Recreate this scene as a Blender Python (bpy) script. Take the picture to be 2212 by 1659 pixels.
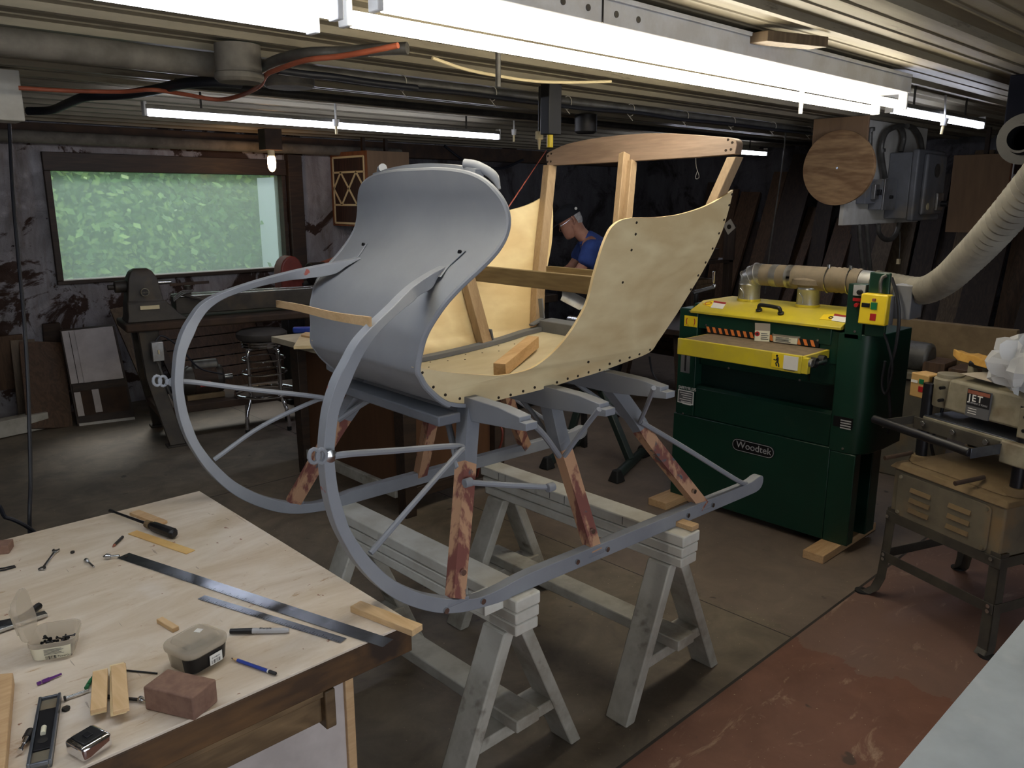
import bpy, math, random
from mathutils import Vector, Matrix
for _o in list(bpy.data.objects): bpy.data.objects.remove(_o)
V = Vector
SC = bpy.context.scene
COL = SC.collection
# ---------------------------------------------------------------- camera, world, exposure
FPX, PITCH, YAW, CAMH = 1740.0, math.radians(12.95), math.radians(46.4), 1.65
FW = V((math.cos(YAW)*math.cos(PITCH), math.sin(YAW)*math.cos(PITCH), -math.sin(PITCH)))
RT = V((math.sin(YAW), -math.cos(YAW), 0)); DN = FW.cross(RT); CAM = V((0, 0, CAMH))
cd = bpy.data.cameras.new('camera'); cam = bpy.data.objects.new('camera', cd); COL.objects.link(cam)
cd.sensor_width = 36.0; cd.lens = FPX/2212*36.0; cd.clip_start = .02; cd.clip_end = 100
cam.location = CAM
cam.rotation_euler = Matrix((RT, -DN, -FW)).transposed().to_euler()
SC.camera = cam
vs = SC.view_settings; vs.view_transform = 'Standard'; vs.look = 'None'; vs.gamma = 1.0; vs.use_curve_mapping = False
vs.exposure = 0.0
W = bpy.data.worlds.new('world'); SC.world = W; W.use_nodes = True
_bg = W.node_tree.nodes['Background']; _bg.inputs[0].default_value = (.80, .92, 1.0, 1); _bg.inputs[1].default_value = 2.1
SC.cycles.max_bounces = 6; SC.cycles.diffuse_bounces = 4; SC.cycles.transparent_max_bounces = 12
SC.cycles.sample_clamp_indirect = 4.0
try:
    SC.cycles.use_denoising = True; SC.cycles.denoiser = 'OPENIMAGEDENOISE'
    SC.cycles.use_light_tree = True; SC.cycles.use_adaptive_sampling = True; SC.cycles.adaptive_threshold = .02
except Exception: pass
# daylight outside the window
sd = bpy.data.lights.new('sun', 'SUN'); sd.energy = 3.0; sd.angle = .3; sd.color = (1, .96, .88)
sun = bpy.data.objects.new('sun', sd); COL.objects.link(sun); sun.rotation_euler = (math.radians(-38), math.radians(18), 0); sun.location = (0, 12, 6)
L_WARM, L_COOL, L_BULB = 21.0, 24.0, 40.0      # radiance of the lamp tubes

# ---------------------------------------------------------------- measuring helpers
def ray(u, v): return FW + RT*((u-1106)/FPX) + DN*((v-829.5)/FPX)
def P(u, v, x=None, y=None, z=None):
    R = ray(u, v)
    t = x/R.x if x is not None else y/R.y if y is not None else (z-CAMH)/R.z
    return CAM + R*t
class Frame:
    def __init__(s, o, ang):
        a = math.radians(ang); s.o = V((o[0], o[1], 0)); s.a = V((math.cos(a), math.sin(a), 0)); s.b = V((-math.sin(a), math.cos(a), 0))
    def pt(s, a, b, z): return s.o + s.a*a + s.b*b + V((0, 0, z))
    def hit(s, u, v, a=None, b=None, z=None, tilt=None):
        """meet the plane a=, b= or z= ; tilt=(k, c): the plane b + k*z = c"""
        R = ray(u, v); q = CAM - s.o
        if tilt: t = (tilt[1] - q.dot(s.b) - tilt[0]*q.z)/(R.dot(s.b) + tilt[0]*R.z)
        elif a is not None: t = (a - q.dot(s.a))/R.dot(s.a)
        elif b is not None: t = (b - q.dot(s.b))/R.dot(s.b)
        else: t = (z-CAMH)/R.z
        return CAM + R*t
    def co(s, p): q = p - s.o; return (q.dot(s.a), q.dot(s.b), q.z)
WORLD = Frame((0, 0), 0)

# ---------------------------------------------------------------- materials
def srgb(r, g, b):
    f = lambda c: (c/255/12.92) if c/255 <= .04045 else ((c/255+.055)/1.055)**2.4
    return (f(r), f(g), f(b), 1)
MATS = {}
def mat(name, c1, c2=None, scale=6, rough=.6, metal=0.0, bump=0.0, stretch=(1, 1, 1), lo=.4, hi=.62, detail=5, c3=None, s3=20, lo3=.62, hi3=.68, rough2=None, trans=0.0, coat=0.0, rot=(0, 0, 0), bdist=.004, alpha=1.0):
    m = bpy.data.materials.new(name); m.use_nodes = True; nt = m.node_tree; N = nt.nodes; L = nt.links
    b = N['Principled BSDF']; c1 = srgb(*c1) if len(c1) == 3 else c1
    b.inputs['Base Color'].default_value = c1; b.inputs['Roughness'].default_value = rough; b.inputs['Metallic'].default_value = metal
    b.inputs['Transmission Weight'].default_value = trans; b.inputs['Coat Weight'].default_value = coat; b.inputs['Alpha'].default_value = alpha
    if c2 is not None or bump or c3 is not None:
        tc = N.new('ShaderNodeTexCoord'); mp = N.new('ShaderNodeMapping'); mp.inputs['Scale'].default_value = stretch; mp.inputs['Rotation'].default_value = rot
        L.new(tc.outputs['Object'], mp.inputs[0])
        ns = N.new('ShaderNodeTexNoise'); ns.inputs['Scale'].default_value = scale; ns.inputs['Detail'].default_value = detail; ns.inputs['Roughness'].default_value = .62
        L.new(mp.outputs[0], ns.inputs['Vector'])
        out = None
        if c2 is not None:
            rp = N.new('ShaderNodeValToRGB'); rp.color_ramp.elements[0].position = lo; rp.color_ramp.elements[1].position = hi
            rp.color_ramp.elements[0].color = c1; rp.color_ramp.elements[1].color = srgb(*c2)
            L.new(ns.outputs['Fac'], rp.inputs[0]); out = rp.outputs[0]
        if c3 is not None:
            n3 = N.new('ShaderNodeTexNoise'); n3.inputs['Scale'].default_value = s3; n3.inputs['Detail'].default_value = 4; L.new(tc.outputs['Object'], n3.inputs['Vector'])
            r3 = N.new('ShaderNodeValToRGB'); r3.color_ramp.elements[0].position = lo3; r3.color_ramp.elements[1].position = hi3
            L.new(n3.outputs['Fac'], r3.inputs[0])
            mx = N.new('ShaderNodeMix'); mx.data_type = 'RGBA'; L.new(r3.outputs[0], mx.inputs[0])
            if out is not None: L.new(out, mx.inputs[6])
            else: mx.inputs[6].default_value = c1
            mx.inputs[7].default_value = srgb(*c3); out = mx.outputs[2]
        if out is not None: L.new(out, b.inputs['Base Color'])
        if rough2 is not None:
            mr = N.new('ShaderNodeMapRange'); mr.inputs[1].default_value = .35; mr.inputs[2].default_value = .65; mr.inputs[3].default_value = rough; mr.inputs[4].default_value = rough2
            L.new(ns.outputs['Fac'], mr.inputs[0]); L.new(mr.outputs[0], b.inputs['Roughness'])
        if bump:
            bp = N.new('ShaderNodeBump'); bp.inputs['Strength'].default_value = bump; bp.inputs['Distance'].default_value = bdist
            L.new(ns.outputs['Fac'], bp.inputs['Height']); L.new(bp.outputs[0], b.inputs['Normal'])
    MATS[name] = m
    return m
def wood(name, c1, c2, axis='x', scale=9, k=9, rough=.6, bump=.15, ring=2.2, dist=3.5, c3=None, **kw):
    """wood: stretched noise and wavy rings along the grain axis"""
    m = bpy.data.materials.new(name); m.use_nodes = True; nt = m.node_tree; N = nt.nodes; L = nt.links; b = N['Principled BSDF']
    b.inputs['Roughness'].default_value = rough
    tc = N.new('ShaderNodeTexCoord'); mp = N.new('ShaderNodeMapping')
    st = {'x': (1/k, 1, 1), 'y': (1, 1/k, 1), 'z': (1, 1, 1/k)}[axis]; mp.inputs['Scale'].default_value = st
    L.new(tc.outputs['Object'], mp.inputs[0])
    ns = N.new('ShaderNodeTexNoise'); ns.inputs['Scale'].default_value = scale; ns.inputs['Detail'].default_value = 3; ns.inputs['Distortion'].default_value = .6
    L.new(mp.outputs[0], ns.inputs['Vector'])
    mu = N.new('ShaderNodeMath'); mu.operation = 'MULTIPLY'; mu.inputs[1].default_value = ring*6; L.new(ns.outputs['Fac'], mu.inputs[0])
    fr = N.new('ShaderNodeMath'); fr.operation = 'PINGPONG'; fr.inputs[1].default_value = 1.0; L.new(mu.outputs[0], fr.inputs[0])
    n2 = N.new('ShaderNodeTexNoise'); n2.inputs['Scale'].default_value = scale*9; n2.inputs['Detail'].default_value = 4; L.new(mp.outputs[0], n2.inputs['Vector'])
    ad = N.new('ShaderNodeMath'); ad.operation = 'MULTIPLY_ADD'; ad.inputs[1].default_value = .5; L.new(fr.outputs[0], ad.inputs[0]); L.new(n2.outputs['Fac'], ad.inputs[2])
    rp = N.new('ShaderNodeValToRGB'); rp.color_ramp.elements[0].position = .35; rp.color_ramp.elements[1].position = 1.05
    rp.color_ramp.elements[0].color = srgb(*c1); rp.color_ramp.elements[1].color = srgb(*c2); L.new(ad.outputs[0], rp.inputs[0]); out = rp.outputs[0]
    if c3:
        n3 = N.new('ShaderNodeTexNoise'); n3.inputs['Scale'].default_value = kw.get('s3', 3); n3.inputs['Detail'].default_value = 6; L.new(tc.outputs['Object'], n3.inputs['Vector'])
        r3 = N.new('ShaderNodeValToRGB'); r3.color_ramp.elements[0].position = kw.get('lo3', .5); r3.color_ramp.elements[1].position = kw.get('hi3', .6); L.new(n3.outputs['Fac'], r3.inputs[0])
        mx = N.new('ShaderNodeMix'); mx.data_type = 'RGBA'; L.new(r3.outputs[0], mx.inputs[0]); L.new(out, mx.inputs[6]); mx.inputs[7].default_value = srgb(*c3); out = mx.outputs[2]
    L.new(out, b.inputs['Base Color'])
    bp = N.new('ShaderNodeBump'); bp.inputs['Strength'].default_value = bump; bp.inputs['Distance'].default_value = .002; L.new(n2.outputs['Fac'], bp.inputs['Height']); L.new(bp.outputs[0], b.inputs['Normal'])
    MATS[name] = m
    return m
def emit(name, col, strength):
    m = bpy.data.materials.new(name); m.use_nodes = True; b = m.node_tree.nodes['Principled BSDF']
    b.inputs['Base Color'].default_value = (.9, .9, .9, 1); b.inputs['Emission Color'].default_value = (*col, 1); b.inputs['Emission Strength'].default_value = strength
    MATS[name] = m
    return m

# ---------------------------------------------------------------- mesh building
class MB:
    def __init__(s): s.v = []; s.f = []; s.m = []
    def add(s, vs_, fs, mi=0):
        n = len(s.v); s.v += [V(p) for p in vs_]; s.f += [tuple(i+n for i in f) for f in fs]; s.m += [mi]*len(fs); return s
    def hexa(s, b4, t4, mi=0):
        """bottom loop of four, top loop of four"""
        return s.add(list(b4)+list(t4), [(3, 2, 1, 0), (4, 5, 6, 7), (0, 1, 5, 4), (1, 2, 6, 5), (2, 3, 7, 6), (3, 0, 4, 7)], mi)
    def box(s, lo, hi, fr=None, mi=0):
        (x0, y0, z0), (x1, y1, z1) = lo, hi
        p = [(x0, y0, z0), (x1, y0, z0), (x1, y1, z0), (x0, y1, z0), (x0, y0, z1), (x1, y0, z1), (x1, y1, z1), (x0, y1, z1)]
        if fr is not None: p = [fr.pt(*q) for q in p]
        return s.hexa(p[:4], p[4:], mi)
    def beam(s, a, b, w, h, up=(0, 0, 1), mi=0, w2=None, h2=None):
        """rectangular bar from a to b: w across, h along up"""
        a, b = V(a), V(b); d = (b-a).normalized(); up = V(up); side = d.cross(up).normalized(); u = side.cross(d).normalized()
        w2 = w if w2 is None else w2; h2 = h if h2 is None else h2
        q = lambda c, ww, hh: [c-side*ww/2-u*hh/2, c+side*ww/2-u*hh/2, c+side*ww/2+u*hh/2, c-side*ww/2+u*hh/2]
        return s.hexa(q(a, w, h), q(b, w2, h2), mi)
    def prism(s, poly, off, mi=0):
        n = len(poly); poly = [V(p) for p in poly]; off = V(off)
        return s.add(poly+[p+off for p in poly], [tuple(range(n-1, -1, -1)), tuple(range(n, 2*n))]+[(i, (i+1) % n, n+(i+1) % n, n+i) for i in range(n)], mi)
    def tube(s, pts, r, n=10, closed=False, mi=0):
        pts = [V(p) for p in pts]; k = len(pts); rs = r if isinstance(r, (list, tuple)) else [r]*k
        t = []
        for i in range(k):
            if closed: d = pts[(i+1) % k]-pts[i-1]
            else: d = pts[min(i+1, k-1)]-pts[max(i-1, 0)]
            t.append(d.normalized())
        up = V((0, 0, 1)) if abs(t[0].z) < .9 else V((1, 0, 0)); u = t[0].cross(up).normalized(); rings = []
        for i in range(k):
            u = (u - t[i]*u.dot(t[i])).normalized(); w = t[i].cross(u)
            rings.append([pts[i]+(u*math.cos(2*math.pi*j/n)+w*math.sin(2*math.pi*j/n))*rs[i] for j in range(n)])
        vs_ = [p for rg in rings for p in rg]; fs = []
        for i in range(k if closed else k-1):
            i2 = (i+1) % k
            for j in range(n): fs.append((i*n+j, i*n+(j+1) % n, i2*n+(j+1) % n, i2*n+j))
        if not closed: fs += [tuple(range(n-1, -1, -1)), tuple((k-1)*n+j for j in range(n))]
        return s.add(vs_, fs, mi)
    def lathe(s, prof, o, axis=(0, 0, 1), n=24, mi=0, arc=None):
        """prof: (radius, height) along axis from o"""
        ax = V(axis).normalized(); e1 = ax.orthogonal().normalized(); e2 = ax.cross(e1); o = V(o); vs_ = []; fs = []
        for (r, h) in prof: vs_ += [o+ax*h+(e1*math.cos(2*math.pi*j/n)+e2*math.sin(2*math.pi*j/n))*max(r, 1e-5) for j in range(n)]
        for i in range(len(prof)-1):
            for j in range(n): fs.append((i*n+j, i*n+(j+1) % n, (i+1)*n+(j+1) % n, (i+1)*n+j))
        fs += [tuple(range(n-1, -1, -1)), tuple((len(prof)-1)*n+j for j in range(n))]
        return s.add(vs_, fs, mi)
    def cyl(s, a, b, r, n=20, r2=None, mi=0): 
        a, b = V(a), V(b); return s.lathe([(r, 0), (r if r2 is None else r2, (b-a).length)], a, b-a, n, mi)
    def grid(s, rows, mi=0, closed=False):
        k = len(rows[0]); vs_ = [V(p) for r in rows for p in r]; fs = []
        for i in range(len(rows)-1):
            for j in range(k if closed else k-1): fs.append((i*k+j, i*k+(j+1) % k, (i+1)*k+(j+1) % k, (i+1)*k+j))
        return s.add(vs_, fs, mi)
    def slab(s, rows, thick):
        """grid with thickness: thick = vector or function of (i, j)"""
        k = len(rows[0]); m = len(rows); off = (lambda i, j: V(thick)) if not callable(thick) else thick
        A = [V(p) for r in rows for p in r]; B = [V(rows[i][j])+off(i, j) for i in range(m) for j in range(k)]; q = m*k; fs = []
        for i in range(m-1):
            for j in range(k-1):
                a, b, c, d = i*k+j, i*k+j+1, (i+1)*k+j+1, (i+1)*k+j; fs += [(a, b, c, d), (q+d, q+c, q+b, q+a)]
        for i in range(m-1): a, b = i*k, (i+1)*k; fs.append((a, b, q+b, q+a)); a, b = i*k+k-1, (i+1)*k+k-1; fs.append((b, a, q+a, q+b))
        for j in range(k-1): fs.append((j+1, j, q+j, q+j+1)); a = (m-1)*k+j; fs.append((a, a+1, q+a+1, q+a))
        return s.add(A+B, fs)
    def sweep(s, rings, mi=0):
        """closed cross-section loops joined in order, capped"""
        k = len(rings[0]); m = len(rings); vs_ = [V(p) for r in rings for p in r]; fs = []
        for i in range(m-1):
            for j in range(k): fs.append((i*k+j, i*k+(j+1) % k, (i+1)*k+(j+1) % k, (i+1)*k+j))
        fs += [tuple(range(k-1, -1, -1)), tuple((m-1)*k+j for j in range(k))]
        return s.add(vs_, fs, mi)
    def build(s, name, m, parent=None, bevel=0, seg=2, smooth=None, loc=None, label=None, subsurf=0, fix=True, angle=38):
        base = V((0, 0, 0)) if (parent is None and loc is None) else (V(loc) if parent is None else BASE[parent.name])
        me = bpy.data.meshes.new(name); me.from_pydata([tuple(p-base) for p in s.v], [], s.f)
        for mm in (m if isinstance(m, (list, tuple)) else [m]): me.materials.append(mm)
        for i, f in enumerate(me.polygons): f.material_index = s.m[i]; f.use_smooth = True
        if fix:
            import bmesh
            bm = bmesh.new(); bm.from_mesh(me); bmesh.ops.recalc_face_normals(bm, faces=bm.faces); bm.to_mesh(me); bm.free()
        if smooth is not False: me.set_sharp_from_angle(angle=math.radians(angle))
        o = bpy.data.objects.new(name, me); COL.objects.link(o)
        if parent is not None: o.parent = parent; BASE[o.name] = base
        else: o.location = base; BASE[o.name] = base
        if subsurf: md = o.modifiers.new('sub', 'SUBSURF'); md.levels = md.render_levels = subsurf
        if bevel: md = o.modifiers.new('bev', 'BEVEL'); md.width = bevel; md.segments = seg; md.limit_method = 'ANGLE'; md.angle_limit = math.radians(35); md.harden_normals = False
        if label: o['label'] = label
        return o
BASE = {}
def tag(o, label, cat, group=None, kind=None):
    if label: o['label'] = label
    if cat: o['category'] = cat
    if group: o['group'] = group
    if kind: o['kind'] = kind
    return o
def thing(name, label, cat, loc, group=None):
    o = bpy.data.objects.new(name, None); COL.objects.link(o); o.location = loc; o.empty_display_size = .05; BASE[o.name] = V(loc)
    return tag(o, label, cat, group)
def struct(mb, name, m, **kw):
    o = mb.build(name, m, **kw); o['kind'] = 'structure'; return o
def copy_tree(o, delta, rz=0.0, label=None, parent=None):
    c = o.copy(); COL.objects.link(c)
    if parent is None:
        c.location = V(o.location)+V(delta); c.rotation_euler = (0, 0, o.rotation_euler.z+rz)
        if label: c['label'] = label
    else: c.parent = parent
    for ch in [x for x in bpy.data.objects if x.parent == o]: copy_tree(ch, (0, 0, 0), parent=c)
    return c
def lettering(txt, name, origin, right, up, size, m, parent, align='LEFT', extrude=.0006, spacing=1.0, bold=0.0, label=None):
    cu = bpy.data.curves.new(name, 'FONT'); cu.body = txt; cu.size = size; cu.align_x = align; cu.extrude = extrude; cu.space_character = spacing; cu.offset = bold
    t = bpy.data.objects.new('tmp', cu); COL.objects.link(t); dg = bpy.context.evaluated_depsgraph_get(); dg.update()
    me = bpy.data.meshes.new_from_object(t.evaluated_get(dg)); bpy.data.objects.remove(t)
    r = V(right).normalized(); n = r.cross(V(up)).normalized(); u = n.cross(r); M = Matrix((r, u, n)).transposed().to_4x4(); base = BASE[parent.name]
    M.translation = V(origin)-base; me.transform(M); me.name = name; me.materials.clear(); me.materials.append(m)
    o = bpy.data.objects.new(name, me); COL.objects.link(o); o.parent = parent; BASE[o.name] = base
    return o
def spline(pts, n=8):
    """Catmull-Rom through pts"""
    pts = [V(p) for p in pts]; q = [pts[0]*2-pts[1]]+pts+[pts[-1]*2-pts[-2]]; out = []
    for i in range(1, len(q)-2):
        a, b, c, d = q[i-1:i+3]
        for k in range(n):
            t = k/n; out.append(.5*((2*b)+(c-a)*t+(2*a-5*b+4*c-d)*t*t+(3*b-a-3*c+d)*t**3))
    return out+[pts[-1]]
# ---------------------------------------------------------------- material library
M = {}
M['primer'] = mat('grey_primer', (142, 146, 153), (130, 134, 143), scale=3, rough=.62, lo=.35, hi=.7)
M['primer_thin'] = mat('grey_primer_patchy', (136, 140, 148), (124, 128, 137), scale=5, rough=.6, c3=(70, 68, 70), s3=16, lo3=.70, hi3=.74)
M['primer_red'] = mat('grey_primer_red_patches', (143, 147, 154), (132, 136, 144), scale=4, rough=.6, c3=(150, 82, 74), s3=11, lo3=.70, hi3=.715)
M['knee_bare'] = mat('sanded_knee', (192, 150, 118), (128, 78, 70), scale=13, rough=.6, lo=.48, hi=.54, stretch=(1, 1, .35), c3=(86, 90, 98), s3=22, lo3=.66, hi3=.70)
M['primer_dark'] = mat('dark_grey_primer', (105, 109, 118), (96, 100, 108), scale=6, rough=.6)
M['birch'] = wood('birch_plywood', (236, 218, 174), (216, 192, 146), 'x', scale=2.6, k=2.2, ring=2.2, rough=.5, bump=.05)
M['birch_in'] = wood('birch_plywood_inside', (206, 197, 172), (190, 178, 150), 'x', scale=2.2, k=2.5, ring=1.6, rough=.5, bump=.05)
M['ply_edge'] = mat('plywood_edge', (205, 170, 120), (160, 120, 80), scale=60, rough=.7, stretch=(.02, .02, 1))
M['ash'] = wood('ash_wood', (164, 140, 110), (140, 116, 88), 'z', scale=22, k=14, ring=.6)
M['ash_y'] = wood('ash_wood_cross', (138, 118, 102), (116, 96, 82), 'y', scale=14, k=10, ring=.8)
M['poplar'] = wood('poplar_rail', (128, 110, 80), (100, 84, 58), 'y', scale=10, k=9, ring=1.2)
M['maple'] = wood('pale_strip_wood', (222, 190, 146), (202, 166, 118), 'y', scale=16, k=10, ring=.6)
M['oak_x'] = wood('pale_block_wood', (205, 172, 130), (184, 148, 106), 'x', scale=16, k=8, ring=.7)
M['horse'] = mat('dusty_white_paint', (222, 222, 214), (196, 192, 180), scale=3.5, rough=.75, bump=.25, c3=(120, 112, 98), s3=9, lo3=.66, hi3=.8)
M['horse_leg'] = mat('dirty_white_paint', (186, 184, 174), (150, 145, 132), scale=5, rough=.78, bump=.25, c3=(98, 90, 78), s3=11, lo3=.62, hi3=.75)
M['iron'] = mat('dark_iron', (60, 58, 56), (44, 42, 42), scale=12, rough=.5, metal=.6)
M['steel'] = mat('bright_steel', (196, 198, 200), rough=.25, metal=1)
M['chrome'] = mat('chrome', (232, 232, 236), rough=.06, metal=1)
M['blackmetal'] = mat('black_metal', (36, 36, 40), rough=.4, metal=.5)
M['black'] = mat('black_plastic', (20, 20, 22), rough=.45)
M['hole'] = mat('screw_hole_dark', (46, 36, 26), rough=.9)
M['green'] = mat('green_enamel', (8, 48, 36), (12, 54, 41), scale=2, rough=.38, c3=(70, 84, 66), s3=3.5, lo3=.62, hi3=.85)
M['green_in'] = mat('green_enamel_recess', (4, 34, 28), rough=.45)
M['yellow'] = mat('yellow_enamel', (206, 188, 46), (190, 172, 60), scale=5, rough=.45, c3=(196, 178, 118), s3=4, lo3=.56, hi3=.78)
M['yellow_sw'] = mat('yellow_plastic', (236, 206, 40), rough=.4)
M['belt'] = mat('sanding_belt', (120, 104, 84), (104, 90, 72), scale=25, rough=.85)
M['galv'] = mat('galvanised_duct', (176, 178, 180), (140, 134, 124), scale=4, rough=.35, metal=.75, lo=.42, hi=.6)
M['galv_tape'] = mat('dusty_duct_tape', (128, 116, 98), (110, 99, 84), scale=14, rough=.7, bump=.5)
M['hose'] = mat('grey_duct_hose', (126, 122, 112), (104, 100, 92), scale=6, rough=.7)
M['cast'] = mat('cast_machine_grey', (140, 134, 116), (112, 104, 84), scale=6, rough=.6, c3=(96, 78, 54), s3=7, lo3=.6, hi3=.8)
M['cast_dust'] = mat('sawdust_covered_casting', (128, 108, 78), (108, 90, 64), scale=5, rough=.9)
M['dusty_grey'] = mat('dusty_grey_enamel', (118, 110, 92), (98, 92, 78), scale=4, rough=.7, c3=(134, 112, 80), s3=5, lo3=.52, hi3=.72)
M['tablesteel'] = mat('ground_steel_table', (116, 122, 132), (88, 92, 100), scale=5, rough=.32, metal=.7)
M['sw_tan'] = mat('tan_switch_box', (196, 158, 96), (182, 146, 90), scale=5, rough=.6)
M['lathe'] = mat('lathe_casting', (64, 58, 50), (50, 45, 40), scale=7, rough=.55, metal=.2, c3=(86, 72, 54), s3=6, lo3=.55, hi3=.8)
M['rustwood'] = mat('dark_dusty_wood', (70, 52, 38), (52, 40, 32), scale=6, rough=.85, stretch=(1, 1, 1))
M['darkwood'] = wood('dark_brown_wood', (62, 46, 34), (44, 33, 25), 'x', scale=8, k=9)
M['lumber_a'] = wood('rough_lumber_brown', (96, 72, 52), (72, 53, 38), 'z', scale=10, k=12)
M['lumber_b'] = wood('rough_lumber_grey', (110, 92, 70), (84, 69, 52), 'z', scale=10, k=12)
M['lumber_c'] = wood('rough_lumber_dark', (64, 50, 40), (46, 36, 30), 'z', scale=10, k=12)
M['benchside'] = wood('stained_bench_edge', (104, 74, 40), (64, 44, 24), 'x', scale=7, k=5, ring=1.0, c3=(44, 30, 18), s3=6, lo3=.5, hi3=.64)
M['benchleg'] = wood('old_bench_wood', (128, 104, 72), (96, 76, 50), 'x', scale=8, k=6, c3=(70, 54, 36), s3=5, lo3=.5, hi3=.7)
M['white_panel'] = mat('dusty_white_panel', (196, 188, 184), (176, 168, 164), scale=5, rough=.7)
M['whitepaint'] = mat('white_fixture_paint', (214, 216, 220), (200, 200, 200), scale=9, rough=.55)
M['greybox'] = mat('grey_electrical_enamel', (118, 120, 126), (104, 104, 106), scale=3, rough=.5, c3=(140, 128, 106), s3=4, lo3=.56, hi3=.75)
M['conduit'] = mat('dull_conduit', (104, 102, 98), (84, 82, 78), scale=12, rough=.5, metal=.5)
M['dustpipe'] = mat('dusty_ceiling_pipe', (112, 106, 96), (90, 85, 76), scale=8, rough=.8)
M['whiteply'] = mat('white_painted_board', (210, 208, 200), (190, 186, 176), scale=4, rough=.7, c3=(60, 56, 52), s3=5, lo3=.70, hi3=.8)
M['cord'] = mat('black_cord', (24, 26, 34), rough=.5)
M['orange'] = mat('orange_cord', (176, 92, 62), (150, 80, 56), scale=6, rough=.6)
M['skin'] = mat('skin', (188, 138, 116), (176, 124, 104), scale=20, rough=.55)
M['shirt'] = mat('blue_work_shirt', (52, 78, 148), (42, 66, 132), scale=14, rough=.85, bump=.3, bdist=.01)
M['trousers'] = mat('dark_trousers', (40, 44, 56), rough=.9)
M['cap'] = mat('black_cap_cloth', (20, 22, 30), rough=.85)
M['hair'] = mat('white_hair', (206, 206, 208), (170, 170, 174), scale=60, rough=.8, bump=.4)
M['vinyl'] = mat('grey_vinyl_seat', (78, 74, 70), (64, 60, 58), scale=8, rough=.6)
M['redenamel'] = mat('faded_red_enamel', (122, 54, 44), (104, 44, 38), scale=8, rough=.45)
M['terracotta'] = mat('red_brown_belt', (150, 88, 66), (132, 76, 58), scale=8, rough=.7)
M['bluepl'] = mat('blue_plastic', (24, 56, 150), rough=.35)
M['brownpanel'] = wood('brown_side_panel', (98, 66, 42), (84, 56, 36), 'z', scale=4, k=8, ring=.5, bump=.05)
M['fir'] = wood('fir_plywood_disc', (172, 138, 98), (128, 96, 64), 'y', scale=7, k=5, ring=1.4, dist=3)
M['speaker_ply'] = wood('plywood_case', (140, 112, 84), (122, 96, 72), 'z', scale=3, k=6, ring=.6, bump=.05)
M['case_orange'] = wood('stained_case_edge', (136, 84, 50), (112, 68, 42), 'z', scale=5, k=6)
M['cream'] = mat('cream_paint', (218, 202, 160), rough=.6)
M['white_tape'] = mat('white_lattice_paint', (224, 224, 226), rough=.6)
M['woodtek_plate'] = mat('black_name_plate', (22, 22, 26), rough=.35, metal=.3)
M['label_white'] = mat('white_label', (226, 224, 218), rough=.55)
M['label_red'] = mat('red_label', (150, 30, 34), rough=.5)
M['label_grey'] = mat('grey_print', (90, 90, 92), rough=.6)
M['label_cream'] = mat('cream_label', (232, 228, 204), rough=.55)
M['ink'] = mat('black_print', (24, 24, 26), rough=.5)
M['orange_paint'] = mat('orange_paint', (226, 128, 60), rough=.5)
M['letter_grey'] = mat('pale_lettering', (170, 170, 172), rough=.4)
M['red'] = mat('red_plastic', (172, 30, 34), rough=.4)
M['greenbtn'] = mat('green_button', (20, 110, 66), rough=.4)
M['rubber'] = mat('black_rubber', (18, 18, 18), rough=.7)
M['stand'] = mat('dark_green_stand', (30, 44, 40), (36, 48, 44), scale=8, rough=.45)
M['foam'] = mat('yellow_foam', (212, 166, 84), (196, 148, 70), scale=20, rough=.9, bump=.5)
M['card'] = mat('grey_cardboard', (186, 178, 164), rough=.8)
M['hardboard'] = mat('blue_grey_board_top', (188, 198, 206), (172, 182, 190), scale=4, rough=.5, c3=(206, 210, 214), s3=6, lo3=.62, hi3=.8)
M['redbrick_wood'] = mat('brown_sanding_block', (134, 104, 88), (120, 90, 76), scale=40, rough=.85)
M['leaf'] = mat('leaf_green', (92, 138, 58), (58, 100, 44), scale=3, rough=.6)
M['leaf2'] = mat('leaf_pale_green', (136, 172, 80), (96, 140, 60), scale=3, rough=.6)
M['column'] = mat('outside_white_paint', (226, 232, 238), rough=.6)
M['purple'] = mat('purple_anodised', (112, 62, 140), rough=.3, metal=.6)
M['foamwood'] = mat('yellow_thin_wood', (222, 186, 120), (206, 166, 104), scale=8, rough=.6)
M['screwpile'] = mat('dark_screws', (86, 96, 98), (40, 42, 44), scale=90, rough=.4, metal=.6, bump=.8)
M['warmtube'] = emit('warm_tube_glow', (1.0, .90, .70), L_WARM)
M['cooltube'] = emit('cool_tube_glow', (.80, .84, 1.0), L_COOL)
M['cooltube2'] = emit('near_cool_tube_glow', (.88, .93, 1.0), L_COOL*.6)
M['bulb'] = emit('warm_bulb_glow', (1.0, .55, .25), L_BULB)
def clearish(name, col, alpha, rough=.25):
    """thin cloudy plastic or dusty glass: see-through with a milky film"""
    m = bpy.data.materials.new(name); m.use_nodes = True; nt = m.node_tree; N = nt.nodes; L = nt.links
    out = N['Material Output']; b = N['Principled BSDF']; b.inputs['Base Color'].default_value = srgb(*col); b.inputs['Roughness'].default_value = rough
    tr = N.new('ShaderNodeBsdfTransparent'); tl = N.new('ShaderNodeBsdfTranslucent'); tl.inputs[0].default_value = srgb(*col)
    a = N.new('ShaderNodeMixShader'); a.inputs[0].default_value = .5; L.new(b.outputs[0], a.inputs[1]); L.new(tl.outputs[0], a.inputs[2])
    mx = N.new('ShaderNodeMixShader'); mx.inputs[0].default_value = alpha; L.new(tr.outputs[0], mx.inputs[1]); L.new(a.outputs[0], mx.inputs[2]); L.new(mx.outputs[0], out.inputs[0])
    return m
M['tub'] = clearish('cloudy_tub_plastic', (226, 216, 200), .42)
M['blackduct'] = mat('dull_black_duct', (16, 18, 28), rough=.9)
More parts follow.
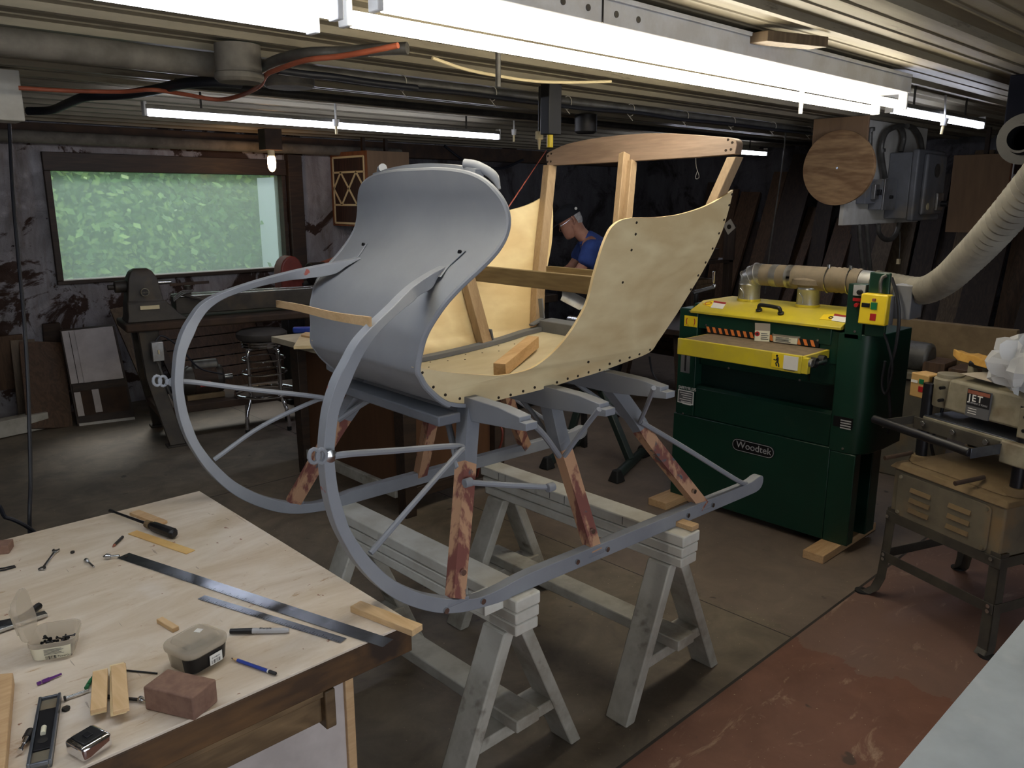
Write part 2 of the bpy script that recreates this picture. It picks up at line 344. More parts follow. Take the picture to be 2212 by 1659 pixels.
M['blackduct'].node_tree.nodes['Principled BSDF'].inputs['Specular IOR Level'].default_value = .1
M['glass'] = clearish('dusty_window_glass', (188, 206, 200), .34, rough=.15)
M['bag'] = clearish('white_plastic_bag', (236, 238, 240), .85, rough=.3)
# ---------------------------------------------------------------- room shell
X0, X1, Y0, Y1, ZC = -2.2, 8.6, -2.2, 6.9, 2.2
def node_mat(name):
    m = bpy.data.materials.new(name); m.use_nodes = True; return m, m.node_tree.nodes, m.node_tree.links, m.node_tree.nodes['Principled BSDF']
def noise(N, L, vec, scale, detail=5, rough=.6, dist=0.0):
    n = N.new('ShaderNodeTexNoise'); n.inputs['Scale'].default_value = scale; n.inputs['Detail'].default_value = detail; n.inputs['Roughness'].default_value = rough; n.inputs['Distortion'].default_value = dist
    L.new(vec, n.inputs['Vector']); return n.outputs['Fac']
def ramp(N, L, fac, p0, p1, c0=(0, 0, 0, 1), c1=(1, 1, 1, 1)):
    r = N.new('ShaderNodeValToRGB'); r.color_ramp.elements[0].position = p0; r.color_ramp.elements[1].position = p1
    r.color_ramp.elements[0].color = c0; r.color_ramp.elements[1].color = c1; L.new(fac, r.inputs[0]); return r.outputs[0]
def mixc(N, L, fac, a, b):
    m = N.new('ShaderNodeMix'); m.data_type = 'RGBA'
    for s, i in ((fac, 0), (a, 6), (b, 7)):
        if hasattr(s, 'links') or hasattr(s, 'node'): L.new(s, m.inputs[i])
        else: m.inputs[i].default_value = s
    return m.outputs[2]
def math_(N, L, op, a, b=None, c=None):
    m = N.new('ShaderNodeMath'); m.operation = op
    for s, i in ((a, 0), (b, 1), (c, 2)):
        if s is None: continue
        if hasattr(s, 'node'): L.new(s, m.inputs[i])
        else: m.inputs[i].default_value = s
    return m.outputs[0]
def coords(N, L, scale=(1, 1, 1)):
    t = N.new('ShaderNodeTexCoord'); mp = N.new('ShaderNodeMapping'); mp.inputs['Scale'].default_value = scale; L.new(t.outputs['Object'], mp.inputs[0]); return mp.outputs[0]
# floor: two slabs of old concrete, red paint in front of the joint, dust and oil spots
m, N, L, b = node_mat('workshop_concrete'); v = coords(N, L); sx = N.new('ShaderNodeSeparateXYZ'); L.new(v, sx.inputs[0])
big = noise(N, L, v, 1.1, 6, .6, .4); mid = noise(N, L, v, 5, 8, .65, .5); fine = noise(N, L, v, 60, 6, .7)
conc = mixc(N, L, ramp(N, L, mid, .35, .68), srgb(96, 87, 76), srgb(128, 117, 101))
paint = mixc(N, L, ramp(N, L, mid, .3, .7), srgb(70, 56, 50), srgb(88, 72, 64))
base = mixc(N, L, ramp(N, L, big, .44, .6), conc, paint)                       # brown paint worn off in places
xr = math_(N, L, 'LESS_THAN', sx.outputs[0], 2.05); far = math_(N, L, 'MULTIPLY', xr, math_(N, L, 'GREATER_THAN', sx.outputs[1], 2.6))
base = mixc(N, L, far, mixc(N, L, .35, conc, paint), paint)
base = mixc(N, L, ramp(N, L, big, .60, .75), conc, base)
redp = mixc(N, L, ramp(N, L, mid, .3, .7), srgb(104, 68, 54), srgb(124, 84, 68))
redp = mixc(N, L, ramp(N, L, noise(N, L, coords(N, L, (1, 2.6, 1)), 3.2, 7, .7, 1.2), .58, .68), redp, srgb(160, 132, 112))
front = math_(N, L, 'LESS_THAN', sx.outputs[1], 1.288); base = mixc(N, L, front, base, redp)
# dusty patch beside the small planer
pd = noise(N, L, v, 2.4, 6, .7); px_ = math_(N, L, 'GREATER_THAN', math_(N, L, 'ADD', sx.outputs[0], math_(N, L, 'MULTIPLY', pd, .5)), 2.98)
base = mixc(N, L, math_(N, L, 'MULTIPLY', px_, .45), base, srgb(120, 104, 96))
spots = ramp(N, L, noise(N, L, v, 7.5, 3, .5), .70, .73); base = mixc(N, L, math_(N, L, 'MULTIPLY', spots, .75), base, srgb(48, 42, 38))
crumbs = ramp(N, L, noise(N, L, v, 95, 2, .5), .735, .75); base = mixc(N, L, crumbs, base, srgb(196, 180, 152))
j1 = math_(N, L, 'LESS_THAN', math_(N, L, 'ABSOLUTE', math_(N, L, 'SUBTRACT', sx.outputs[1], 1.288)), .0055)
j2 = math_(N, L, 'MULTIPLY', math_(N, L, 'LESS_THAN', math_(N, L, 'ABSOLUTE', math_(N, L, 'SUBTRACT', sx.outputs[0], 2.72)), .003), math_(N, L, 'GREATER_THAN', sx.outputs[1], 1.288))
j3 = math_(N, L, 'LESS_THAN', math_(N, L, 'ABSOLUTE', math_(N, L, 'SUBTRACT', sx.outputs[1], 4.3)), .004)
jj = math_(N, L, 'MAXIMUM', math_(N, L, 'MAXIMUM', j1, j2), j3); base = mixc(N, L, jj, base, srgb(40, 34, 30))
L.new(base, b.inputs['Base Color']); b.inputs['Roughness'].default_value = .62
bp = N.new('ShaderNodeBump'); bp.inputs['Strength'].default_value = .25; bp.inputs['Distance'].default_value = .003; L.new(fine, bp.inputs['Height']); L.new(bp.outputs[0], b.inputs['Normal'])
M['floor'] = m
struct(MB().box((X0-.1, Y0-.1, -.12), (X1+.1, Y1+.3, 0)), 'floor', M['floor'])
# ceiling: painted ribbed steel sheets, dusty
m, N, L, b = node_mat('dusty_ribbed_steel'); v = coords(N, L, (.35, 3.2, 3)); v1 = coords(N, L)
c = mixc(N, L, ramp(N, L, noise(N, L, v, 2.2, 7, .7), .34, .68), srgb(112, 104, 90), srgb(146, 138, 118))
c = mixc(N, L, ramp(N, L, noise(N, L, coords(N, L, (.8, 9, 3)), 3, 6, .75), .60, .72), c, srgb(72, 62, 48))
L.new(c, b.inputs['Base Color']); b.inputs['Roughness'].default_value = .5; M['ceil'] = m
prof = []; y = Y0
per = .30
while y < Y1+.1:
    prof += [(y, ZC+.022), (y+.085, ZC+.022), (y+.090, ZC+.018), (y+.100, ZC+.018), (y+.105, ZC+.022), (y+.165, ZC+.022), (y+.170, ZC+.018), (y+.180, ZC+.018), (y+.185, ZC+.022), (y+.248, ZC+.022), (y+.262, ZC), (y+.286, ZC)]; y += per
mb = MB(); mb.slab([[V((x, yy, zz)) for yy, zz in prof] for x in (X0-.1, 1.6, 4.6, X1+.1)], (0, 0, .03))
ce = struct(mb, 'ceiling', M['ceil'], angle=20)
# walls: sheathing brushed with aluminium coating, flaking off the brown board
def wallmat(name, dark=0.0, peel=(.60, .66)):
    m, N, L, b = node_mat(name); v = coords(N, L); vs2 = coords(N, L, (2.2, 2.2, .7))
    al = mixc(N, L, ramp(N, L, noise(N, L, vs2, 2.5, 8, .7, .6), .3, .7), srgb(176, 174, 180), srgb(122, 118, 118))
    pe = ramp(N, L, noise(N, L, v, 1.9, 9, .68, .8), *peel)
    stain = ramp(N, L, noise(N, L, coords(N, L, (3, 3, .5)), 2.1, 6, .7), .56, .72)
    al = mixc(N, L, math_(N, L, 'MULTIPLY', stain, .7), al, srgb(110, 92, 76))
    holes = ramp(N, L, noise(N, L, v, 14, 4, .6), .72, .74)
    c = mixc(N, L, pe, al, srgb(62, 44, 36)); c = mixc(N, L, holes, c, srgb(34, 26, 24))
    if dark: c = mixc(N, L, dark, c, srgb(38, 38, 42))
    L.new(c, b.inputs['Base Color']); b.inputs['Metallic'].default_value = .35; b.inputs['Roughness'].default_value = .42
    bp = N.new('ShaderNodeBump'); bp.inputs['Strength'].default_value = .9; bp.inputs['Distance'].default_value = .02
    L.new(noise(N, L, v, 9, 9, .75, 1.0), bp.inputs['Height']); L.new(bp.outputs[0], b.inputs['Normal'])
    return m
M['wall'] = wallmat('aluminium_coated_wall', 0.0, (.52, .55)); M['wall_dark'] = wallmat('dark_coated_wall', .72, (.5, .6))  # the dark variant is the same coating mixed towards near-black
WX0, WX1, WZ0, WZ1 = 1.79, 3.67, 1.035, 1.856
mb = MB()
mb.box((X0, Y1, 0), (WX0-.04, Y1+.16, 2.035)); mb.box((WX0-.04, Y1, 0), (WX1+.04, Y1+.16, WZ0-.03))
mb.box((WX0-.04, Y1+.01, WZ1+.13), (WX1+.04, Y1+.16, 2.035)); mb.box((WX1+.04, Y1, 0), (4.95, Y1+.16, 2.035))
mb.box((X0, Y1+.03, 2.035), (X1, Y1+.16, ZC+.06))
struct(mb, 'wall_back', M['wall'])
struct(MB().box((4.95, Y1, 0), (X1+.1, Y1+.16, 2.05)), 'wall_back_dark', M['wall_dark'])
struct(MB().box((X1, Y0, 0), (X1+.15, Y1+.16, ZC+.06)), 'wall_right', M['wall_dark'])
struct(MB().box((X0-.15, Y0, 0), (X0, Y1+.16, ZC+.06)), 'wall_left', M['wall'])
struct(MB().box((X0-.15, Y0-.15, 0), (X1+.15, Y0, ZC+.06)), 'wall_front', M['wall'])
# window
mb = MB(); f = .035
for (a, bb) in (((WX0-.045, WZ1), (WX1+.05, WZ1+.135)), ((WX0-.045, WZ0-.03), (WX1+.05, WZ0)), ((WX0-.045, WZ0), (WX0, WZ1)), ((WX1, WZ0), (WX1+.035, WZ1))):
    mb.box((a[0], Y1-.03, a[1]), (bb[0], Y1+.12, bb[1]))
wf = struct(mb, 'window_1', M['darkwood'], bevel=.004)
g = MB().box((WX0-.01, Y1+.05, WZ0-.01), (WX1+.01, Y1+.055, WZ1+.01)).build('window_pane', M['glass'], wf); BASE[wf.name] = V((0, 0, 0))
# timber beside the window and header pipe above
struct(MB().box((3.72, Y1-.07, 0), (3.86, Y1-.001, 2.04)), 'trim_1', M['darkwood'], bevel=.005)
struct(MB().box((X0, Y1-.10, 2.05), (X1, Y1+.02, 2.19)), 'trim_2', M['rustwood'], bevel=.01)
struct(MB().cyl((X0, Y1-.15, 2.085), (4.9, Y1-.15, 2.085), .045, 16), 'trim_3', M['dustpipe'])
# ---------------------------------------------------------------- outside the window
struct(MB().box((-6, Y1+.4, -.2), (14, 20, -.05)), 'ground_outside', M['leaf'])
random.seed(5)
mb = MB()
for i in range(15000):
    t = random.random(); x = random.uniform(-.5, 8.5); y = 9.2+random.random()**.6*2.2; z = random.uniform(-.05, 3.3)
    y += .5*math.sin(x*2.1)*math.sin(z*2.7+1)
    n = V((random.gauss(0, .7), -1, random.gauss(.5, .6))).normalized(); u = n.orthogonal().normalized(); w = n.cross(u); a = random.uniform(0, 6.3); u, w = u*math.cos(a)+w*math.sin(a), w*math.cos(a)-u*math.sin(a)
    s = random.uniform(.03, .075); c0 = V((x, y, z))
    mb.add([c0-u*s, c0-w*s*.55-u*.1*s, c0+u*s, c0+w*s*.55-u*.1*s], [(0, 1, 2, 3)], 1 if random.random() < .35+.3*math.sin(x*1.7+z*2) else 0)
tag(mb.build('hedge_foliage', [M['leaf'], M['leaf2']], smooth=False, fix=False), 'dense pale green foliage growing outside the dusty window', 'foliage', kind='stuff')
struct(MB().box((-2, 11.9, -.1), (10, 12.0, 3.6)), 'backdrop_hedge_shade', M['leaf'])
sh = thing('outbuilding', 'white outbuilding with red corner trim seen at right through the window', 'building', (4.1, 8.4, 0))
pL = P(556, 400, y=9.6).x
MB().box((pL, 8.3, 0), (pL+1.4, 9.6, 1.9)).build('wall', M['column'], sh)
MB().box((pL-.04, 8.27, 0), (pL, 8.33, 1.85)).build('corner_trim', M['terracotta'], sh)
MB().add([(pL-.14, 8.1, 1.86), (pL+1.6, 8.1, 1.98), (pL+1.6, 9.8, 2.3), (pL+.3, 9.8, 2.2), (pL-.14, 8.1, 1.9), (pL+1.6, 8.1, 2.02), (pL+1.6, 9.8, 2.35), (pL+.3, 9.8, 2.25)], [(3, 2, 1, 0), (4, 5, 6, 7), (0, 1, 5, 4), (1, 2, 6, 5), (2, 3, 7, 6), (3, 0, 4, 7)]).build('roof', M['terracotta'], sh)

# ---------------------------------------------------------------- lamps
def tube_lamp(name, label, x0, x1, y, z, tubes, m, width, group=None, holders=True, reflector=False):
    t = thing(name, label, 'ceiling lamp', (x0, y, ZC), group)
    h0 = z+.052
    if reflector:
        MB().box((x0, y-.022, z+.016), (x1, y+.022, z+.038)).build('housing', M['conduit'], t, bevel=.003)
        for xx in (x0+.3, x1-.3): MB().cyl((xx, y, z+.036), (xx, y, ZC+.02), .006, 8).build('hanger', M['iron'], t)
    else:
        MB().box((x0-.02, y-width/2, h0), (x1+.02, y+width/2, ZC-.012)).build('housing', M['whitepaint'], t, bevel=.004)
        MB().box((x0-.02, y-width/2-.008, ZC-.012), (x1+.0, y+width/2+.008, ZC+.001)).build('top_flange', M['whitepaint'], t, bevel=.002)
    for i, dy in enumerate(tubes):
        zz = z-(.014*i if len(tubes) > 1 else 0)
        o = MB().cyl((x0+.01, y+dy, zz), (x1-.01, y+dy, zz), .019, 16).build('tube', m, t, bevel=.008)
        if holders:
            for xx in (x0, x1): MB().box((xx-.008, y+dy-.02, zz-.02), (xx+.008, y+dy+.02, h0)).build('lamp_holder', M['whitepaint'], t, bevel=.003)
    return t
R1 = 1.65
lp = tube_lamp('fluorescent_lamp', 'long white fixture glowing warm yellow, the nearest lamp above the sleigh', 1.10, 4.0, R1, 2.07, (-.062, .062), M['warmtube'], .17)
xm = P(1300, 60, y=R1-.085).x
MB().box((xm-.002, R1-.089, 2.125), (xm+.002, R1-.083, 2.185)).build('housing_joint', M['iron'], lp)
for dx in (-.16, -.06, .06, .16): MB().cyl((xm+dx, R1-.084, 2.155), (xm+dx, R1-.088, 2.155), .009, 12).build('knockout', M['conduit'], lp)
for xx in (3.35,): 
    MB().cyl((xx, R1+.10, 2.12), (xx, R1+.10, 2.0), .012, 10, .008).build('pull_socket', M['whitepaint'], lp)
tube_lamp('fluorescent_lamp', 'white glowing lamp at upper left, in line before the warm one', -1.3, 1.03, R1+.04, 2.05, (-.05, .05), M['cooltube2'], .15)
tube_lamp('fluorescent_lamp', 'cool white lamp at right, in line beyond the warm one', 4.25, 5.62, R1+.10, 2.085, (0,), M['cooltube'], .08, reflector=True)
tube_lamp('fluorescent_lamp', 'long cool white lamp on the ceiling between sleigh and window', 1.63, 4.10, 4.45, 2.085, (0,), M['cooltube'], .08, reflector=True)
tube_lamp('fluorescent_lamp', 'small far cool white lamp right of the wooden arch', 5.9, 7.55, 4.28, 2.085, (0,), M['cooltube'], .08, reflector=True)
for i, (u, vv, y, lab) in enumerate(((727, 290, 4.36, 'white pull switch hanging under the lamp nearest the window'), (2033, 290, 1.72, 'white pull switch hanging tilted under the cool lamp at right'), (1110, 306, 4.40, 'small pull switch hanging past the right end of the window-side lamp'))):
    p = P(u, vv, y=y); t = thing('pull_switch', lab, 'switch', (p.x, p.y, 2.12)); tl = V((0, 0, 1)) if i != 1 else V((.1, -.1, 1)).normalized()
    MB().cyl(p, p+tl*.05, .008, 10).build('cord_weight', M['cream'], t); MB().cyl(p+tl*.045, p+tl*.085, .016, 10, .02).build('socket', M['whitepaint'], t); MB().cyl(p+tl*.08, V((p.x, p.y, 2.2)), .006, 8).build('stem', M['whitepaint'], t)
# small warm bulb by the window
pb = P(587, 352, y=6.3); t = thing('bulb_lamp', 'small glowing orange bulb hanging at the top right corner of the window', 'lamp', (pb.x, 6.3, 2.2))
pr_ = [(.012, .06), (.03, .045), (.034, .0), (.03, -.04), (.018, -.062), (.002, -.07)]
MB().lathe(pr_, pb, n=16).build('bulb', M['bulb'], t); MB().cyl(pb+V((0, 0, .055)), pb+V((0, 0, .10)), .028, 14).build('socket', M['cream'], t)
MB().box((pb.x-.075, 6.24, pb.z+.10), (pb.x+.075, 6.36, 2.2)).build('mounting_box', M['rustwood'], t, bevel=.006)
# ---------------------------------------------------------------- the sleigh (frame: a = along the runners, b = across, z = up)
SL = Frame((0, 1.495), -2.0); CW = .92
def S(u, v, b=None, a=None, z=None): return SL.hit(u, v, a=a, b=b, z=z)
def co(p): return SL.co(p)
KT = .25
PFT = [(1.0, .19), (1.12, .19), (1.17, .165), (1.28, .128), (1.41, .092), (1.55, .058), (1.68, .034), (1.9, .005)]
def PF(z, a=2.0):                                       # the side panels flare outwards as they rise, more so at the back
    i = max([k for k in range(len(PFT)-1) if PFT[k][0] <= z] or [0]); t = (z-PFT[i][0])/(PFT[i+1][0]-PFT[i][0]); r = PFT[i][1]*(1-t)+PFT[i+1][1]*t
    f = .193-.5*max(z-1.12, 0)**2; k = min(max((a-1.25)/.35, 0), 1); return f*(1-k)+r*k
def on_panel(u, v):
    z, a = 1.3, 1.8
    for _ in range(40): q = co(SL.hit(u, v, b=PF(z, a))); z = z*.5+.5*q[2]; a = a*.5+.5*q[0]
    return SL.hit(u, v, b=PF(z, a))
def in_arch(u, v, k=.355, c=1.735):
    R = ray(u, v); q = CAM-SL.o; t = (c - q.dot(SL.a) + k*q.z)/(R.dot(SL.a)-k*R.z); return CAM+R*t
def mir(p): a, b, z = co(p); return SL.pt(a, CW-b, z)
sl = thing('sleigh', 'unfinished two-runner sleigh in grey primer and bare birch plywood on two sawhorses', 'sleigh', SL.pt(1.6, .46, .6))
def both(fn, name, m, **kw):
    """the same part on the near and the far side"""
    for k in (0, 1): mb = MB(); fn(mb, (lambda p: V(p)) if k == 0 else mir); mb.build(name, m, sl, **kw)
# dash profile (a, z, half width)
DP0 = [(1.219, 1.24, .275), (1.215, 1.28, .286), (1.222, 1.32, .300), (1.240, 1.36, .316), (1.266, 1.40, .332), (1.309, 1.44, .343), (1.360, 1.48, .354), (1.404, 1.52, .363), (1.432, 1.56, .366), (1.442, 1.60, .364), (1.438, 1.64, .351), (1.428, 1.672, .326), (1.422, 1.695, .292), (1.418, 1.712, .24), (1.416, 1.722, .17), (1.415, 1.727, .09)]
def on_dash(u, v):
    z = 1.5
    for _ in range(40):
        i = max([k for k in range(len(DP0)-1) if DP0[k][1] <= z] or [0]); t = (z-DP0[i][1])/(DP0[i+1][1]-DP0[i][1]); a = DP0[i][0]*(1-t)+DP0[i+1][0]*t
        z = z*.5+.5*SL.hit(u, v, a=a).z
    return SL.hit(u, v, a=a)-SL.a*.006
EB = co(on_dash(966, 577))[1]
# runners
PR = [((965, 575), (966, 578), EB), ((948, 584), (947, 599), EB*.93), ((930, 594), (934, 622), EB*.84), ((900, 614), (906, 639), EB*.66), ((874, 637), (893, 652), EB*.48), ((848, 664), (863, 676), EB*.30), ((807, 703), (824, 713), EB*.12), ((774, 740), (795, 751), EB*.03), ((748, 787), (772, 794), 0), ((730, 821), (756, 832), 0), ((719, 852), (744, 860), 0), ((708, 895), (732, 897), 0), ((701, 960), (724, 962), 0), ((701, 1002), (724, 1002), 0), ((707, 1060), (731, 1057), 0), ((716, 1103), (742, 1100), 0), ((729, 1142), (757, 1143), 0), ((748, 1180), (777, 1176), 0), ((773, 1220), (800, 1206), 0), ((811, 1262), (836, 1242), 0), ((853, 1294), (873, 1266), 0), ((904, 1315), (918, 1285), 0), ((954, 1325), (966, 1294), 0), ((1000, 1323), (1005, 1295), 0), ((1045, 1312), (1043, 1289), 0), ((1095, 1296), (1088, 1269), 0)]
OO = [(S(*o, b=w), S(*i, b=w)) for o, i, w in PR]
for a_ in (1.45, 1.7, 2.0, 2.3, 2.52): OO.append((SL.pt(a_, 0, .599), SL.pt(a_, 0, .646)))
OO.append((SL.pt(2.585, 0, .601), SL.pt(2.585, 0, .656))); OO.append((SL.pt(2.612, 0, .612), SL.pt(2.612, 0, .655))); OO.append((SL.pt(2.622, 0, .63), SL.pt(2.622, 0, .645)))
def smooth_list(L, n=5):
    A = spline([l[0] for l in L], n); B = spline([l[1] for l in L], n); return list(zip(A, B))
RUN = smooth_list(OO)
def f_run(mb, T):
    tb = SL.b*.032
    mb.sweep([[T(o), T(i), T(i+tb), T(o+tb)] for o, i in RUN])
both(f_run, 'runner', M['primer_red'], bevel=.003, angle=50)
# patches of red filler on the far runner and bolt heads on both
for a_ in (1.155, 1.275, 1.63, 1.76, 2.16, 2.30):
    zc = .640 if a_ < 1.2 else .623
    both(lambda mb, T: mb.cyl(T(SL.pt(a_, 0.001, zc)), T(SL.pt(a_, -.006, zc)), .008, 10), 'bolt_head', M['steel'])
# strap iron tips on the dash
def f_tip(mb, T):
    p = spline([S(945, 598, b=EB*.93), on_dash(964, 578), on_dash(985, 558), on_dash(1003, 541)], 3)
    mb.sweep([[T(q+SL.b*-.011-SL.a*.001), T(q+SL.b*.011-SL.a*.001), T(q+SL.b*.011+SL.a*.005), T(q-SL.b*.011+SL.a*.005)] for q in p])
both(f_tip, 'strap_tip', M['primer'], bevel=.002)
both(lambda mb, T: mb.cyl(T(on_dash(998, 545)+SL.a*.001), T(on_dash(998, 545)-SL.a*.004), .007, 10), 'screw_head', M['blackmetal'])
# knees
KN = [[((983, 1293), .014), ((1002, 1060), .11), ((1008, 960), .16), ((1013, 880), .20)],
      [((1282, 1190), .014), ((1228, 1010), .11), ((1207, 945), .145), ((1187, 862), .20)],
      [((1516, 1093), .014), ((1405, 955), .105), ((1372, 905), .14), ((1318, 832), .20)]]
KT3 = [spline([S(*p, b=w) for p, w in k], 4) for k in KN]
for k, pts in enumerate(KT3):
    for side in (0, 1):
        T = (lambda p: V(p)) if side == 0 else mir; mb = MB(); rings = []
        for i, p in enumerate(pts):
            d = (pts[min(i+1, len(pts)-1)]-pts[max(i-1, 0)]).normalized(); u = d.cross(SL.b).normalized(); n = d.cross(u).normalized()
            ww = .021+.003*(i/len(pts)); hh = .0165+(.006*i/len(pts)); rings.append([T(p-u*ww-n*hh), T(p+u*ww-n*hh), T(p+u*ww+n*hh), T(p-u*ww+n*hh)])
        half = int(len(pts)*.5)
        for i in range(len(rings)-1): mb.sweep([rings[i], rings[i+1]], 0 if i < half else 1)
        mb.build('knee', [M['knee_bare'], M['primer_thin']], sl, bevel=.0)
        f = T(pts[0]); MB().beam(f-SL.a*.035+V((0, 0, -.004)), f+SL.a*.035+V((0, 0, -.004)), .03, .012).build('knee_shoe', M['primer_thin'], sl, bevel=.003)
        MB().cyl(T(SL.pt(*[c_+d_ for c_, d_ in zip(co(pts[1]), (0, -.02, 0))])), T(SL.pt(*[c_+d_ for c_, d_ in zip(co(pts[1]), (0, -.028, 0))])), .008, 10).build('bolt', M['steel'], sl)
# cross beams with long arms that carry the running boards
AE = [co(S(1140, 908, b=-.045))[0], co(S(1296, 879, b=-.03))[0], co(S(1414, 833, b=-.01))[0]]
BZ = [1.102, 1.086, 1.092]
for k in range(3):
    a_ = (AE[k]+co(KT3[k][-1])[0])/2; z = BZ[k]; mb = MB(); pr = [(-.058, z-.004, z-.024), (-.034, z-.004, z-.026), (-.034, z+.008, z-.026), (.05, z+.018, z-.034), (.18, z+.020, z-.046), (.74, z+.020, z-.046), (.87, z+.018, z-.034), (.934, z+.008, z-.026), (.934, z-.004, z-.026), (.958, z-.004, z-.024)]
    top = [SL.pt(a_-.02, b_, t_) for b_, t_, _ in pr]; bot = [SL.pt(a_-.02, b_, l_) for b_, _, l_ in pr]
    mb.prism(top+bot[::-1], SL.a*.04); mb.build('cross_beam', M['primer'], sl, bevel=.002)
# shoe board under the front of the body
MB().box((1.27, .17, 1.06), (1.345, .75, 1.088), SL).build('front_sill', M['primer_dark'], sl, bevel=.004)
# iron stays
def rod(name, pts, r=.0075, m='primer', mirror=True, n=8, smooth=6):
    for k in ((0, 1) if mirror else (0,)):
        T = (lambda p: V(p)) if k == 0 else mir
        MB().tube([T(p) for p in (spline(pts, smooth) if len(pts) > 2 else pts)], r, n).build(name, M[m], sl)
rod('stay_rod', [S(722, 985, b=-.012), S(760, 980, b=-.012), S(860, 973, b=.04), S(970, 964, b=.10), S(1000, 966, b=.12)], .0078)
rod('stay_rod', [S(1000, 970, b=.10), S(985, 985, b=.08), S(900, 1080, b=.03), S(800, 1195, b=.005)], .0072)
rod('brace_rod', [S(1140, 905, b=-.03), S(1175, 940, b=.03), S(1208, 985, b=.09)], .0085)
rod('brace_rod', [S(1294, 884, b=-.055), S(1255, 935, b=.03), S(1219, 985, b=.09)], .0075)
rod('brace_rod', [S(1412, 838, b=-.055), S(1398, 875, b=.04), S(1382, 912, b=.10)], .0075)
rod('brace_rod', [S(1385, 912, b=.10), S(1480, 968, b=.05), S(1590, 1036, b=.01), S(1612, 1045, b=.01)], .0085)
rod('brace_rod', [S(945, 872, b=.34), S(958, 880, b=.32), S(972, 930, b=.24), S(990, 1012, b=.14)], .0095)
rod('brace_rod', [S(1237, 822, b=.34), S(1290, 860, b=.25), S(1376, 918, b=.14)], .008)
rod('brace_rod', [S(1122, 858, b=.34), S(1160, 905, b=.25), S(1207, 984, b=.14)], .007)
rod('step_rod', [S(1012, 1042, b=.09), S(1100, 1048, b=.03), S(1190, 1052, b=-.03)], .008, mirror=False)
for pp in ((S(1012, 1042, b=.09)), S(1190, 1052, b=-.03)): MB().cyl(pp-SL.a*.014, pp+SL.a*.010, .0125, 12).build('rod_socket', M['primer'], sl, bevel=.002)
for k in (0, 1):
    T = (lambda p: V(p)) if k == 0 else mir
    for (u, v) in ((678, 985), (694, 985)):
        c = S(u, v, b=-.018); ring = [T(c+SL.a*.011*math.cos(t*math.pi/6)+V((0, 0, .015*math.sin(t*math.pi/6)))) for t in range(12)]
        MB().tube(ring, .0045, 8, closed=True).build('hitch_ring', M['primer'], sl)
    c = S(714, 985, b=-.012); MB().lathe([(.002, -.008), (.013, -.006), (.014, .004), (.002, .008)], T(c), T(c)-T(c+SL.b), 14).build('hitch_bolt', M['primer'] if k else M['steel'], sl)
    a1, b1 = T(S(696, 985, b=-.013)), T(S(726, 985, b=-.013)); MB().beam(a1, b1, .008, .018).build('clevis', M['primer'], sl, bevel=.003)
# dash: S-shaped front sheet, profile (a, z, half width)
DP = DP0
_low = [co(on_panel(u, v)) for u, v in ((1022, 876), (992, 876), (965, 871), (947, 862), (929, 847), (912, 829), (902, 811), (896, 795))]
DP = [(a-.004, z-.004, .46-b+.006) for a, b, z in _low]+[d for d in DP if d[1] > _low[-1][2]+.025]
dpp = spline([V(d) for d in DP], 3)
rows = []
for i, d in enumerate(dpp):
    rows.append([SL.pt(d.x, .46+d.z*(j/16-1)*1.0 if False else .46+d.z*(j/8-1), d.y) for j in range(17)])
def doff(i, j):
    a, b = dpp[max(i-1, 0)], dpp[min(i+1, len(dpp)-1)]; t = V((b.x-a.x, b.y-a.y)).normalized(); n = V((t.y, -t.x)); return (SL.a*n.x+V((0, 0, 1))*n.y)*.011
MB().slab(rows, doff).build('dash', M['primer'], sl, bevel=.003)
edge = [SL.pt(d.x+.008, .46-d.z, d.y) for d in dpp[6:]]+[SL.pt(d.x+.008, .46+d.z, d.y) for d in dpp[::-1][:-6]]
MB().tube(edge, .0085, 8).build('dash_rim', M['primer'], sl)
tp = [SL.pt(1.45, .46+w, 1.737-.35*w*w) for w in [x/10*.25 for x in range(-10, 11)]]
mbt = MB(); [mbt.beam(a_, b_, .03, .022) for a_, b_ in zip(tp, tp[1:])]; mbt.build('dash_top_rail', M['primer'], sl)
for sg in (-1, 1):
    q = [SL.pt(1.44, .46+sg*.20, 1.742), SL.pt(1.455, .46+sg*.235, 1.735), SL.pt(1.48, .46+sg*.27, 1.71), SL.pt(1.485, .46+sg*.29, 1.675)]
    MB().tube(spline(q, 5), [.013]*11+[.012, .010, .008, .006, .005], 10).build('scroll_end', M['primer'], sl)
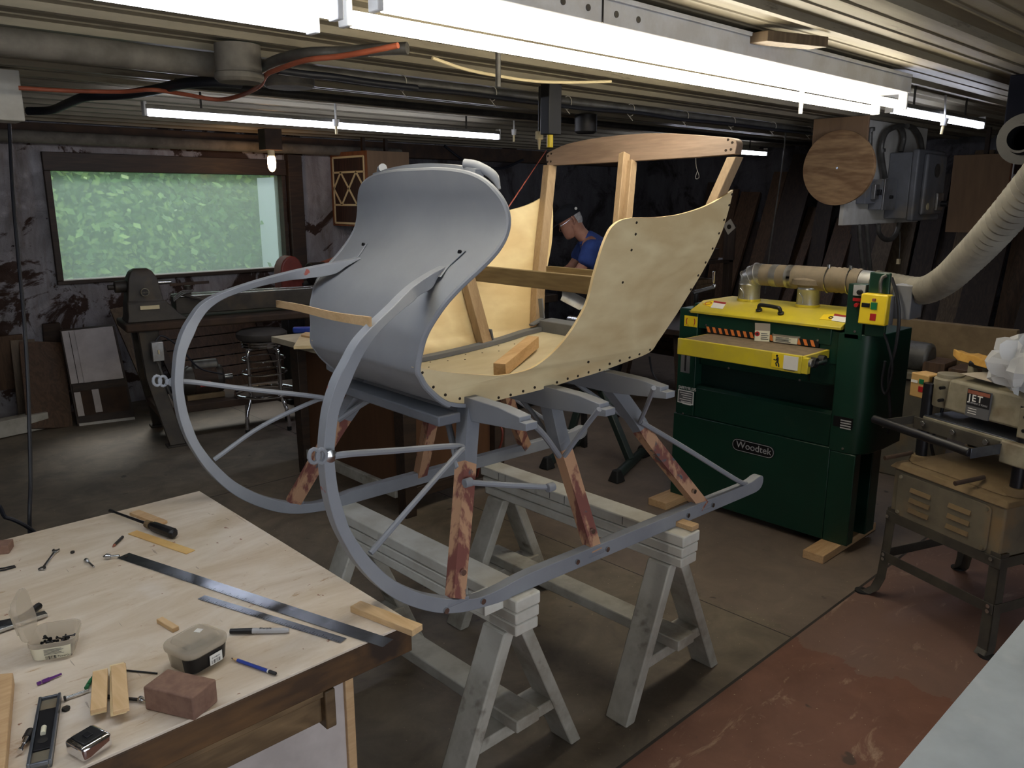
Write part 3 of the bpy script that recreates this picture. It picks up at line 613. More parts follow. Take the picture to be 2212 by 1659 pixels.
# side panels
NP = [(893, 793), (911, 795), (954, 802), (990, 806), (1027, 809), (1081, 811), (1135, 801), (1171, 782), (1207, 750), (1238, 710), (1262, 668), (1273, 640), (1281, 606), (1290, 573), (1301, 536), (1312, 508), (1321, 492), (1334, 480), (1351, 473), (1377, 470), (1420, 469), (1464, 464), (1507, 452), (1540, 438), (1568, 421), (1584, 410)]
NB = [(1582, 421), (1574, 454), (1561, 497), (1540, 545), (1516, 590), (1488, 636), (1450, 696), (1420, 740), (1402, 762), (1350, 783), (1294, 804), (1244, 819), (1200, 833), (1153, 846), (1110, 856), (1070, 866), (1029, 873), (992, 874), (965, 870), (947, 861), (929, 846), (911, 828), (900, 811)]
top3 = spline([on_panel(*p) for p in NP], 3); bot3 = spline([on_panel(*p) for p in NB], 3)
poly = top3+bot3
import bmesh as _bm
for k in (0, 1):
    bm = _bm.new(); vs0 = [bm.verts.new((co(p)[0], 0, co(p)[2])) for p in poly]; bm.faces.new(vs0)
    ext = _bm.ops.extrude_face_region(bm, geom=bm.faces[:]); [setattr(v_.co, 'y', .0095) for v_ in ext['geom'] if isinstance(v_, _bm.types.BMVert)]
    for i in range(1, 30): _bm.ops.bisect_plane(bm, geom=bm.verts[:]+bm.edges[:]+bm.faces[:], plane_co=(0, 0, 1.08+.022*i), plane_no=(0, 0, 1))
    _bm.ops.triangulate(bm, faces=bm.faces[:])
    mb = MB(); bm.verts.index_update(); pv = []
    for v_ in bm.verts:
        p = SL.pt(v_.co.x, PF(v_.co.z, v_.co.x)+v_.co.y, v_.co.z); pv.append(p if k == 0 else mir(p))
    mb.add(pv, [tuple(v_.index for v_ in f_.verts) for f_ in bm.faces]); bm.free(); mb.build('side_panel', M['birch'], sl, angle=35)
for k, (u, v) in enumerate([(912, 805), (936, 836), (962, 853), (993, 861), (1024, 861), (1050, 864), (1077, 859), (1103, 853), (1130, 845), (1155, 837), (1203, 826), (1226, 818), (1248, 812), (1271, 804), (1295, 799), (1271, 782), (1317, 786), (1339, 779), (1360, 772), (1381, 765), (1404, 755), (1581, 420), (1575, 443), (1564, 475), (1553, 504), (1539, 537), (1524, 567), (1508, 595), (1492, 625), (1375, 481), (1373, 506), (1364, 540), (1345, 610)]):
    p = on_panel(u, v); n = (SL.b*1+V((0, 0, max(co(p)[2]-1.12, 0)))).normalized()
    MB().cyl(p-n*.0012, p+n*.001, .0042, 8).build('screw_hole', M['hole'], sl)
# floor of the body, sills
fl = sorted([co(p) for p in bot3], key=lambda c: c[0]); fz = []
for a_ in [1.30+.05*i for i in range(18)]:
    c = min(fl, key=lambda q: abs(q[0]-a_)+(0 if q[2] < 1.3 else 9)); fz.append((a_, c[2]+.022))
zs = [z for _, z in fz]; zs = [sum(zs[max(0, i-2):i+3])/len(zs[max(0, i-2):i+3]) for i in range(len(zs))]
FLZ = list(zip([a for a, _ in fz], zs))
def floor_z(a): return min(FLZ, key=lambda q: abs(q[0]-a))[1]
MB().slab([[SL.pt(a_, b_, z) for b_ in (.212, .46, .708)] for a_, z in FLZ], (0, 0, -.012)).build('floor_panel', M['birch_in'], sl)
for b_ in (.226, .694): MB().slab([[SL.pt(a_, b_+d, z+.001) for d in (-.018, .018)] for a_, z in FLZ[2:]], (0, 0, .016)).build('floor_sill', M['primer_dark'], sl, bevel=.001)
za = floor_z(2.12)
MB().box((2.13, .215, za+.0), (2.21, .705, za+.045), SL).build('rear_sill', M['primer_dark'], sl, bevel=.003)
random.seed(2)
for k in range(12): a_ = 1.45+.05*k; MB().cyl(SL.pt(a_, .66-.03*(k % 3), floor_z(a_)+.0005), SL.pt(a_, .66-.03*(k % 3), floor_z(a_)+.0015), .003, 6).build('screw_hole', M['hole'], sl)
# posts and arch at the back
def arch_pt(b, z, off=0): return SL.pt(1.735+.355*z+off, b, z)
for sg in (-1, 1):
    ps = spline([arch_pt(.46-sg*(.46-(PF(z)+.028 if z < 1.7 else .035)), z) for z in (1.15, 1.3, 1.45, 1.6, 1.78)], 4)
    MB().sweep([[p-SL.a*.022-SL.b*.017, p+SL.a*.022-SL.b*.017, p+SL.a*.022+SL.b*.017, p-SL.a*.022+SL.b*.017] for p in ps]).build('back_post', M['ash'], sl, bevel=.002)
AT = [(1180, 345), (1181, 333), (1192, 325), (1225, 311), (1270, 301), (1320, 294), (1380, 289), (1440, 288), (1500, 291), (1550, 295), (1578, 298), (1589, 303), (1592, 312)]
AB = [(1588, 333), (1500, 340), (1400, 346), (1300, 352), (1182, 358)]
MB().prism(spline([in_arch(*p) for p in AT], 3)+[in_arch(*p) for p in AB], SL.a*.036).build('arch_rail', M['ash_y'], sl, bevel=.002, angle=30)
for (u, v) in ((1184, 337), (1191, 332), (1183, 350), (1190, 349), (1573, 302), (1582, 308), (1568, 325), (1579, 323)): p = in_arch(u, v); MB().cyl(p-SL.a*.0015, p+SL.a*.001, .0045, 8).build('screw_hole', M['hole'], sl)
p0, p1 = in_arch(1357, 333), in_arch(1345, 470); d = (p1-p0); MB().beam(p0-SL.a*.02, p0+d*1.7-SL.a*.02, .026, .034, up=SL.a).build('centre_slat', M['ash'], sl, bevel=.002)
MB().beam(p0-SL.a*.0+SL.b*-.02+d*.12, p0+d*1.7+SL.b*-.02, .026, .03, up=SL.a).build('centre_slat', M['ash'], sl, bevel=.002)
# seat rails, struts, brackets
c = co(S(1025, 590, b=.80)); aR = c[0]; c2 = co(S(1270, 615, a=aR)); zR = (c[2]+c2[2])/2
hh = lambda z: .46-PF(z)
MB().box((aR-.012, .46-hh(c2[2])+.01, zR-.028), (aR+.012, .46+hh(c[2])-.01, zR+.028), SL).build('seat_rail', M['poplar'], sl, bevel=.002)
c = co(S(1176, 585, b=.78)); aS = c[0]
MB().box((aS-.012, .46-hh(c[2])+.012, c[2]-.02), (aS+.012, .46+hh(c[2])-.06, c[2]+.02), SL).build('seat_rail', M['poplar'], sl, bevel=.002)
ft = S(1050, 752, b=.700); ft2 = S(1010, 603, b=.782)
def f_st(mb, T): mb.beam(T(ft), T(ft2), .036, .045, up=SL.a)
both(f_st, 'side_strut', M['ash'], bevel=.002)
def f_br(mb, T):
    p = ft+SL.a*.03+V((0, 0, .012)); mb.beam(T(p+V((0, 0, 0))), T(p+V((-.012, 0, .055))), .02, .007, up=SL.a); mb.beam(T(p), T(p+SL.a*.07+V((0, 0, .008))), .02, .007)
    q = SL.pt(2.155, .70, za+.048); mb.beam(T(q), T(q+V((0, 0, .075))+SL.b*.012), .022, .008, up=SL.a); mb.beam(T(q), T(q-SL.a*.06-V((0, 0, .02))), .022, .008)
both(f_br, 'corner_iron', M['primer_dark'], bevel=.002)
# bent strip tying the runner noses
q = [S(600, 656, b=.895), S(650, 665, b=.70), S(720, 682, b=.42), S(803, 695, b=.03)]; qs = spline(q, 6); mb = MB()
mb.sweep([[p+V((0, 0, .011)), p+V((0, 0, -.011)), p+V((0, 0, -.011))-SL.a*.006, p+V((0, 0, .011))-SL.a*.006] for p in qs]); mb.build('tie_strip', M['maple'], sl)
# loose block lying in the body
za = floor_z(1.55)+.022
e0 = S(1079, 799, z=za); e1 = S(1152, 738, z=floor_z(2.0)+.022)
bk = thing('wood_block', 'loose pale square timber offcut lying on the sleigh floor', 'wood block', e0)
MB().beam(e0, e1, .04, .04).build('block', M['oak_x'], bk, bevel=.001); 
# red cord from the ceiling tool to the dash
tt = thing('red_string', 'thin red string running from the ceiling down behind the grey dash', 'string', S(1098, 447, b=.3))
MB().tube([S(1098, 448, b=.35), P(1180, 325, y=2.6)], .0022, 6).build('string', M['redenamel'], tt)

# ---------------------------------------------------------------- sawhorses
def sawhorse(name, label, xa, ya, yb, zt=.6):
    """xa: middle of the top beam; ya, yb: ends"""
    t = thing('sawhorse', label, 'sawhorse', (xa, (ya+yb)/2, 0), 'sawhorses under the sleigh')
    for k in range(3): MB().box((xa-.045+.003*(k-1), ya+.004*k, zt-.038*(k+1)), (xa+.045, yb-.01*k, zt-.038*k-(.0005 if k == 0 else .004))).build('top_board', M['horse'], t, bevel=.005, seg=2)
    zl = zt-.115
    for y, sg in ((ya+.09, 1), (yb-.09, -1)):
        for sx in (-1, 1):
            foot = V((xa+sx*.245, y-sg*.012, .0)); top = V((xa+sx*.028, y, zl)); d = top-foot
            w = .045; l = lambda c: [c+V((-.022, -w, 0)), c+V((.022, -w, 0)), c+V((.022, w, 0)), c+V((-.022, w, 0))]
            MB().hexa(l(foot), l(top)).build('leg', M['horse_leg'], t, bevel=.005)
        zb = .155; MB().hexa([V((xa-.172, y-.045, zb)), V((xa+.172, y-.045, zb)), V((xa+.172, y+.045, zb)), V((xa-.172, y+.045, zb))], [V((xa-.158, y-.045, zb+.038)), V((xa+.158, y-.045, zb+.038)), V((xa+.158, y+.045, zb+.038)), V((xa-.158, y+.045, zb+.038))]).build('end_brace', M['horse_leg'], t, bevel=.004)
    MB().box((xa-.045, ya+.0, .1932), (xa+.045, yb-.0, .2312)).build('stretcher', M['horse_leg'], t, bevel=.004)
    return t
h1 = sawhorse('sawhorse', 'nearest white-painted sawhorse, under the front curve of the runners', 1.415, 1.418, 2.36)
h2 = sawhorse('sawhorse', 'white-painted sawhorse farther back, with pencil marks and a wood shim on its end', 2.09, 1.352, 2.33)
for u in (1078, 1092, 1188, 1220, 1258, 1345): 
    p = P(u, 1035+(u-1078)*.345, x=2.044); MB().box((2.0415, p.y-.001, .568), (2.0445, p.y+.001, .596)).build('pencil_mark', M['ink'], h2)
p = P(1490, 1143, z=.606); s_ = thing('wood_shim', 'short pale wood shim on the right end of the far sawhorse', 'wood shim', (p.x, p.y, .6))
MB().beam((2.115, 1.49, .609), (2.118, 1.36, .609), .04, .016).build('shim', M['oak_x'], s_, bevel=.001)
w_ = thing('wood_wedge', 'small white wedge of wood under the runner by the near sawhorse', 'wood wedge', P(978, 1325, y=1.46))
c = P(978, 1326, y=1.46); MB().box((1.30, 1.47, .56), (1.369, 1.54, .5985)).build('wedge', M['horse'], w_, bevel=.002)
# hardware bracket on near horse
for dy in (.0,): MB().box((1.3655, 1.62, .50), (1.3695, 1.70, .57)).build('clamp_plate', M['horse'], h1, bevel=.002)
# ---------------------------------------------------------------- workbench at lower left
BT = .72
def B(u, v, z=BT): return P(u, v, z=z)
# top: stained pale laminate with dark plywood edge
m, N, L, b = node_mat('worn_bench_top'); v = coords(N, L); vs_ = coords(N, L, (.6, 2, 1))
c = mixc(N, L, ramp(N, L, noise(N, L, vs_, 4, 7, .7, .7), .34, .7), srgb(226, 214, 198), srgb(196, 176, 148))
c = mixc(N, L, ramp(N, L, noise(N, L, coords(N, L, (1.2, 5, 1)), 5, 8, .75, 1.5), .60, .70), c, srgb(178, 144, 104))
c = mixc(N, L, ramp(N, L, noise(N, L, v, 3, 5, .6), .56, .75), c, srgb(232, 224, 216))
sc_ = ramp(N, L, noise(N, L, coords(N, L, (16, 1.2, 1)), 6, 2, .5), .735, .745); c = mixc(N, L, math_(N, L, 'MULTIPLY', sc_, .5), c, srgb(120, 100, 84))
c = mixc(N, L, ramp(N, L, noise(N, L, v, 38, 3, .5), .72, .74), c, srgb(150, 108, 84))
c = mixc(N, L, ramp(N, L, noise(N, L, v, 24, 3, .5), .755, .77), c, srgb(186, 110, 96))
L.new(c, b.inputs['Base Color']); b.inputs['Roughness'].default_value = .5; M['benchtop'] = m
bn = thing('workbench', 'large wooden workbench with a pale worn top at lower left', 'workbench', (.4, 1.9, 0))
EX = .975
def edgepoly(z): return [(-1.3, 1.335, z), (.80, 1.352, z), (EX, 1.352, z), (EX+.0, 2.505, z), (-1.3, 2.495, z)]
MB().prism(edgepoly(BT-.006), (0, 0, .006)).build('bench_top', M['benchtop'], bn, bevel=.001)
MB().prism([(x*.999, y, z) for x, y, z in edgepoly(BT-.072)], (0, 0, .0658)).build('top_edge', M['benchside'], bn, bevel=.002)
MB().box((-1.2, 1.385, BT-.165), (.765, 1.41, BT-.073)).build('front_rail', M['benchleg'], bn, bevel=.003)
MB().box((-1.2, 1.372, BT-.100), (.775, 1.386, BT-.085)).build('rail_lip', M['benchleg'], bn, bevel=.002)
MB().box((.755, 1.365, BT-.175), (.78, 1.43, BT-.085)).build('rail_bracket', M['benchleg'], bn, bevel=.003)
MB().box((-1.2, 1.46, .0), (.855, 1.48, BT-.073)).build('side_panel', M['white_panel'], bn)
MB().box((.855, 1.45, .0), (.877, 1.49, BT-.073)).build('corner_post', M['oak_x'], bn, bevel=.002)
MB().box((.70, 2.36, 0), (.78, 2.44, BT-.073)).build('leg', M['benchleg'], bn, bevel=.004)
MB().box((-1.2, 2.36, 0), (-1.12, 2.44, BT-.073)).build('leg', M['benchleg'], bn, bevel=.004)
for (u, v_, du) in ((100, 0, 0),): pass

def lay(name, label, cat, parts, at):
    t = thing(name, label, cat, at)
    for nm, mb, mt, kw in parts: mb.build(nm, mt, t, **kw)
    return t
def plank(name, label, cat, a, b_, w, h, mt, at_z=BT, bevel=.001):
    z = at_z+h/2+.0004; A, Bp = P(*a, z=at_z+h/2), P(*b_, z=at_z+h/2)
    t = MB().beam(V((A.x, A.y, z)), V((Bp.x, Bp.y, z)), w, h).build(name, mt, loc=(A.x, A.y, at_z), bevel=bevel); return tag(t, label, cat)
# steel rules
def rule(label, a, b_, w, hole):
    A, Bp = B(*a, z=BT+.0015), B(*b_, z=BT+.0015); t = thing('steel_rule', label, 'ruler', (A.x, A.y, BT))
    MB().beam(A+V((0, 0, .0)), Bp, w, .0014).build('blade', M['rule'], t)
    d = (Bp-A); n = d.cross(V((0, 0, 1))).normalized(); k = int(d.length/.0254)
    for i in range(1, k): 
        p = A+d*(i/k); MB().box((0, 0, 0), (.0008, .007, .0004), Frame((p.x+n.x*(w/2-.008), p.y+n.y*(w/2-.008)), math.degrees(math.atan2(d.y, d.x)))).build if False else None
    mbx = MB()
    for i in range(1, min(k*4, 90)):
        p = A+d*(i/(k*4)); ln = .010 if i % 4 == 0 else .005; q = p+n*(w/2-.0005)+V((0, 0, .0009)); mbx.beam(q, q-n*ln, .0006, .0003)
    gr = mbx.build('graduations', M['ink'], t); gr['kind'] = 'stuff'
    if hole: MB().cyl(A+d.normalized()*.014+V((0, 0, .0009)), A+d.normalized()*.014+V((0, 0, .0013)), .0045, 12).build('hanging_hole', M['hole'], t)
M['rule'] = mat('brushed_steel_rule', (150, 154, 160), (110, 114, 120), scale=9, rough=.22, metal=.95)
rule('long wide steel ruler, its right end overhanging the bench edge', (266, 1200), (838, 1390), .036, True)
rule('shorter narrow steel ruler lying parallel below the long one', (435, 1290), (742, 1384), .021, False)
# marker and pencil
def cylthing(name, label, cat, a, b_, segs, r0, n=12):
    """segs: (name, t0, t1, ra, rb, mat)"""
    A, Bp = B(*a, z=BT+r0), B(*b_, z=BT+r0); t = thing(name, label, cat, (A.x, A.y, BT)); d = Bp-A; d.z = 0; A.z = Bp.z = BT+r0+.0005
    for nm, t0, t1, ra, rb, mt in segs: MB().cyl(A+d*t0, A+d*t1, ra, n, rb).build(nm, M[mt], t, bevel=.0004)
    return t, A, d
t, A, d = cylthing('marker_pen', 'black and light grey permanent marker lying beside the lidded tub', 'marker', (497, 1364), (624, 1362), (('cap', 0, .38, .0055, .0063, 'black'), ('barrel', .38, .94, .0063, .0058, 'letter_grey'), ('barrel_end', .94, 1, .0052, .0045, 'letter_grey')), .0065)
dn = d.normalized(); up_ = V((0, 0, 1)).cross(dn).normalized(); lettering('Sharpie', 'lettering', A+d*.50-up_*.003+V((0, 0, .0064)), dn, up_, .009, M['ink'], t, extrude=.0002)
cylthing('pencil', 'blue pencil with a black end lying right of the lidded tub', 'pencil', (500, 1422), (596, 1456), (('lead', 0, .04, .0008, .002, 'ink'), ('sharpened_tip', .04, .14, .002, .0038, 'maple'), ('barrel', .14, .82, .0038, .0038, 'bluepl'), ('ferrule', .82, .85, .004, .004, 'label_white'), ('end', .85, 1, .0039, .0037, 'black')), .0045, 6)
# screwdriver
t, A, d = cylthing('screwdriver', 'large old screwdriver with a black ribbed handle near the far bench edge', 'screwdriver', (238, 1103), (378, 1154), (('shaft', 0, .6, .0035, .0045, 'blackmetal'), ('blade_tip', -.0, .06, .006, .0045, 'iron'), ('collar', .58, .64, .011, .012, 'cast_dust'), ('neck', .64, .69, .009, .010, 'black'), ('handle', .69, .97, .0145, .0155, 'black'), ('handle_end', .97, 1.0, .0135, .009, 'black')), .0155, 10)
# wood strips and blocks
plank('wood_strip', 'short pale wood strip beyond the screwdriver handle', 'wood strip', (290, 1107), (352, 1131), .03, .009, M['oak_x'])
plank('wood_strip', 'thin yellowish wood strip in front of the screwdriver handle', 'wood strip', (286, 1150), (412, 1193), .028, .003, M['foamwood'] if 'foamwood' in M else M['birch'])
plank('wood_strip', 'plywood strip at the right corner of the workbench', 'wood strip', (768, 1310), (902, 1362), .034, .015, M['maple'])
plank('wood_stick', 'small square stick poking out behind the lidded tub', 'wood stick', (345, 1339), (380, 1360), .015, .010, M['maple'])
plank('wood_block', 'brown block at the far left edge of the workbench', 'wood block', (-30, 1186), (24, 1180), .05, .022, M['redbrick_wood'])
# loose board at the left edge
zb = BT+.028
q0, q1, q2, q3 = P(-90, 1462, z=zb), P(28, 1452, z=zb), P(8, 1680, z=zb), P(-120, 1690, z=zb)
tag(MB().prism([V((p.x, p.y, BT+.0004)) for p in (q0, q1, q2, q3)], (0, 0, .027)).build('wood_board', M['oak_x'], loc=(q1.x, q1.y, BT), bevel=.002), 'wide pale board cut off by the left edge of the photo, on the workbench', 'board')
# two pairs of plywood strips crossing small tools
for i, (a, b_, lab) in enumerate((((217, 1450), (213, 1536), 'left stack of two plywood strips'), ((255, 1437), (262, 1538), 'right stack of two plywood strips lying askew'))):
    for k in range(2):
        o = plank('plywood_strip', lab+(', lower one' if k == 0 else ', upper one')+' on the workbench', 'plywood strip', (a[0]+(3*k-2 if i else 0), a[1]+2*k), (b_[0]-(6 if (i and not k) else 0), b_[1]+3-4*k), .027, .0078, M['maple'] if k else M['birch'], at_z=BT+.0095+k*.0082)
# sanding block
zt = BT+.05
q = [P(308, 1482, z=zt), P(362, 1442, z=zt), P(467, 1465, z=zt), P(415, 1506, z=zt)]
tag(MB().prism([V((p.x, p.y, BT+.0005)) for p in q], (0, 0, .048)).build('sanding_block', M['redbrick_wood'], loc=(q[0].x, q[0].y, BT), bevel=.003), 'brown rectangular sanding block in front of the lidded tub', 'sanding block')
# spirit level
A_, B_ = P(108, 1503, z=BT+.012), P(84, 1650, z=BT+.012); d = (B_-A_); ln = d.length; fr = Frame((A_.x, A_.y), math.degrees(math.atan2(d.y, d.x)))
t = thing('spirit_level', 'small grey metal spirit level with black centre at lower left', 'level', (A_.x, A_.y, BT)); w = .0185
MB().box((0, -w, BT+.0005), (ln, w, BT+.008), fr).build('web', M['dusty_grey'], t, bevel=.001)
for s_ in (-1, 1): MB().box((0, min(s_*w, s_*(w-.005)), BT+.0005), (ln, max(s_*w, s_*(w-.005)), BT+.015), fr).build('flange', M['tablesteel'], t, bevel=.001)
for a_ in (0, ln-.005): MB().box((a_, -w+.005, BT+.0005), (a_+.005, w-.005, BT+.0135), fr).build('end_flange', M['tablesteel'], t, bevel=.001)
MB().box((ln*.2, -w+.0052, BT+.007), (ln*.80, w-.0052, BT+.011), fr).build('centre_plate', M['blackmetal'], t, bevel=.001)
MB().cyl(fr.pt(ln*.50, -.001, BT+.0135), fr.pt(ln*.60, -.001, BT+.0135), .0045, 12).build('vial', M['label_cream'], t)
MB().cyl(fr.pt(ln*.68, 0, BT+.0105), fr.pt(ln*.68, 0, BT+.0118), .008, 14).build('vial_window', M['iron'], t)
# tape measure
A_, B_ = P(146, 1600, z=BT+.028), P(192, 1573, z=BT+.028); d = B_-A_; fr = Frame((A_.x, A_.y), math.degrees(math.atan2(d.y, d.x)))
t = thing('tape_measure', 'chrome pocket tape measure lying at the front of the workbench', 'tape measure', (A_.x, A_.y, BT))
MB().box((-.002, -.045, BT+.0005), (.052, .008, BT+.028), fr).build('case', M['chrome'], t, bevel=.006, seg=3)
MB().box((.006, -.038, BT+.0275), (.044, .002, BT+.0305), fr).build('top_plate', M['black'], t, bevel=.002)
MB().box((.018, -.026, BT+.0302), (.030, -.012, BT+.0325), fr).build('lock_button', M['blackmetal'], t, bevel=.001)
# purple and green bits, drill bits, bolts and nuts
cylthing('drill_bit', 'small purple driver bit left of the green one', 'drill bit', (80, 1478), (133, 1456), (('shank', 0, .16, .0038, .0038, 'purple'), ('hex', .2, .5, .0042, .0042, 'purple'), ('tip', .5, 1, .003, .0022, 'purple')), .004, 6) if 'purple' in M else None
cylthing('drill_bit', 'small green driver bit beside the left plywood strips', 'drill bit', (186, 1487), (204, 1456), (('shank', 0, .2, .0042, .0042, 'greenbtn'), ('hex', .24, .6, .0042, .0038, 'greenbtn'), ('tip', .6, 1, .003, .0018, 'greenbtn')), .004, 6)
cylthing('drill_bit', 'thin black twist drill bit behind the sanding block', 'drill bit', (268, 1448), (340, 1455), (('flutes', 0, .55, .0018, .0018, 'blackmetal'), ('shank', .55, 1, .0018, .0018, 'blackmetal')), .002, 8)
cylthing('countersink_bit', 'short steel countersink bit touching the ruler end', 'drill bit', (222, 1203), (258, 1201), (('cone', 0, .22, .001, .008, 'steel'), ('head', .22, .48, .008, .006, 'steel'), ('shank', .48, 1, .003, .003, 'steel')), .008, 12)
cylthing('metal_pin', 'dark pointed metal pin below the screwdriver', 'pin', (243, 1182), (265, 1160), (('tip', 0, .2, .001, .004, 'terracotta'), ('body', .2, 1, .004, .004, 'iron')), .004, 10)
cylthing('bolt', 'short bright bolt right of the small nut', 'bolt', (186, 1210), (203, 1225), (('head', 0, .15, .006, .006, 'steel'), ('shank', .15, 1, .003, .003, 'steel')), .006, 10)
cylthing('bolt', 'long bright bolt at the top of the spirit level', 'bolt', (138, 1510), (192, 1491), (('head', 0, .08, .005, .005, 'iron'), ('shank', .08, 1, .0028, .0028, 'steel')), .005, 10)
cylthing('bolt', 'bright bolt in front of the sanding block', 'bolt', (302, 1510), (340, 1529), (('head', 0, .12, .006, .006, 'steel'), ('shank', .12, 1, .0028, .0028, 'steel')), .006, 10)
cylthing('socket_bit', 'dark bolt lying across under both plywood strip stacks', 'bolt', (228, 1505), (300, 1512), (('head', 0, .2, .0042, .0042, 'iron'), ('shank', .2, 1, .0032, .0032, 'iron')), .0042, 10)
for (u, v_, lab, r) in ((157, 1195, 'small dark nut right of the wrench', .0055), (143, 1534, 'small dark square nut right of the spirit level', .0075)):
    p = B(u, v_); mb = MB(); ring = lambda rr, z, ph=0: [V((p.x+rr*math.cos(k*math.pi/3+ph), p.y+rr*math.sin(k*math.pi/3+ph), z)) for k in range(6)]
    mb.sweep([ring(r, BT+.0005), ring(r, BT+.006)]); t = thing('hex_nut', lab, 'nut', p); mb.build('body', M['iron'], t, bevel=.0006); MB().cyl(V((p.x, p.y, BT+.0055)), V((p.x, p.y, BT+.0065)), r*.5, 10).build('bore', M['hole'], t)
# wrench
A_, B_ = B(92, 1228, z=BT+.004), B(120, 1190, z=BT+.004); t = thing('wrench', 'small steel open-ended wrench near the left of the workbench', 'wrench', (A_.x, A_.y, BT)); d = (B_-A_).normalized(); n = V((0, 0, 1)).cross(d)
MB().beam(A_+d*.006, B_-d*.006, .0065, .004).build('shank', M['steel'], t, bevel=.001)
for c0, sg in ((A_, -1), (B_, 1)):
    MB().prism([c0-d*sg*.008-n*.006+V((0, 0, -.002)), c0+d*sg*.004-n*.010+V((0, 0, -.002)), c0+d*sg*.012-n*.006+V((0, 0, -.002)), c0+d*sg*.004-n*.003+V((0, 0, -.002)), c0+d*sg*.004+n*.003+V((0, 0, -.002)), c0+d*sg*.012+n*.006+V((0, 0, -.002)), c0+d*sg*.004+n*.010+V((0, 0, -.002)), c0-d*sg*.008+n*.006+V((0, 0, -.002))], (0, 0, .0045)).build('jaw', M['steel'], t, bevel=.0006)
# socket driver bit at lower left
cylthing('nut_driver', 'small nut driver bit leaning by the left side of the spirit level', 'driver bit', (42, 1624), (66, 1580), (('tip', 0, .1, .005, .005, 'chrome'), ('neck', .1, .35, .0028, .0028, 'chrome'), ('body', .35, .65, .004, .006, 'chrome'), ('socket', .65, 1, .0075, .0075, 'iron')), .0075, 12)
# small clip at the left edge and pliers behind the open tub
q = [B(-10, 1232), B(10, 1229), B(32, 1224), B(34, 1227), B(12, 1233), B(-10, 1237)]; t = thing('wire_clip', 'thin steel clip at the left edge above the open tub', 'clip', q[1])
MB().tube([p+V((0, 0, .003)) for p in q], .0018, 6).build('wire', M['blackmetal'], t)
t = thing('chisel', 'steel bar and dark handle behind the open tub at the left edge', 'tool', B(30, 1355))
MB().beam(B(-40, 1372, z=BT+.008), B(100, 1325, z=BT+.008), .02, .008).build('bar', M['steel'], t, bevel=.001); MB().tube(spline([B(-40, 1355, z=BT+.012), B(40, 1338, z=BT+.014), B(85, 1308, z=BT+.014)], 4), .008, 8).build('handle', M['black'], t)
# --- plastic tubs
def rr(fr, a0, b0, a1, b1, z, r, n=5, inset=0):
    a0 += inset; b0 += inset; a1 -= inset; b1 -= inset; r = max(r-inset, .002); out = []
    for (ca, cb, ph) in ((a1-r, b1-r, 0), (a0+r, b1-r, 1), (a0+r, b0+r, 2), (a1-r, b0+r, 3)):
        for k in range(n+1): an = (ph+k/n)*math.pi/2; out.append(fr.pt(ca+r*math.cos(an), cb+r*math.sin(an), z))
    return out
def tub(label, fr, wa, wb, h, r, z0, open_=True, taper=.006):
    t = thing('plastic_tub', label, 'tub', fr.pt(0, 0, z0)); lv = [(z0+.001, taper+.003), (z0+.004, taper), (z0+h-.01, .001), (z0+h-.009, -.003), (z0+h, -.003)]
    mb = MB(); rings = [rr(fr, -wa/2, -wb/2, wa/2, wb/2, z, r, inset=i) for z, i in lv]
    inner = [rr(fr, -wa/2, -wb/2, wa/2, wb/2, z, r, inset=i+.0018) for z, i in ((z0+h, -.002), (z0+.004, taper+.001))]
    mb.sweep(rings+inner); mb.build('tub_body', M['tub'], t, angle=50)
    return t
def lidmesh(fr, wa, wb, z, r, M_=None):
    mb = MB(); rings = [rr(fr, -wa/2, -wb/2, wa/2, wb/2, z+dz, r, inset=i) for dz, i in ((-.008, -.004), (0, -.004), (.003, -.001), (.003, .010), (.011, .014), (.0125, .018))]
    mb.sweep(rings)
    if M_: mb.v = [M_ @ p for p in mb.v]
    return mb
# closed tub
c0, cL, cR = P(425, 1448, z=BT), P(352, 1396, z=BT), P(500, 1402, z=BT)
fr = Frame((0, 0), 0); e = (P(497, 1410, z=BT+.01)-P(428, 1450, z=BT+.01)); ang = math.degrees(math.atan2(e.y, e.x)); cen = P(424, 1402, z=BT+.03)
frc = Frame((cen.x, cen.y), ang)
t = tub('closed cloudy plastic tub of screws with a dark printed label', frc, .098, .088, .05, .022, BT); lidmesh(frc, .098, .088, BT+.052, .022).build('lid', M['tub'], t, angle=50)
def band(fr, wa, wb, r, z0, z1, k0, k1, inset=.001):
    a = rr(fr, -wa/2, -wb/2, wa/2, wb/2, z0, r, inset=inset-.0022+.004); b_ = rr(fr, -wa/2, -wb/2, wa/2, wb/2, z1, r, inset=inset-.0022); n = len(a)
    idx = [(k) % n for k in range(k0, k1+1)]; mb = MB(); mb.grid([[a[i] for i in idx], [b_[i] for i in idx]]); return mb
band(frc, .098, .088, .022, BT+.006, BT+.038, 12, 24).build('printed_label', M['woodtek_plate'], t, fix=False)
MB().box((-.040, -.036, BT+.002), (.042, .036, BT+.030), frc).build('screws_inside', M['screwpile'] if 'screwpile' in M else M['conduit'], t, bevel=.01)
MB().box((-.004, -.0462, BT+.008), (.026, -.0452, BT+.030), frc).build('price_label', M['label_white'], t)
for i, wdt in enumerate((.001, .0005, .0015, .001, .0005, .001, .0018, .0006)): MB().box((.0+i*.0028, -.0466, BT+.010), (.0+i*.0028+wdt, -.046, BT+.018), frc).build('barcode_line', M['ink'], t)
lettering('P1148571', 'lettering', frc.pt(.001, -.0464, BT+.0205), frc.a, (0, 0, 1), .005, M['ink'], t, extrude=.0001)
lettering('PowerGrip', 'lettering', frc.pt(.0492, -.028, BT+.026), frc.b, (0, 0, 1), .0075, M['label_white'], t, extrude=.0001)
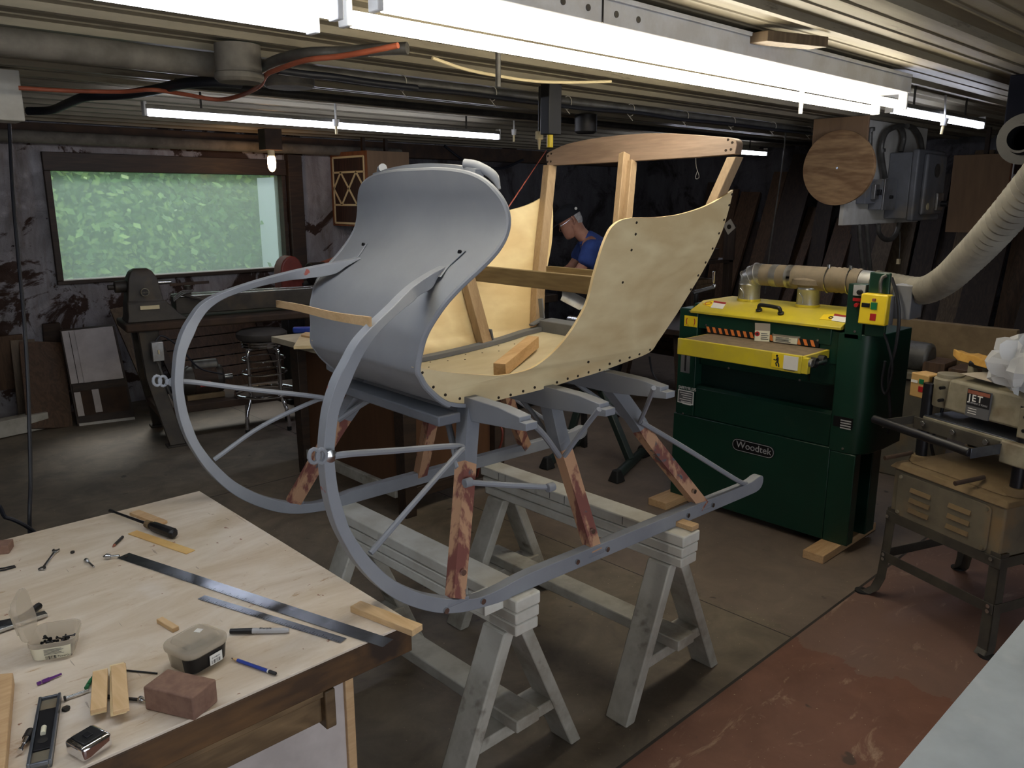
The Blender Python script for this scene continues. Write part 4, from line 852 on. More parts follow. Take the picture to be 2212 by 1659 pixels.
q = frc.pt(.012, .004, BT+.0648); MB().box((-.007, -.007, BT+.0646), (.007, .007, BT+.0652), Frame((q.x, q.y), ang+20)).build('price_sticker', M['label_white'], t)
# open tub with raised lid
cen = P(122, 1390, z=BT+.015); e = P(168, 1400, z=BT)-P(75, 1415, z=BT); fro = Frame((cen.x, cen.y), math.degrees(math.atan2(e.y, e.x)))
t = tub('open cloudy plastic tub with its lid standing up and dark screws inside', fro, .085, .092, .042, .02, BT)
hl = fro.pt(-.046, 0, BT+.044); Mx = Matrix.Translation(hl) @ Matrix.Rotation(math.radians(-100), 4, fro.b) @ Matrix.Translation(-hl)
frl = Frame((cen.x-fro.a.x*.0, cen.y-fro.a.y*.0), math.degrees(math.atan2(e.y, e.x)))
lidmesh(frl, .085, .092, BT+.044, .02, Mx).build('lid', M['tub'], t, angle=50)
band(fro, .085, .092, .02, BT+.005, BT+.032, 13, 20).build('paper_label', M['label_cream'], t, fix=False)
for i, wdt in enumerate((.001, .0006, .0016, .0008, .0012, .0006, .0018, .0008)): MB().box((-.012+i*.0026, -.0482, BT+.007), (-.012+i*.0026+wdt, -.0474, BT+.014), fro).build('barcode_line', M['ink'], t)
for i in range(5): MB().box((-.014, -.0492, BT+.018+i*.0026), (.022-.004*(i % 3), -.0484, BT+.0186+i*.0026), fro).build('print_line', M['label_grey'], t)
lettering('PowerGrip', 'lettering', fro.pt(.010, -.0482, BT+.009), fro.a, (0, 0, 1), .006, M['ink'], t, extrude=.0001)
random.seed(9); mb = MB()
for k in range(46):
    c = fro.pt(random.uniform(-.028, .025), random.uniform(-.03, .025), BT+.007+random.random()*.012); dd = V((random.gauss(0, 1), random.gauss(0, 1), random.gauss(0, .25))).normalized(); mb.cyl(c-dd*.012, c+dd*.012, .0016, 6); mb.cyl(c+dd*.011, c+dd*.0135, .0035, 6)
o = mb.build('screws', M['blackmetal'], t); o['kind'] = 'stuff'
# scratches of sawdust on the bench are in its surface; black cord hanging at the left and coil beyond
cd_ = thing('electric_cable', 'black electric cord hanging from the ceiling at the left edge of the photo', 'cord', P(22, 275, y=3.4))
pts = [P(u, v, y=y) for u, v, y in ((20, 268, 3.6), (28, 420, 3.5), (40, 560, 3.4), (52, 690, 3.3), (60, 820, 3.22), (64, 940, 3.15), (66, 1040, 3.08), (64, 1140, 3.0))]; pts.append(pts[-1]+V((-.02, .05, -.35)))
MB().tube(spline(pts, 5), .0065, 8).build('cable', M['cord'], cd_)
pts = [P(u, v, y=2.75) for u, v in ((-10, 1120), (12, 1118), (40, 1128), (75, 1150))]; pts.append(pts[-1]+V((.1, .02, -.15)))
tag(MB().tube(spline([pts[0]+V((-.1, 0, -.5))]+pts, 5), .006, 8).build('power_cable', M['cord'], loc=pts[1]), 'black cable looping up behind the workbench at far left', 'cable')
# blue-grey board top at lower right
zb = .75; A_ = P(1940, 1659, z=zb)
wb = thing('side_bench', 'blue-grey topped bench corner at lower right', 'workbench', (A_.x+.3, .1, 0))
MB().box((A_.x-.02, -.7, zb-.004), (3.6, A_.y, zb)).build('bench_top', M['hardboard'], wb, bevel=.001)
MB().box((A_.x-.019, -.7, zb-.03), (3.6, A_.y-.001, zb-.0042)).build('top_edge', M['maple'], wb, bevel=.001)
for x_, y_ in ((A_.x+.08, A_.y-.12), (3.4, A_.y-.12), (A_.x+.08, -.6), (3.4, -.6)): MB().box((x_, y_-.04, 0), (x_+.08, y_+.04, zb-.031)).build('leg', M['benchleg'], wb, bevel=.003)
# ---------------------------------------------------------------- wide drum sander
FXx = 3.6
def X(u, v, x=FXx): return P(u, v, x=x)
sd_ = thing('drum_sander', 'large dark green wide drum sander with yellow hood and feed table', 'sander', (3.85, 2.0, .04))
G = M['green']
MB().box((3.6, 1.60, .04), (4.0, 2.49, .505)).build('base_cabinet', G, sd_, bevel=.004)
MB().box((3.6, 1.478, .04), (3.665, 1.5995, .492)).build('foot_column', G, sd_, bevel=.004)
MB().box((3.80, 1.478, .04), (3.90, 1.5995, .492)).build('foot_column', G, sd_, bevel=.004)
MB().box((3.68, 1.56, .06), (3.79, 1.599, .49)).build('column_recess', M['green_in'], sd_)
MB().box((3.598, 2.365, .507), (3.99, 2.478, 1.085)).build('left_column', G, sd_, bevel=.004)
pl = [(3.6, 1.61), (3.6, 1.52), (3.607, 1.49), (3.63, 1.465), (3.67, 1.447), (3.72, 1.437), (3.80, 1.432), (3.99, 1.432), (3.99, 1.61)]
MB().prism([(x, y, .492) for x, y in pl], (0, 0, .563)).build('right_housing', G, sd_, bevel=.004, angle=30)
MB().box((3.606, 1.612, .507), (3.98, 2.363, .665)).build('lower_panel', G, sd_, bevel=.003)
MB().hexa([V((3.606, 1.612, .665)), V((3.66, 1.612, .665)), V((3.66, 2.363, .665)), V((3.606, 2.363, .665))], [V((3.618, 1.612, .678)), V((3.66, 1.612, .678)), V((3.66, 2.363, .678)), V((3.618, 2.363, .678))]).build('panel_lip', G, sd_)
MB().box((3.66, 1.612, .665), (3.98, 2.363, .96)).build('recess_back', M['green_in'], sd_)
MB().box((3.62, 1.612, .80), (3.66, 1.74, .955)).build('inner_bracket', G, sd_, bevel=.003); MB().box((3.635, 1.612, .79), (3.66, 2.363, .87)).build('cross_panel', G, sd_, bevel=.003)
MB().box((3.602, 1.645, .988), (3.98, 2.362, 1.068)).build('head_plate', G, sd_, bevel=.003)
MB().box((3.61, 1.61, .90), (3.98, 1.70, 1.055)).build('head_end', G, sd_, bevel=.003)
# hood
mb = MB(); sec = [(3.583, 1.066), (3.583, 1.080), (3.70, 1.122), (3.99, 1.122), (3.99, 1.068)]
mb.prism([(x, 1.595, z) for x, z in sec], (0, .81, 0)); mb.build('hood', M['yellow'], sd_, bevel=.003)
def hoodp(u, v):     # point on the hood's sloping front
    k = (1.122-1.080)/(3.70-3.583); R = ray(u, v); t = (1.080-CAMH-k*3.583)/(R.z-k*R.x); return CAM+R*t
HN = V((-.042, 0, .117)).normalized()
# feed table
MB().box((3.33, 1.645, .893), (3.345, 2.30, .974)).build('table_apron', M['yellow'], sd_, bevel=.003)
MB().box((3.345, 1.66, .955), (3.61, 2.29, .967)).build('feed_belt', M['belt'], sd_)
MB().box((3.345, 2.285, .90), (3.60, 2.30, .966)).build('table_side', M['yellow'], sd_, bevel=.002); MB().box((3.345, 1.645, .93), (3.60, 1.66, .968)).build('table_side', M['yellow'], sd_, bevel=.002)
MB().box((3.35, 1.665, .90), (3.60, 2.28, .953)).build('table_bed', M['blackmetal'], sd_)
MB().box((3.333, 1.615, .895), (3.36, 1.645, .966)).build('roller_block', M['yellow'], sd_, bevel=.002)
MB().cyl((3.348, 1.615, .945), (3.348, 1.60, .945), .018, 18).build('roller_bearing', M['galv'], sd_, bevel=.003)
for x_ in (3.42, 3.50): MB().cyl((x_, 1.645, .935), (x_, 1.615, .935), .023, 18).build('belt_roller', M['black'], sd_, bevel=.002)
MB().cyl((3.42, 1.612, .935), (3.50, 1.612, .935), .006, 8).build('tension_bolt', M['steel'], sd_)
# hazard stripes
z0, z1 = .985, 1.010
hs = MB().box((3.5995, 1.70, .972), (3.602, 2.31, 1.003)).build('hazard_strip', M['ink'], sd_)
for k in range(17):
    y = 2.30-.0355*k; MB().hexa([V((3.598, y, .973)), V((3.5996, y, .973)), V((3.5996, y-.017, .973)), V((3.598, y-.017, .973))], [V((3.598, y+.012, 1.002)), V((3.5996, y+.012, 1.002)), V((3.5996, y-.005, 1.002)), V((3.598, y-.005, 1.002))]).build('hazard_stripe', M['orange_paint'], hs) if False else None
    MB().add([(3.5985, y, .973), (3.5985, y-.017, .973), (3.5985, y-.005, 1.002), (3.5985, y+.012, 1.002)], [(0, 1, 2, 3)]).build('stripe', M['orange_paint'], hs, fix=False); BASE[hs.name] = BASE[sd_.name]
# bolts
for (u, v) in ((1491, 672), (1527, 678), (1526, 702), (1769, 709), (1767, 735), (1847, 716), (1575, 795), (1728, 821), (1476, 893), (1821, 969)):
    p = X(u, v); MB().cyl(p, p-V((.004, 0, 0)), .006, 10).build('bolt_head', M['steel'], sd_)
# name plate
cN = X(1627, 968); fz_ = []
ring = lambda w, h, r, x: [V((x, cN.y+ca*(w/2-r)+r*math.cos(a), cN.z+cb*(h/2-r)+r*math.sin(a))) for ca, cb, ph in ((1, 1, 0), (-1, 1, 1), (-1, -1, 2), (1, -1, 3)) for a in [(ph+k/5)*math.pi/2 for k in range(6)]]
np_ = MB().prism(ring(.238, .066, .030, 3.5995), (-.004, 0, 0)).build('name_plate', M['woodtek_plate'], sd_, bevel=.001)
MB().sweep([ring(.232, .060, .028, 3.5955), ring(.232, .060, .028, 3.5945)]).build('plate_rim', M['letter_grey'], sd_); MB().prism(ring(.226, .054, .026, 3.5946), (-.0006, 0, 0)).build('plate_field', M['woodtek_plate'], sd_)
lettering('Woodtek', 'lettering', (3.5938, cN.y+.094, cN.z-.013), (0, -1, 0), (0, 0, 1), .050, M['letter_grey'], sd_, extrude=.0004)
def sticker(cs, name, m, x=FXx, off=.0035, child=None):
    p = [X(*c, x=x) for c in cs]; y0 = (p[0].y+p[3].y)/2; y1 = (p[1].y+p[2].y)/2; zt = (p[0].z+p[1].z)/2; zb = (p[2].z+p[3].z)/2
    return MB().box((x-off, y1, zb), (x, y0, zt)).build(name, M[m], child or sd_), (y0, y1, zb, zt)
_, bb = sticker([(1467, 842), (1498, 847), (1497, 873), (1465, 868)], 'safety_label', 'label_grey')
MB().box((3.5962, bb[1]-.003, bb[2]-.003), (3.599, bb[0]+.003, bb[3]+.003)).build('label_border', M['label_white'], sd_); MB().box((3.5957, bb[1]+.002, bb[2]+.002), (3.597, bb[0]-.002, bb[3]-.002)).build('label_field', M['label_grey'], sd_)
for k in range(6): MB().box((3.5952, bb[1]+.008, bb[3]-.014-.012*k), (3.5971, bb[0]-.010-.01*(k % 3), bb[3]-.010-.012*k)).build('print_line', M['label_white'], sd_)
lettering('SAFETY RULES', 'lettering', (3.5974, bb[0]+.002, bb[3]+.008), (0, -1, 0), (0, 0, 1), .0235, M['label_white'], sd_, extrude=.0002, spacing=.72)
_, bb = sticker([(1480, 681), (1507, 684), (1507, 708), (1478, 703)], 'arrow_sticker', 'yellow_sw')
for sg, y in ((1, .72), (-1, .28)):
    yy = bb[1]+(bb[0]-bb[1])*y; zc = (bb[2]+bb[3])/2; pts = [V((3.5955, yy+sg*.008*math.cos(t), zc+.018*math.sin(t))) for t in [-1.1+.22*k for k in range(11)]]; MB().tube(pts, .0022, 6).build('arrow', M['label_red'], sd_)
lettering('LOWER', 'lettering', (3.5960, bb[0]-.006, bb[2]+.004), (0, -1, 0), (0, 0, 1), .007, M['ink'], sd_, extrude=.0001); lettering('UP', 'lettering', (3.5960, bb[1]+.024, bb[2]+.004), (0, -1, 0), (0, 0, 1), .007, M['ink'], sd_, extrude=.0001)
_, bb = sticker([(1475, 757), (1494, 760), (1488, 806), (1468, 803)], 'depth_scale', 'label_grey'); MB().box((3.5955, (bb[0]+bb[1])/2-.006, bb[2]+.01), (3.5985, (bb[0]+bb[1])/2+.004, bb[3])).build('scale_slot', M['ink'], sd_)
_, bb = sticker([(1802, 897), (1843, 905), (1841, 927), (1800, 919)], 'rating_plate', 'woodtek_plate')
for k in range(4): MB().box((3.5955, bb[1]+.006, bb[3]-.018-.012*k), (3.5985, bb[0]-.034, bb[3]-.012-.012*k)).build('print_line', M['letter_grey'], sd_)
# warning on the table apron
_, bb = sticker([(1668, 764), (1693, 767), (1692, 796), (1667, 792)], 'warning_sticker', 'yellow_sw', x=3.33); yc = (bb[0]+bb[1])/2; s = (bb[3]-bb[2])
st_ = lambda pts, r: MB().tube([V((3.3268, yc-p[0]*s, bb[2]+p[1]*s)) for p in pts], r, 6).build('pictogram', M['ink'], sd_)
st_([(0.0, .80), (.02, .60), (.02, .45)], .0055); st_([(.02, .45), (-.10, .34), (-.02, .12)], .0035); st_([(.03, .45), (.13, .28), (.16, .08)], .0035); st_([(0, .72), (-.14, .56), (-.30, .60)], .0025); MB().cyl((3.3268, yc+.05*s, bb[2]+.90*s), (3.3262, yc+.05*s, bb[2]+.90*s), .0055, 12).build('pictogram', M['ink'], sd_)
_, bb = sticker([(1694, 767), (1725, 772), (1723, 801), (1692, 796)], 'warning_label', 'label_white', x=3.33)
MB().box((3.3272, bb[1]+.002, bb[3]-.016), (3.328, bb[0]-.002, bb[3]-.003)).build('warning_band', M['label_red'], sd_)
for k in range(6): MB().box((3.3273, bb[1]+.006+.006*(k % 2), bb[3]-.023-.0085*k), (3.328, bb[0]-.006, bb[3]-.0205-.0085*k)).build('print_line', M['label_grey'], sd_)
# hood stickers
def hood_sticker(cs, name, m, off=.0015):
    p = [hoodp(*c)+HN*off*.3 for c in cs]; return MB().prism(p, HN*off).build(name, M[m], sd_)
hood_sticker([(1517, 657), (1536, 650), (1544, 651), (1535, 664)], 'warning_sticker', 'yellow_sw'); hood_sticker([(1543, 651), (1569, 655), (1561, 668), (1535, 665)], 'warning_label', 'label_white', .002); hood_sticker([(1543, 651), (1569, 655), (1567, 658), (1541, 654)], 'warning_band', 'label_red', .003)
pc = hoodp(1530, 656); MB().tube([pc+HN*.002+V((.0, .017*math.cos(a), 0))+(V((.117, 0, .042)).normalized()*.017*math.sin(a)) for a in [k*math.pi/8 for k in range(16)]], .002, 6, closed=True).build('prohibition_ring', M['label_red'], sd_)
hood_sticker([(1779, 680), (1803, 679), (1800, 693), (1770, 690)], 'warning_sticker', 'yellow_sw'); hood_sticker([(1803, 679), (1834, 684), (1828, 698), (1796, 693)], 'warning_label', 'label_white', .002); hood_sticker([(1803, 679), (1834, 684), (1833, 687), (1801, 683)], 'warning_band', 'label_red', .003)
pc = hoodp(1795, 687); MB().tube([pc+HN*.002+V((0, .009*math.cos(a), 0))+(V((.117, 0, .042)).normalized()*.009*math.sin(a)) for a in [k*math.pi/6 for k in range(12)]], .003, 6, closed=True).build('gear_symbol', M['ink'], sd_)
# hood handle
a_, b_ = hoodp(1640, 672), hoodp(1687, 679); rise = HN*.035
MB().tube(spline([a_, a_+rise*.8+V((0, -.004, 0)), a_+rise+V((0, -.02, 0)), b_+rise+V((0, .02, 0)), b_+rise*.8+V((0, .004, 0)), b_], 4), .010, 10).build('hood_handle', M['black'], sd_)
for q in (a_, b_): MB().cyl(q, q+HN*.012, .016, 12).build('handle_foot', M['black'], sd_, bevel=.003)
# crank on the left end
cA = P(1503, 648, x=3.80); MB().cyl(V((cA.x, cA.y, 1.085)), V((cA.x, cA.y, 1.16)), .014, 12).build('crank_shaft', M['blackmetal'], sd_)
MB().box((3.72, 2.37, 1.085), (3.90, 2.47, 1.10)).build('crank_plate', G, sd_, bevel=.003)
c1 = P(1496, 633, x=3.72); c2 = P(1543, 620, x=3.80); MB().beam(c1, c2, .03, .018).build('crank_arm', M['blackmetal'], sd_, bevel=.005)
MB().cyl(c2, c2+V((0, 0, .012)), .010, 10).build('crank_pin', M['steel'], sd_); cc = P(1541, 612, x=3.80); MB().lathe([(.006, 0), (.008, .01), (.010, .05), (.011, .062), (.0, .066)], cc, n=14).build('crank_handle', M['chrome'], sd_)
# ducts
def duct(u, v, x=3.86): return P(u, v, x=x)
c1, c2 = duct(1617, 655), duct(1745, 655); zt = 1.122; r = .056; zc = duct(1700, 597).z
dt = thing('dust_duct', 'galvanised steel dust duct with elbow and tee on top of the green sander', 'duct', (3.86, 2.1, zt))
for c in (c1, c2):
    MB().cyl((3.86, c.y, zt+.001), (3.86, c.y, zt+.012), r+.004, 24).build('yellow_flange', M['yellow'], dt); 
    MB().lathe([(r, .012), (r, .085), (r+.002, .088), (r, .092), (r+.001, .10)], (3.86, c.y, zt), n=28).build('collar', M['galv'], dt)
    MB().tube([V((3.86-r-.001, c.y+.02, zt+.07)), V((3.86-r-.001, c.y, zt+.045)), V((3.86-r-.001, c.y, zt+.02))], .0025, 6).build('crimp', M['steel'], dt)
el = [V((3.86, c1.y, zt+.098)), V((3.86, c1.y-.002, zt+.12)), V((3.86, c1.y-.018, zc-.015)), V((3.86, c1.y-.045, zc)), V((3.86, c1.y-.075, zc))]
MB().tube(el, [r, r+.001, r+.003, r+.002, r], 28).build('elbow', M['galv'], dt, angle=20)
for k in (1, 2, 3): d = (el[min(k+1, 4)]-el[k-1]).normalized(); MB().tube([el[k]-d*.003, el[k]+d*.003], r+.006, 28).build('elbow_seam', M['galv'], dt)
MB().cyl((3.86, c1.y-.07, zc), (3.86, c2.y+.10, zc), r, 28).build('pipe', M['galv_tape'], dt)
MB().cyl((3.86, c1.y-.13, zc), (3.86, c1.y-.165, zc), r+.0012, 28).build('tape_band', M['galv'], dt); MB().cyl((3.86, c2.y+.115, zc), (3.86, c2.y+.08, zc), r+.003, 28).build('tape_band', M['galv'], dt)
MB().lathe([(r+.0, .098), (r+.003, .10), (r+.012, .12), (r+.030, zc-zt-.03), (r+.030, zc-zt-.005), (.01, zc-zt+.02)], (3.86, c2.y, zt), n=28).build('tee_branch', M['galv_tape'], dt)
MB().cyl((3.86, c2.y+.10, zc), (3.86, c2.y-.08, zc), r+.003, 28).build('tee_pipe', M['galv_tape'], dt)
yE = duct(1862, 605).y
rr_ = []; n_ = 14
MB().tube([V((3.86, c2.y-.08-(c2.y-.08-yE)*k/n_, zc)) for k in range(n_+1)], [r+.003+(.004 if k % 2 else 0) for k in range(n_+1)], 28).build('flex_coupling', M['galv_tape'], dt)
MB().cyl((3.86, yE, zc), (3.86, yE-.07, zc-.004), r, 28).build('steel_end', M['galv'], dt)
for u in (1795, 1842): q = duct(u, 575); MB().cyl(V((3.84, q.y, zc+r)), V((3.84, q.y, zc+r+.018)), .009, 10).build('clamp_screw', M['steel'], dt); MB().tube([V((3.86+(r+.009)*math.cos(a), q.y, zc+(r+.009)*math.sin(a))) for a in [k*math.pi/12 for k in range(24)]], .003, 6, closed=True).build('hose_clamp', M['steel'], dt)
# flexible hose
hp = spline([V((3.86, yE-.06, zc)), P(1925, 618, x=3.84), P(1990, 628, x=3.70), P(2040, 606, x=3.50), P(2090, 560, x=3.28), P(2140, 508, x=3.10), P(2212, 425, x=2.92), P(2290, 330, x=2.75)], 13)
rad = []; pts = []
tot = 0
for i, p in enumerate(hp):
    pts.append(p); rad.append(.061 if i % 2 else .052)
hs_ = thing('flexible_hose', 'grey ribbed flexible dust hose curving up to the right from the green sander', 'hose', hp[40]); MB().tube(pts, rad, 22).build('hose_wall', M['hose'], hs_, angle=25)
# hose continues along the ceiling outside the photo
# switch boxes on the sander's right end
MB().box((3.588, X(1926, 600).y, 1.055), (3.606, X(1880, 600).y, X(1900, 588).z)).build('switch_plate', G, sd_, bevel=.006)
MB().box((3.60, X(1868, 650).y, 1.03), (3.66, 1.585, X(1855, 614).z-.0)).build('control_housing', G, sd_, bevel=.003)
p = X(1845, 615, 3.595), X(1868, 640, 3.595); MB().box((3.592, p[1].y, p[1].z), (3.600, p[0].y, p[0].z)).build('dial_panel', M['letter_grey'], sd_)
p = X(1858, 631, 3.585); MB().cyl(p+V((.007, 0, 0)), p-V((.015, 0, 0)), .011, 14).build('speed_knob', M['black'], sd_, bevel=.002)
p = X(1843, 643, 3.595), X(1866, 652, 3.595); MB().box((3.592, p[1].y, p[1].z), (3.600, p[0].y, p[0].z)).build('red_strip', M['red'], sd_)
p = X(1851, 659, 3.585); MB().cyl(p+V((.012, 0, 0)), p-V((.012, 0, 0)), .010, 12).build('stop_knob', M['red'], sd_, bevel=.002)
a_, b_ = X(1858, 634, 3.52), X(1910, 705, 3.52); y0, y1, zb_, zt_ = b_.y, a_.y, b_.z, a_.z
sw = MB().hexa([V((3.52, y0, zb_)), V((3.588, y0, zb_)), V((3.588, y1, zb_)), V((3.52, y1, zb_))], [V((3.532, y0, zt_)), V((3.588, y0, zt_)), V((3.588, y1, zt_)), V((3.532, y1, zt_))]).build('switch_box', M['yellow_sw'], sd_, bevel=.006, seg=3)
MB().box((3.56, y0-.004, zb_-.002), (3.60, y1+.004, zt_-.006)).build('switch_back', M['greybox'], sd_, bevel=.003)
def on_sw(u, v, w, h, name, m, t=.004): p = X(u, v, 3.525); return MB().box((3.5235-t, p.y-w/2, p.z-h/2), (3.532, p.y+w/2, p.z+h/2)).build(name, M[m], sd_, bevel=.001)
on_sw(1888, 661, .025, .030, 'start_button', 'greenbtn'); on_sw(1886, 685, .025, .030, 'stop_button', 'red'); on_sw(1870, 659, .034, .018, 'cover_slot', 'blackmetal', .002); on_sw(1888, 648, .012, .012, 'indicator', 'terracotta'); on_sw(1866, 697, .034, .010, 'maker_tag', 'letter_grey', .001)
MB().box((3.62, X(1972, 620, 3.62).y, X(1965, 692, 3.62).z), (3.75, X(1928, 620, 3.62).y, X(1960, 617, 3.62).z)).build('junction_box', M['greybox'], sd_, bevel=.004)
pts = [X(1902, 632, 3.56), X(1902, 612, 3.56), X(1906, 600, 3.57), X(1914, 596, 3.585)]; MB().tube(spline(pts, 5), .008, 10).build('power_cable', M['conduit'], sd_)
pts = [X(1926, 600, 3.60), X(1938, 640, 3.58), X(1942, 690, 3.58), X(1935, 750, 3.585), X(1922, 800, 3.6), X(1920, 840, 3.62), X(1923, 900, 3.66), X(1918, 935, 3.7)]; MB().tube(spline(pts, 5), .007, 8).build('power_cable', M['cord'], sd_)
pts = [X(1905, 708, 3.6), X(1918, 745, 3.585), X(1928, 800, 3.59), X(1914, 850, 3.61), X(1905, 830, 3.61), X(1912, 780, 3.60)]; MB().tube(spline(pts, 5), .006, 8).build('power_cable', M['cord'], sd_)
# shims on the floor under the sander
t = thing('wood_plank', 'pale plank on the floor under the right end of the green sander', 'plank', (3.6, 1.5, 0)); MB().box((3.42, 1.505, .0005), (4.0, 1.605, .0395)).build('board', M['oak_x'], t, bevel=.002)
t = thing('wood_plank', 'short square board under the left end of the green sander', 'plank', (3.55, 2.45, 0)); MB().box((3.44, 2.40, .0005), (3.75, 2.52, .0395)).build('board', M['oak_x'], t, bevel=.002)
# things on the feed table
t = thing('screw_box', 'small open green and white cardboard box of screws on the yellow feed table', 'box', X(1640, 735, 3.42)); zt = .967
p = P(1643, 737, z=zt); fr = Frame((p.x, p.y), -68); mb = MB(); w, d_, h = .072, .055, .052
for lo, hi in (((0, -.001, 0), (w, .0, h)), ((0, d_, 0), (w, d_+.001, h)), ((0, 0, 0), (w, d_, .001))): mb.box((lo[0]-.03, lo[1], zt+lo[2]+.0005), (hi[0]-.03, hi[1], zt+hi[2]), fr)
mb.build('carton', M['label_cream'], t); MB().box((-.031, -.001, zt+.0005), (-.0295, d_+.001, zt+h), fr).build('end_panel', M['greenbtn'], t); MB().box((w-.031, -.001, zt+.0005), (w-.03, d_+.001, zt+h), fr).build('end_panel', M['greenbtn'], t)
MB().hexa([fr.pt(-.03, 0, zt+h), fr.pt(w-.03, 0, zt+h), fr.pt(w-.03, .001, zt+h), fr.pt(-.03, .001, zt+h)], [fr.pt(-.03, -.02, zt+h+.040), fr.pt(w-.03, -.02, zt+h+.040), fr.pt(w-.03, -.019, zt+h+.040), fr.pt(-.03, -.019, zt+h+.040)]).build('flap', M['card'], t)
MB().hexa([fr.pt(-.03, d_, zt+h), fr.pt(w-.03, d_, zt+h), fr.pt(w-.03, d_+.001, zt+h), fr.pt(-.03, d_+.001, zt+h)], [fr.pt(-.03, d_-.01, zt+h+.03), fr.pt(w-.03, d_-.01, zt+h+.03), fr.pt(w-.03, d_-.009, zt+h+.03), fr.pt(-.03, d_-.009, zt+h+.03)]).build('flap', M['hole'], t)
q = fr.pt(-.018, -.0015, zt+.036); MB().cyl(q, q-fr.b*.001, .012, 14).build('red_ring', M['red'], t); MB().cyl(q-fr.b*.0008, q-fr.b*.0014, .006, 14).build('ring_centre', M['ink'], t)
for k in range(4): MB().box((.0, -.0025, zt+.01+.009*k), (.036-.006*(k % 2), -.0014, zt+.0135+.009*k), fr).build('print_line', M['ink' if k < 1 else 'label_grey'], t)
lettering('#8', 'lettering', fr.pt(-.0312, d_*.6, zt+.034), -fr.b, (0, 0, 1), .012, M['label_white'], t, extrude=.0002); lettering('Hillman', 'lettering', fr.pt(-.0312, d_*.95, zt+.022), -fr.b, (0, 0, 1), .011, M['label_white'], t, extrude=.0002); lettering('Screw', 'lettering', fr.pt(-.0312, d_*.9, zt+.010), -fr.b, (0, 0, 1), .011, M['label_white'], t, extrude=.0002)
p = P(1700, 742, z=zt); fr = Frame((p.x+.01, p.y), -85); t = tub('open clear plastic tub with white label and raised lid on the yellow feed table', fr, .135, .085, .045, .018, zt)
band(fr, .135, .085, .018, zt+.006, zt+.036, 11, 20).build('paper_label', M['label_cream'], t, fix=False)
hl = fr.pt(0, .045, zt+.047); Mx = Matrix.Translation(hl) @ Matrix.Rotation(math.radians(-105), 4, fr.a) @ Matrix.Translation(-hl)
lidmesh(fr, .135, .085, zt+.047, .018, Mx).build('lid', M['tub'], t, angle=50); lidmesh(fr, .135, .085, zt+.047, .018)
for k in range(4): MB().box((-.045, -.0445, zt+.012+.006*k), (.03-.01*(k % 2), -.0432, zt+.0145+.006*k), fr).build('print_line', M['ink' if k in (1, 3) else 'label_grey'], t)

# ---------------------------------------------------------------- small planer on its stand
J = Frame((3.296, 1.233), -111.0)
jt = thing('bench_planer', 'dusty grey thickness planer on a flared steel stand at the right edge', 'planer', J.pt(.27, .27, 0))
def jbox(lo, hi, name, m, bevel=.003, parent=None): return MB().box(lo, hi, J).build(name, M[m], parent or jt, bevel=bevel)
def angle_leg(a, b, sa, sb):
    mb = MB(); pth = [(a, b, .40), (a-sa*.004, b-sb*.004, .22), (a-sa*.010, b-sb*.010, .09), (a-sa*.025, b-sb*.022, .035), (a-sa*.05, b-sb*.04, .008), (a-sa*.075, b-sb*.055, .004)]
    if a > .3 and b < .3: pth = [(a, b, .40), (a, b, .2), (a, b, .05), (a-sa*.005, b-sb*.008, .02), (a-sa*.01, b-sb*.03, .004)]
    th = .004; W_ = .042
    mb.sweep([[J.pt(x, y, z), J.pt(x+sa*W_, y, z), J.pt(x+sa*W_, y+sb*th, z), J.pt(x, y+sb*th, z)] for x, y, z in pth]); 
    mb.sweep([[J.pt(x, y, z), J.pt(x+sa*th, y, z), J.pt(x+sa*th, y+sb*W_, z), J.pt(x, y+sb*W_, z)] for x, y, z in pth[:5]])
    mb.build('leg', M['iron_stand'], jt); p = pth[-2]; MB().cyl(J.pt(p[0], p[1], .0005), J.pt(p[0], p[1], .007), .03, 14).build('foot_pad', M['rubber'], jt)
M['iron_stand'] = mat('dusty_stand_metal', (74, 70, 60), (58, 54, 48), scale=6, rough=.6)
for a, sa in ((.022, 1), (.53, -1)):
    for b, sb in ((.022, 1), (.52, -1)): angle_leg(a, b, sa, sb)
for b in (.018, .518): jbox((.02, b, .345), (.53, b+.004, .385), 'top_rail', 'iron_stand', .001)
for a in (.018, .528): jbox((a, .02, .345), (a+.004, .52, .385), 'top_rail', 'iron_stand', .001)
jbox((.02, .016, .165), (.53, .02, .205), 'lower_rail', 'iron_stand', .001); jbox((.02, .52, .165), (.53, .524, .205), 'lower_rail', 'iron_stand', .001); jbox((.014, .02, .165), (.018, .52, .205), 'lower_rail', 'iron_stand', .001); jbox((.531, .02, .165), (.535, .52, .205), 'lower_rail', 'iron_stand', .001)
for (a, z) in ((.035, .365), (.50, .375), (.515, .195), (.515, .175), (.035, .195), (.035, .175)): MB().cyl(J.pt(a, .014, z), J.pt(a, .008, z), .008, 10).build('bolt_head', M['steel'], jt)
jbox((.03, .026, .375), (.52, .51, .575), 'motor_cabinet', 'dusty_grey', .008)
cp = MB(); ringp = lambda x0, x1, z0, z1, r, y: [J.pt(cx+r*math.cos(t), y, cz+r*math.sin(t)) for cx, cz, ph in ((x1-r, z1-r, 0), (x0+r, z1-r, 1), (x0+r, z0+r, 2), (x1-r, z0+r, 3)) for t in [(ph+k/4)*math.pi/2 for k in range(5)]]
cp.prism(ringp(.06, .47, .385, .565, .02, .026), -J.b*.008); cp.build('cover_panel', M['dusty_grey2'] if 'dusty_grey2' in M else M['dusty_grey'], jt, bevel=.002)
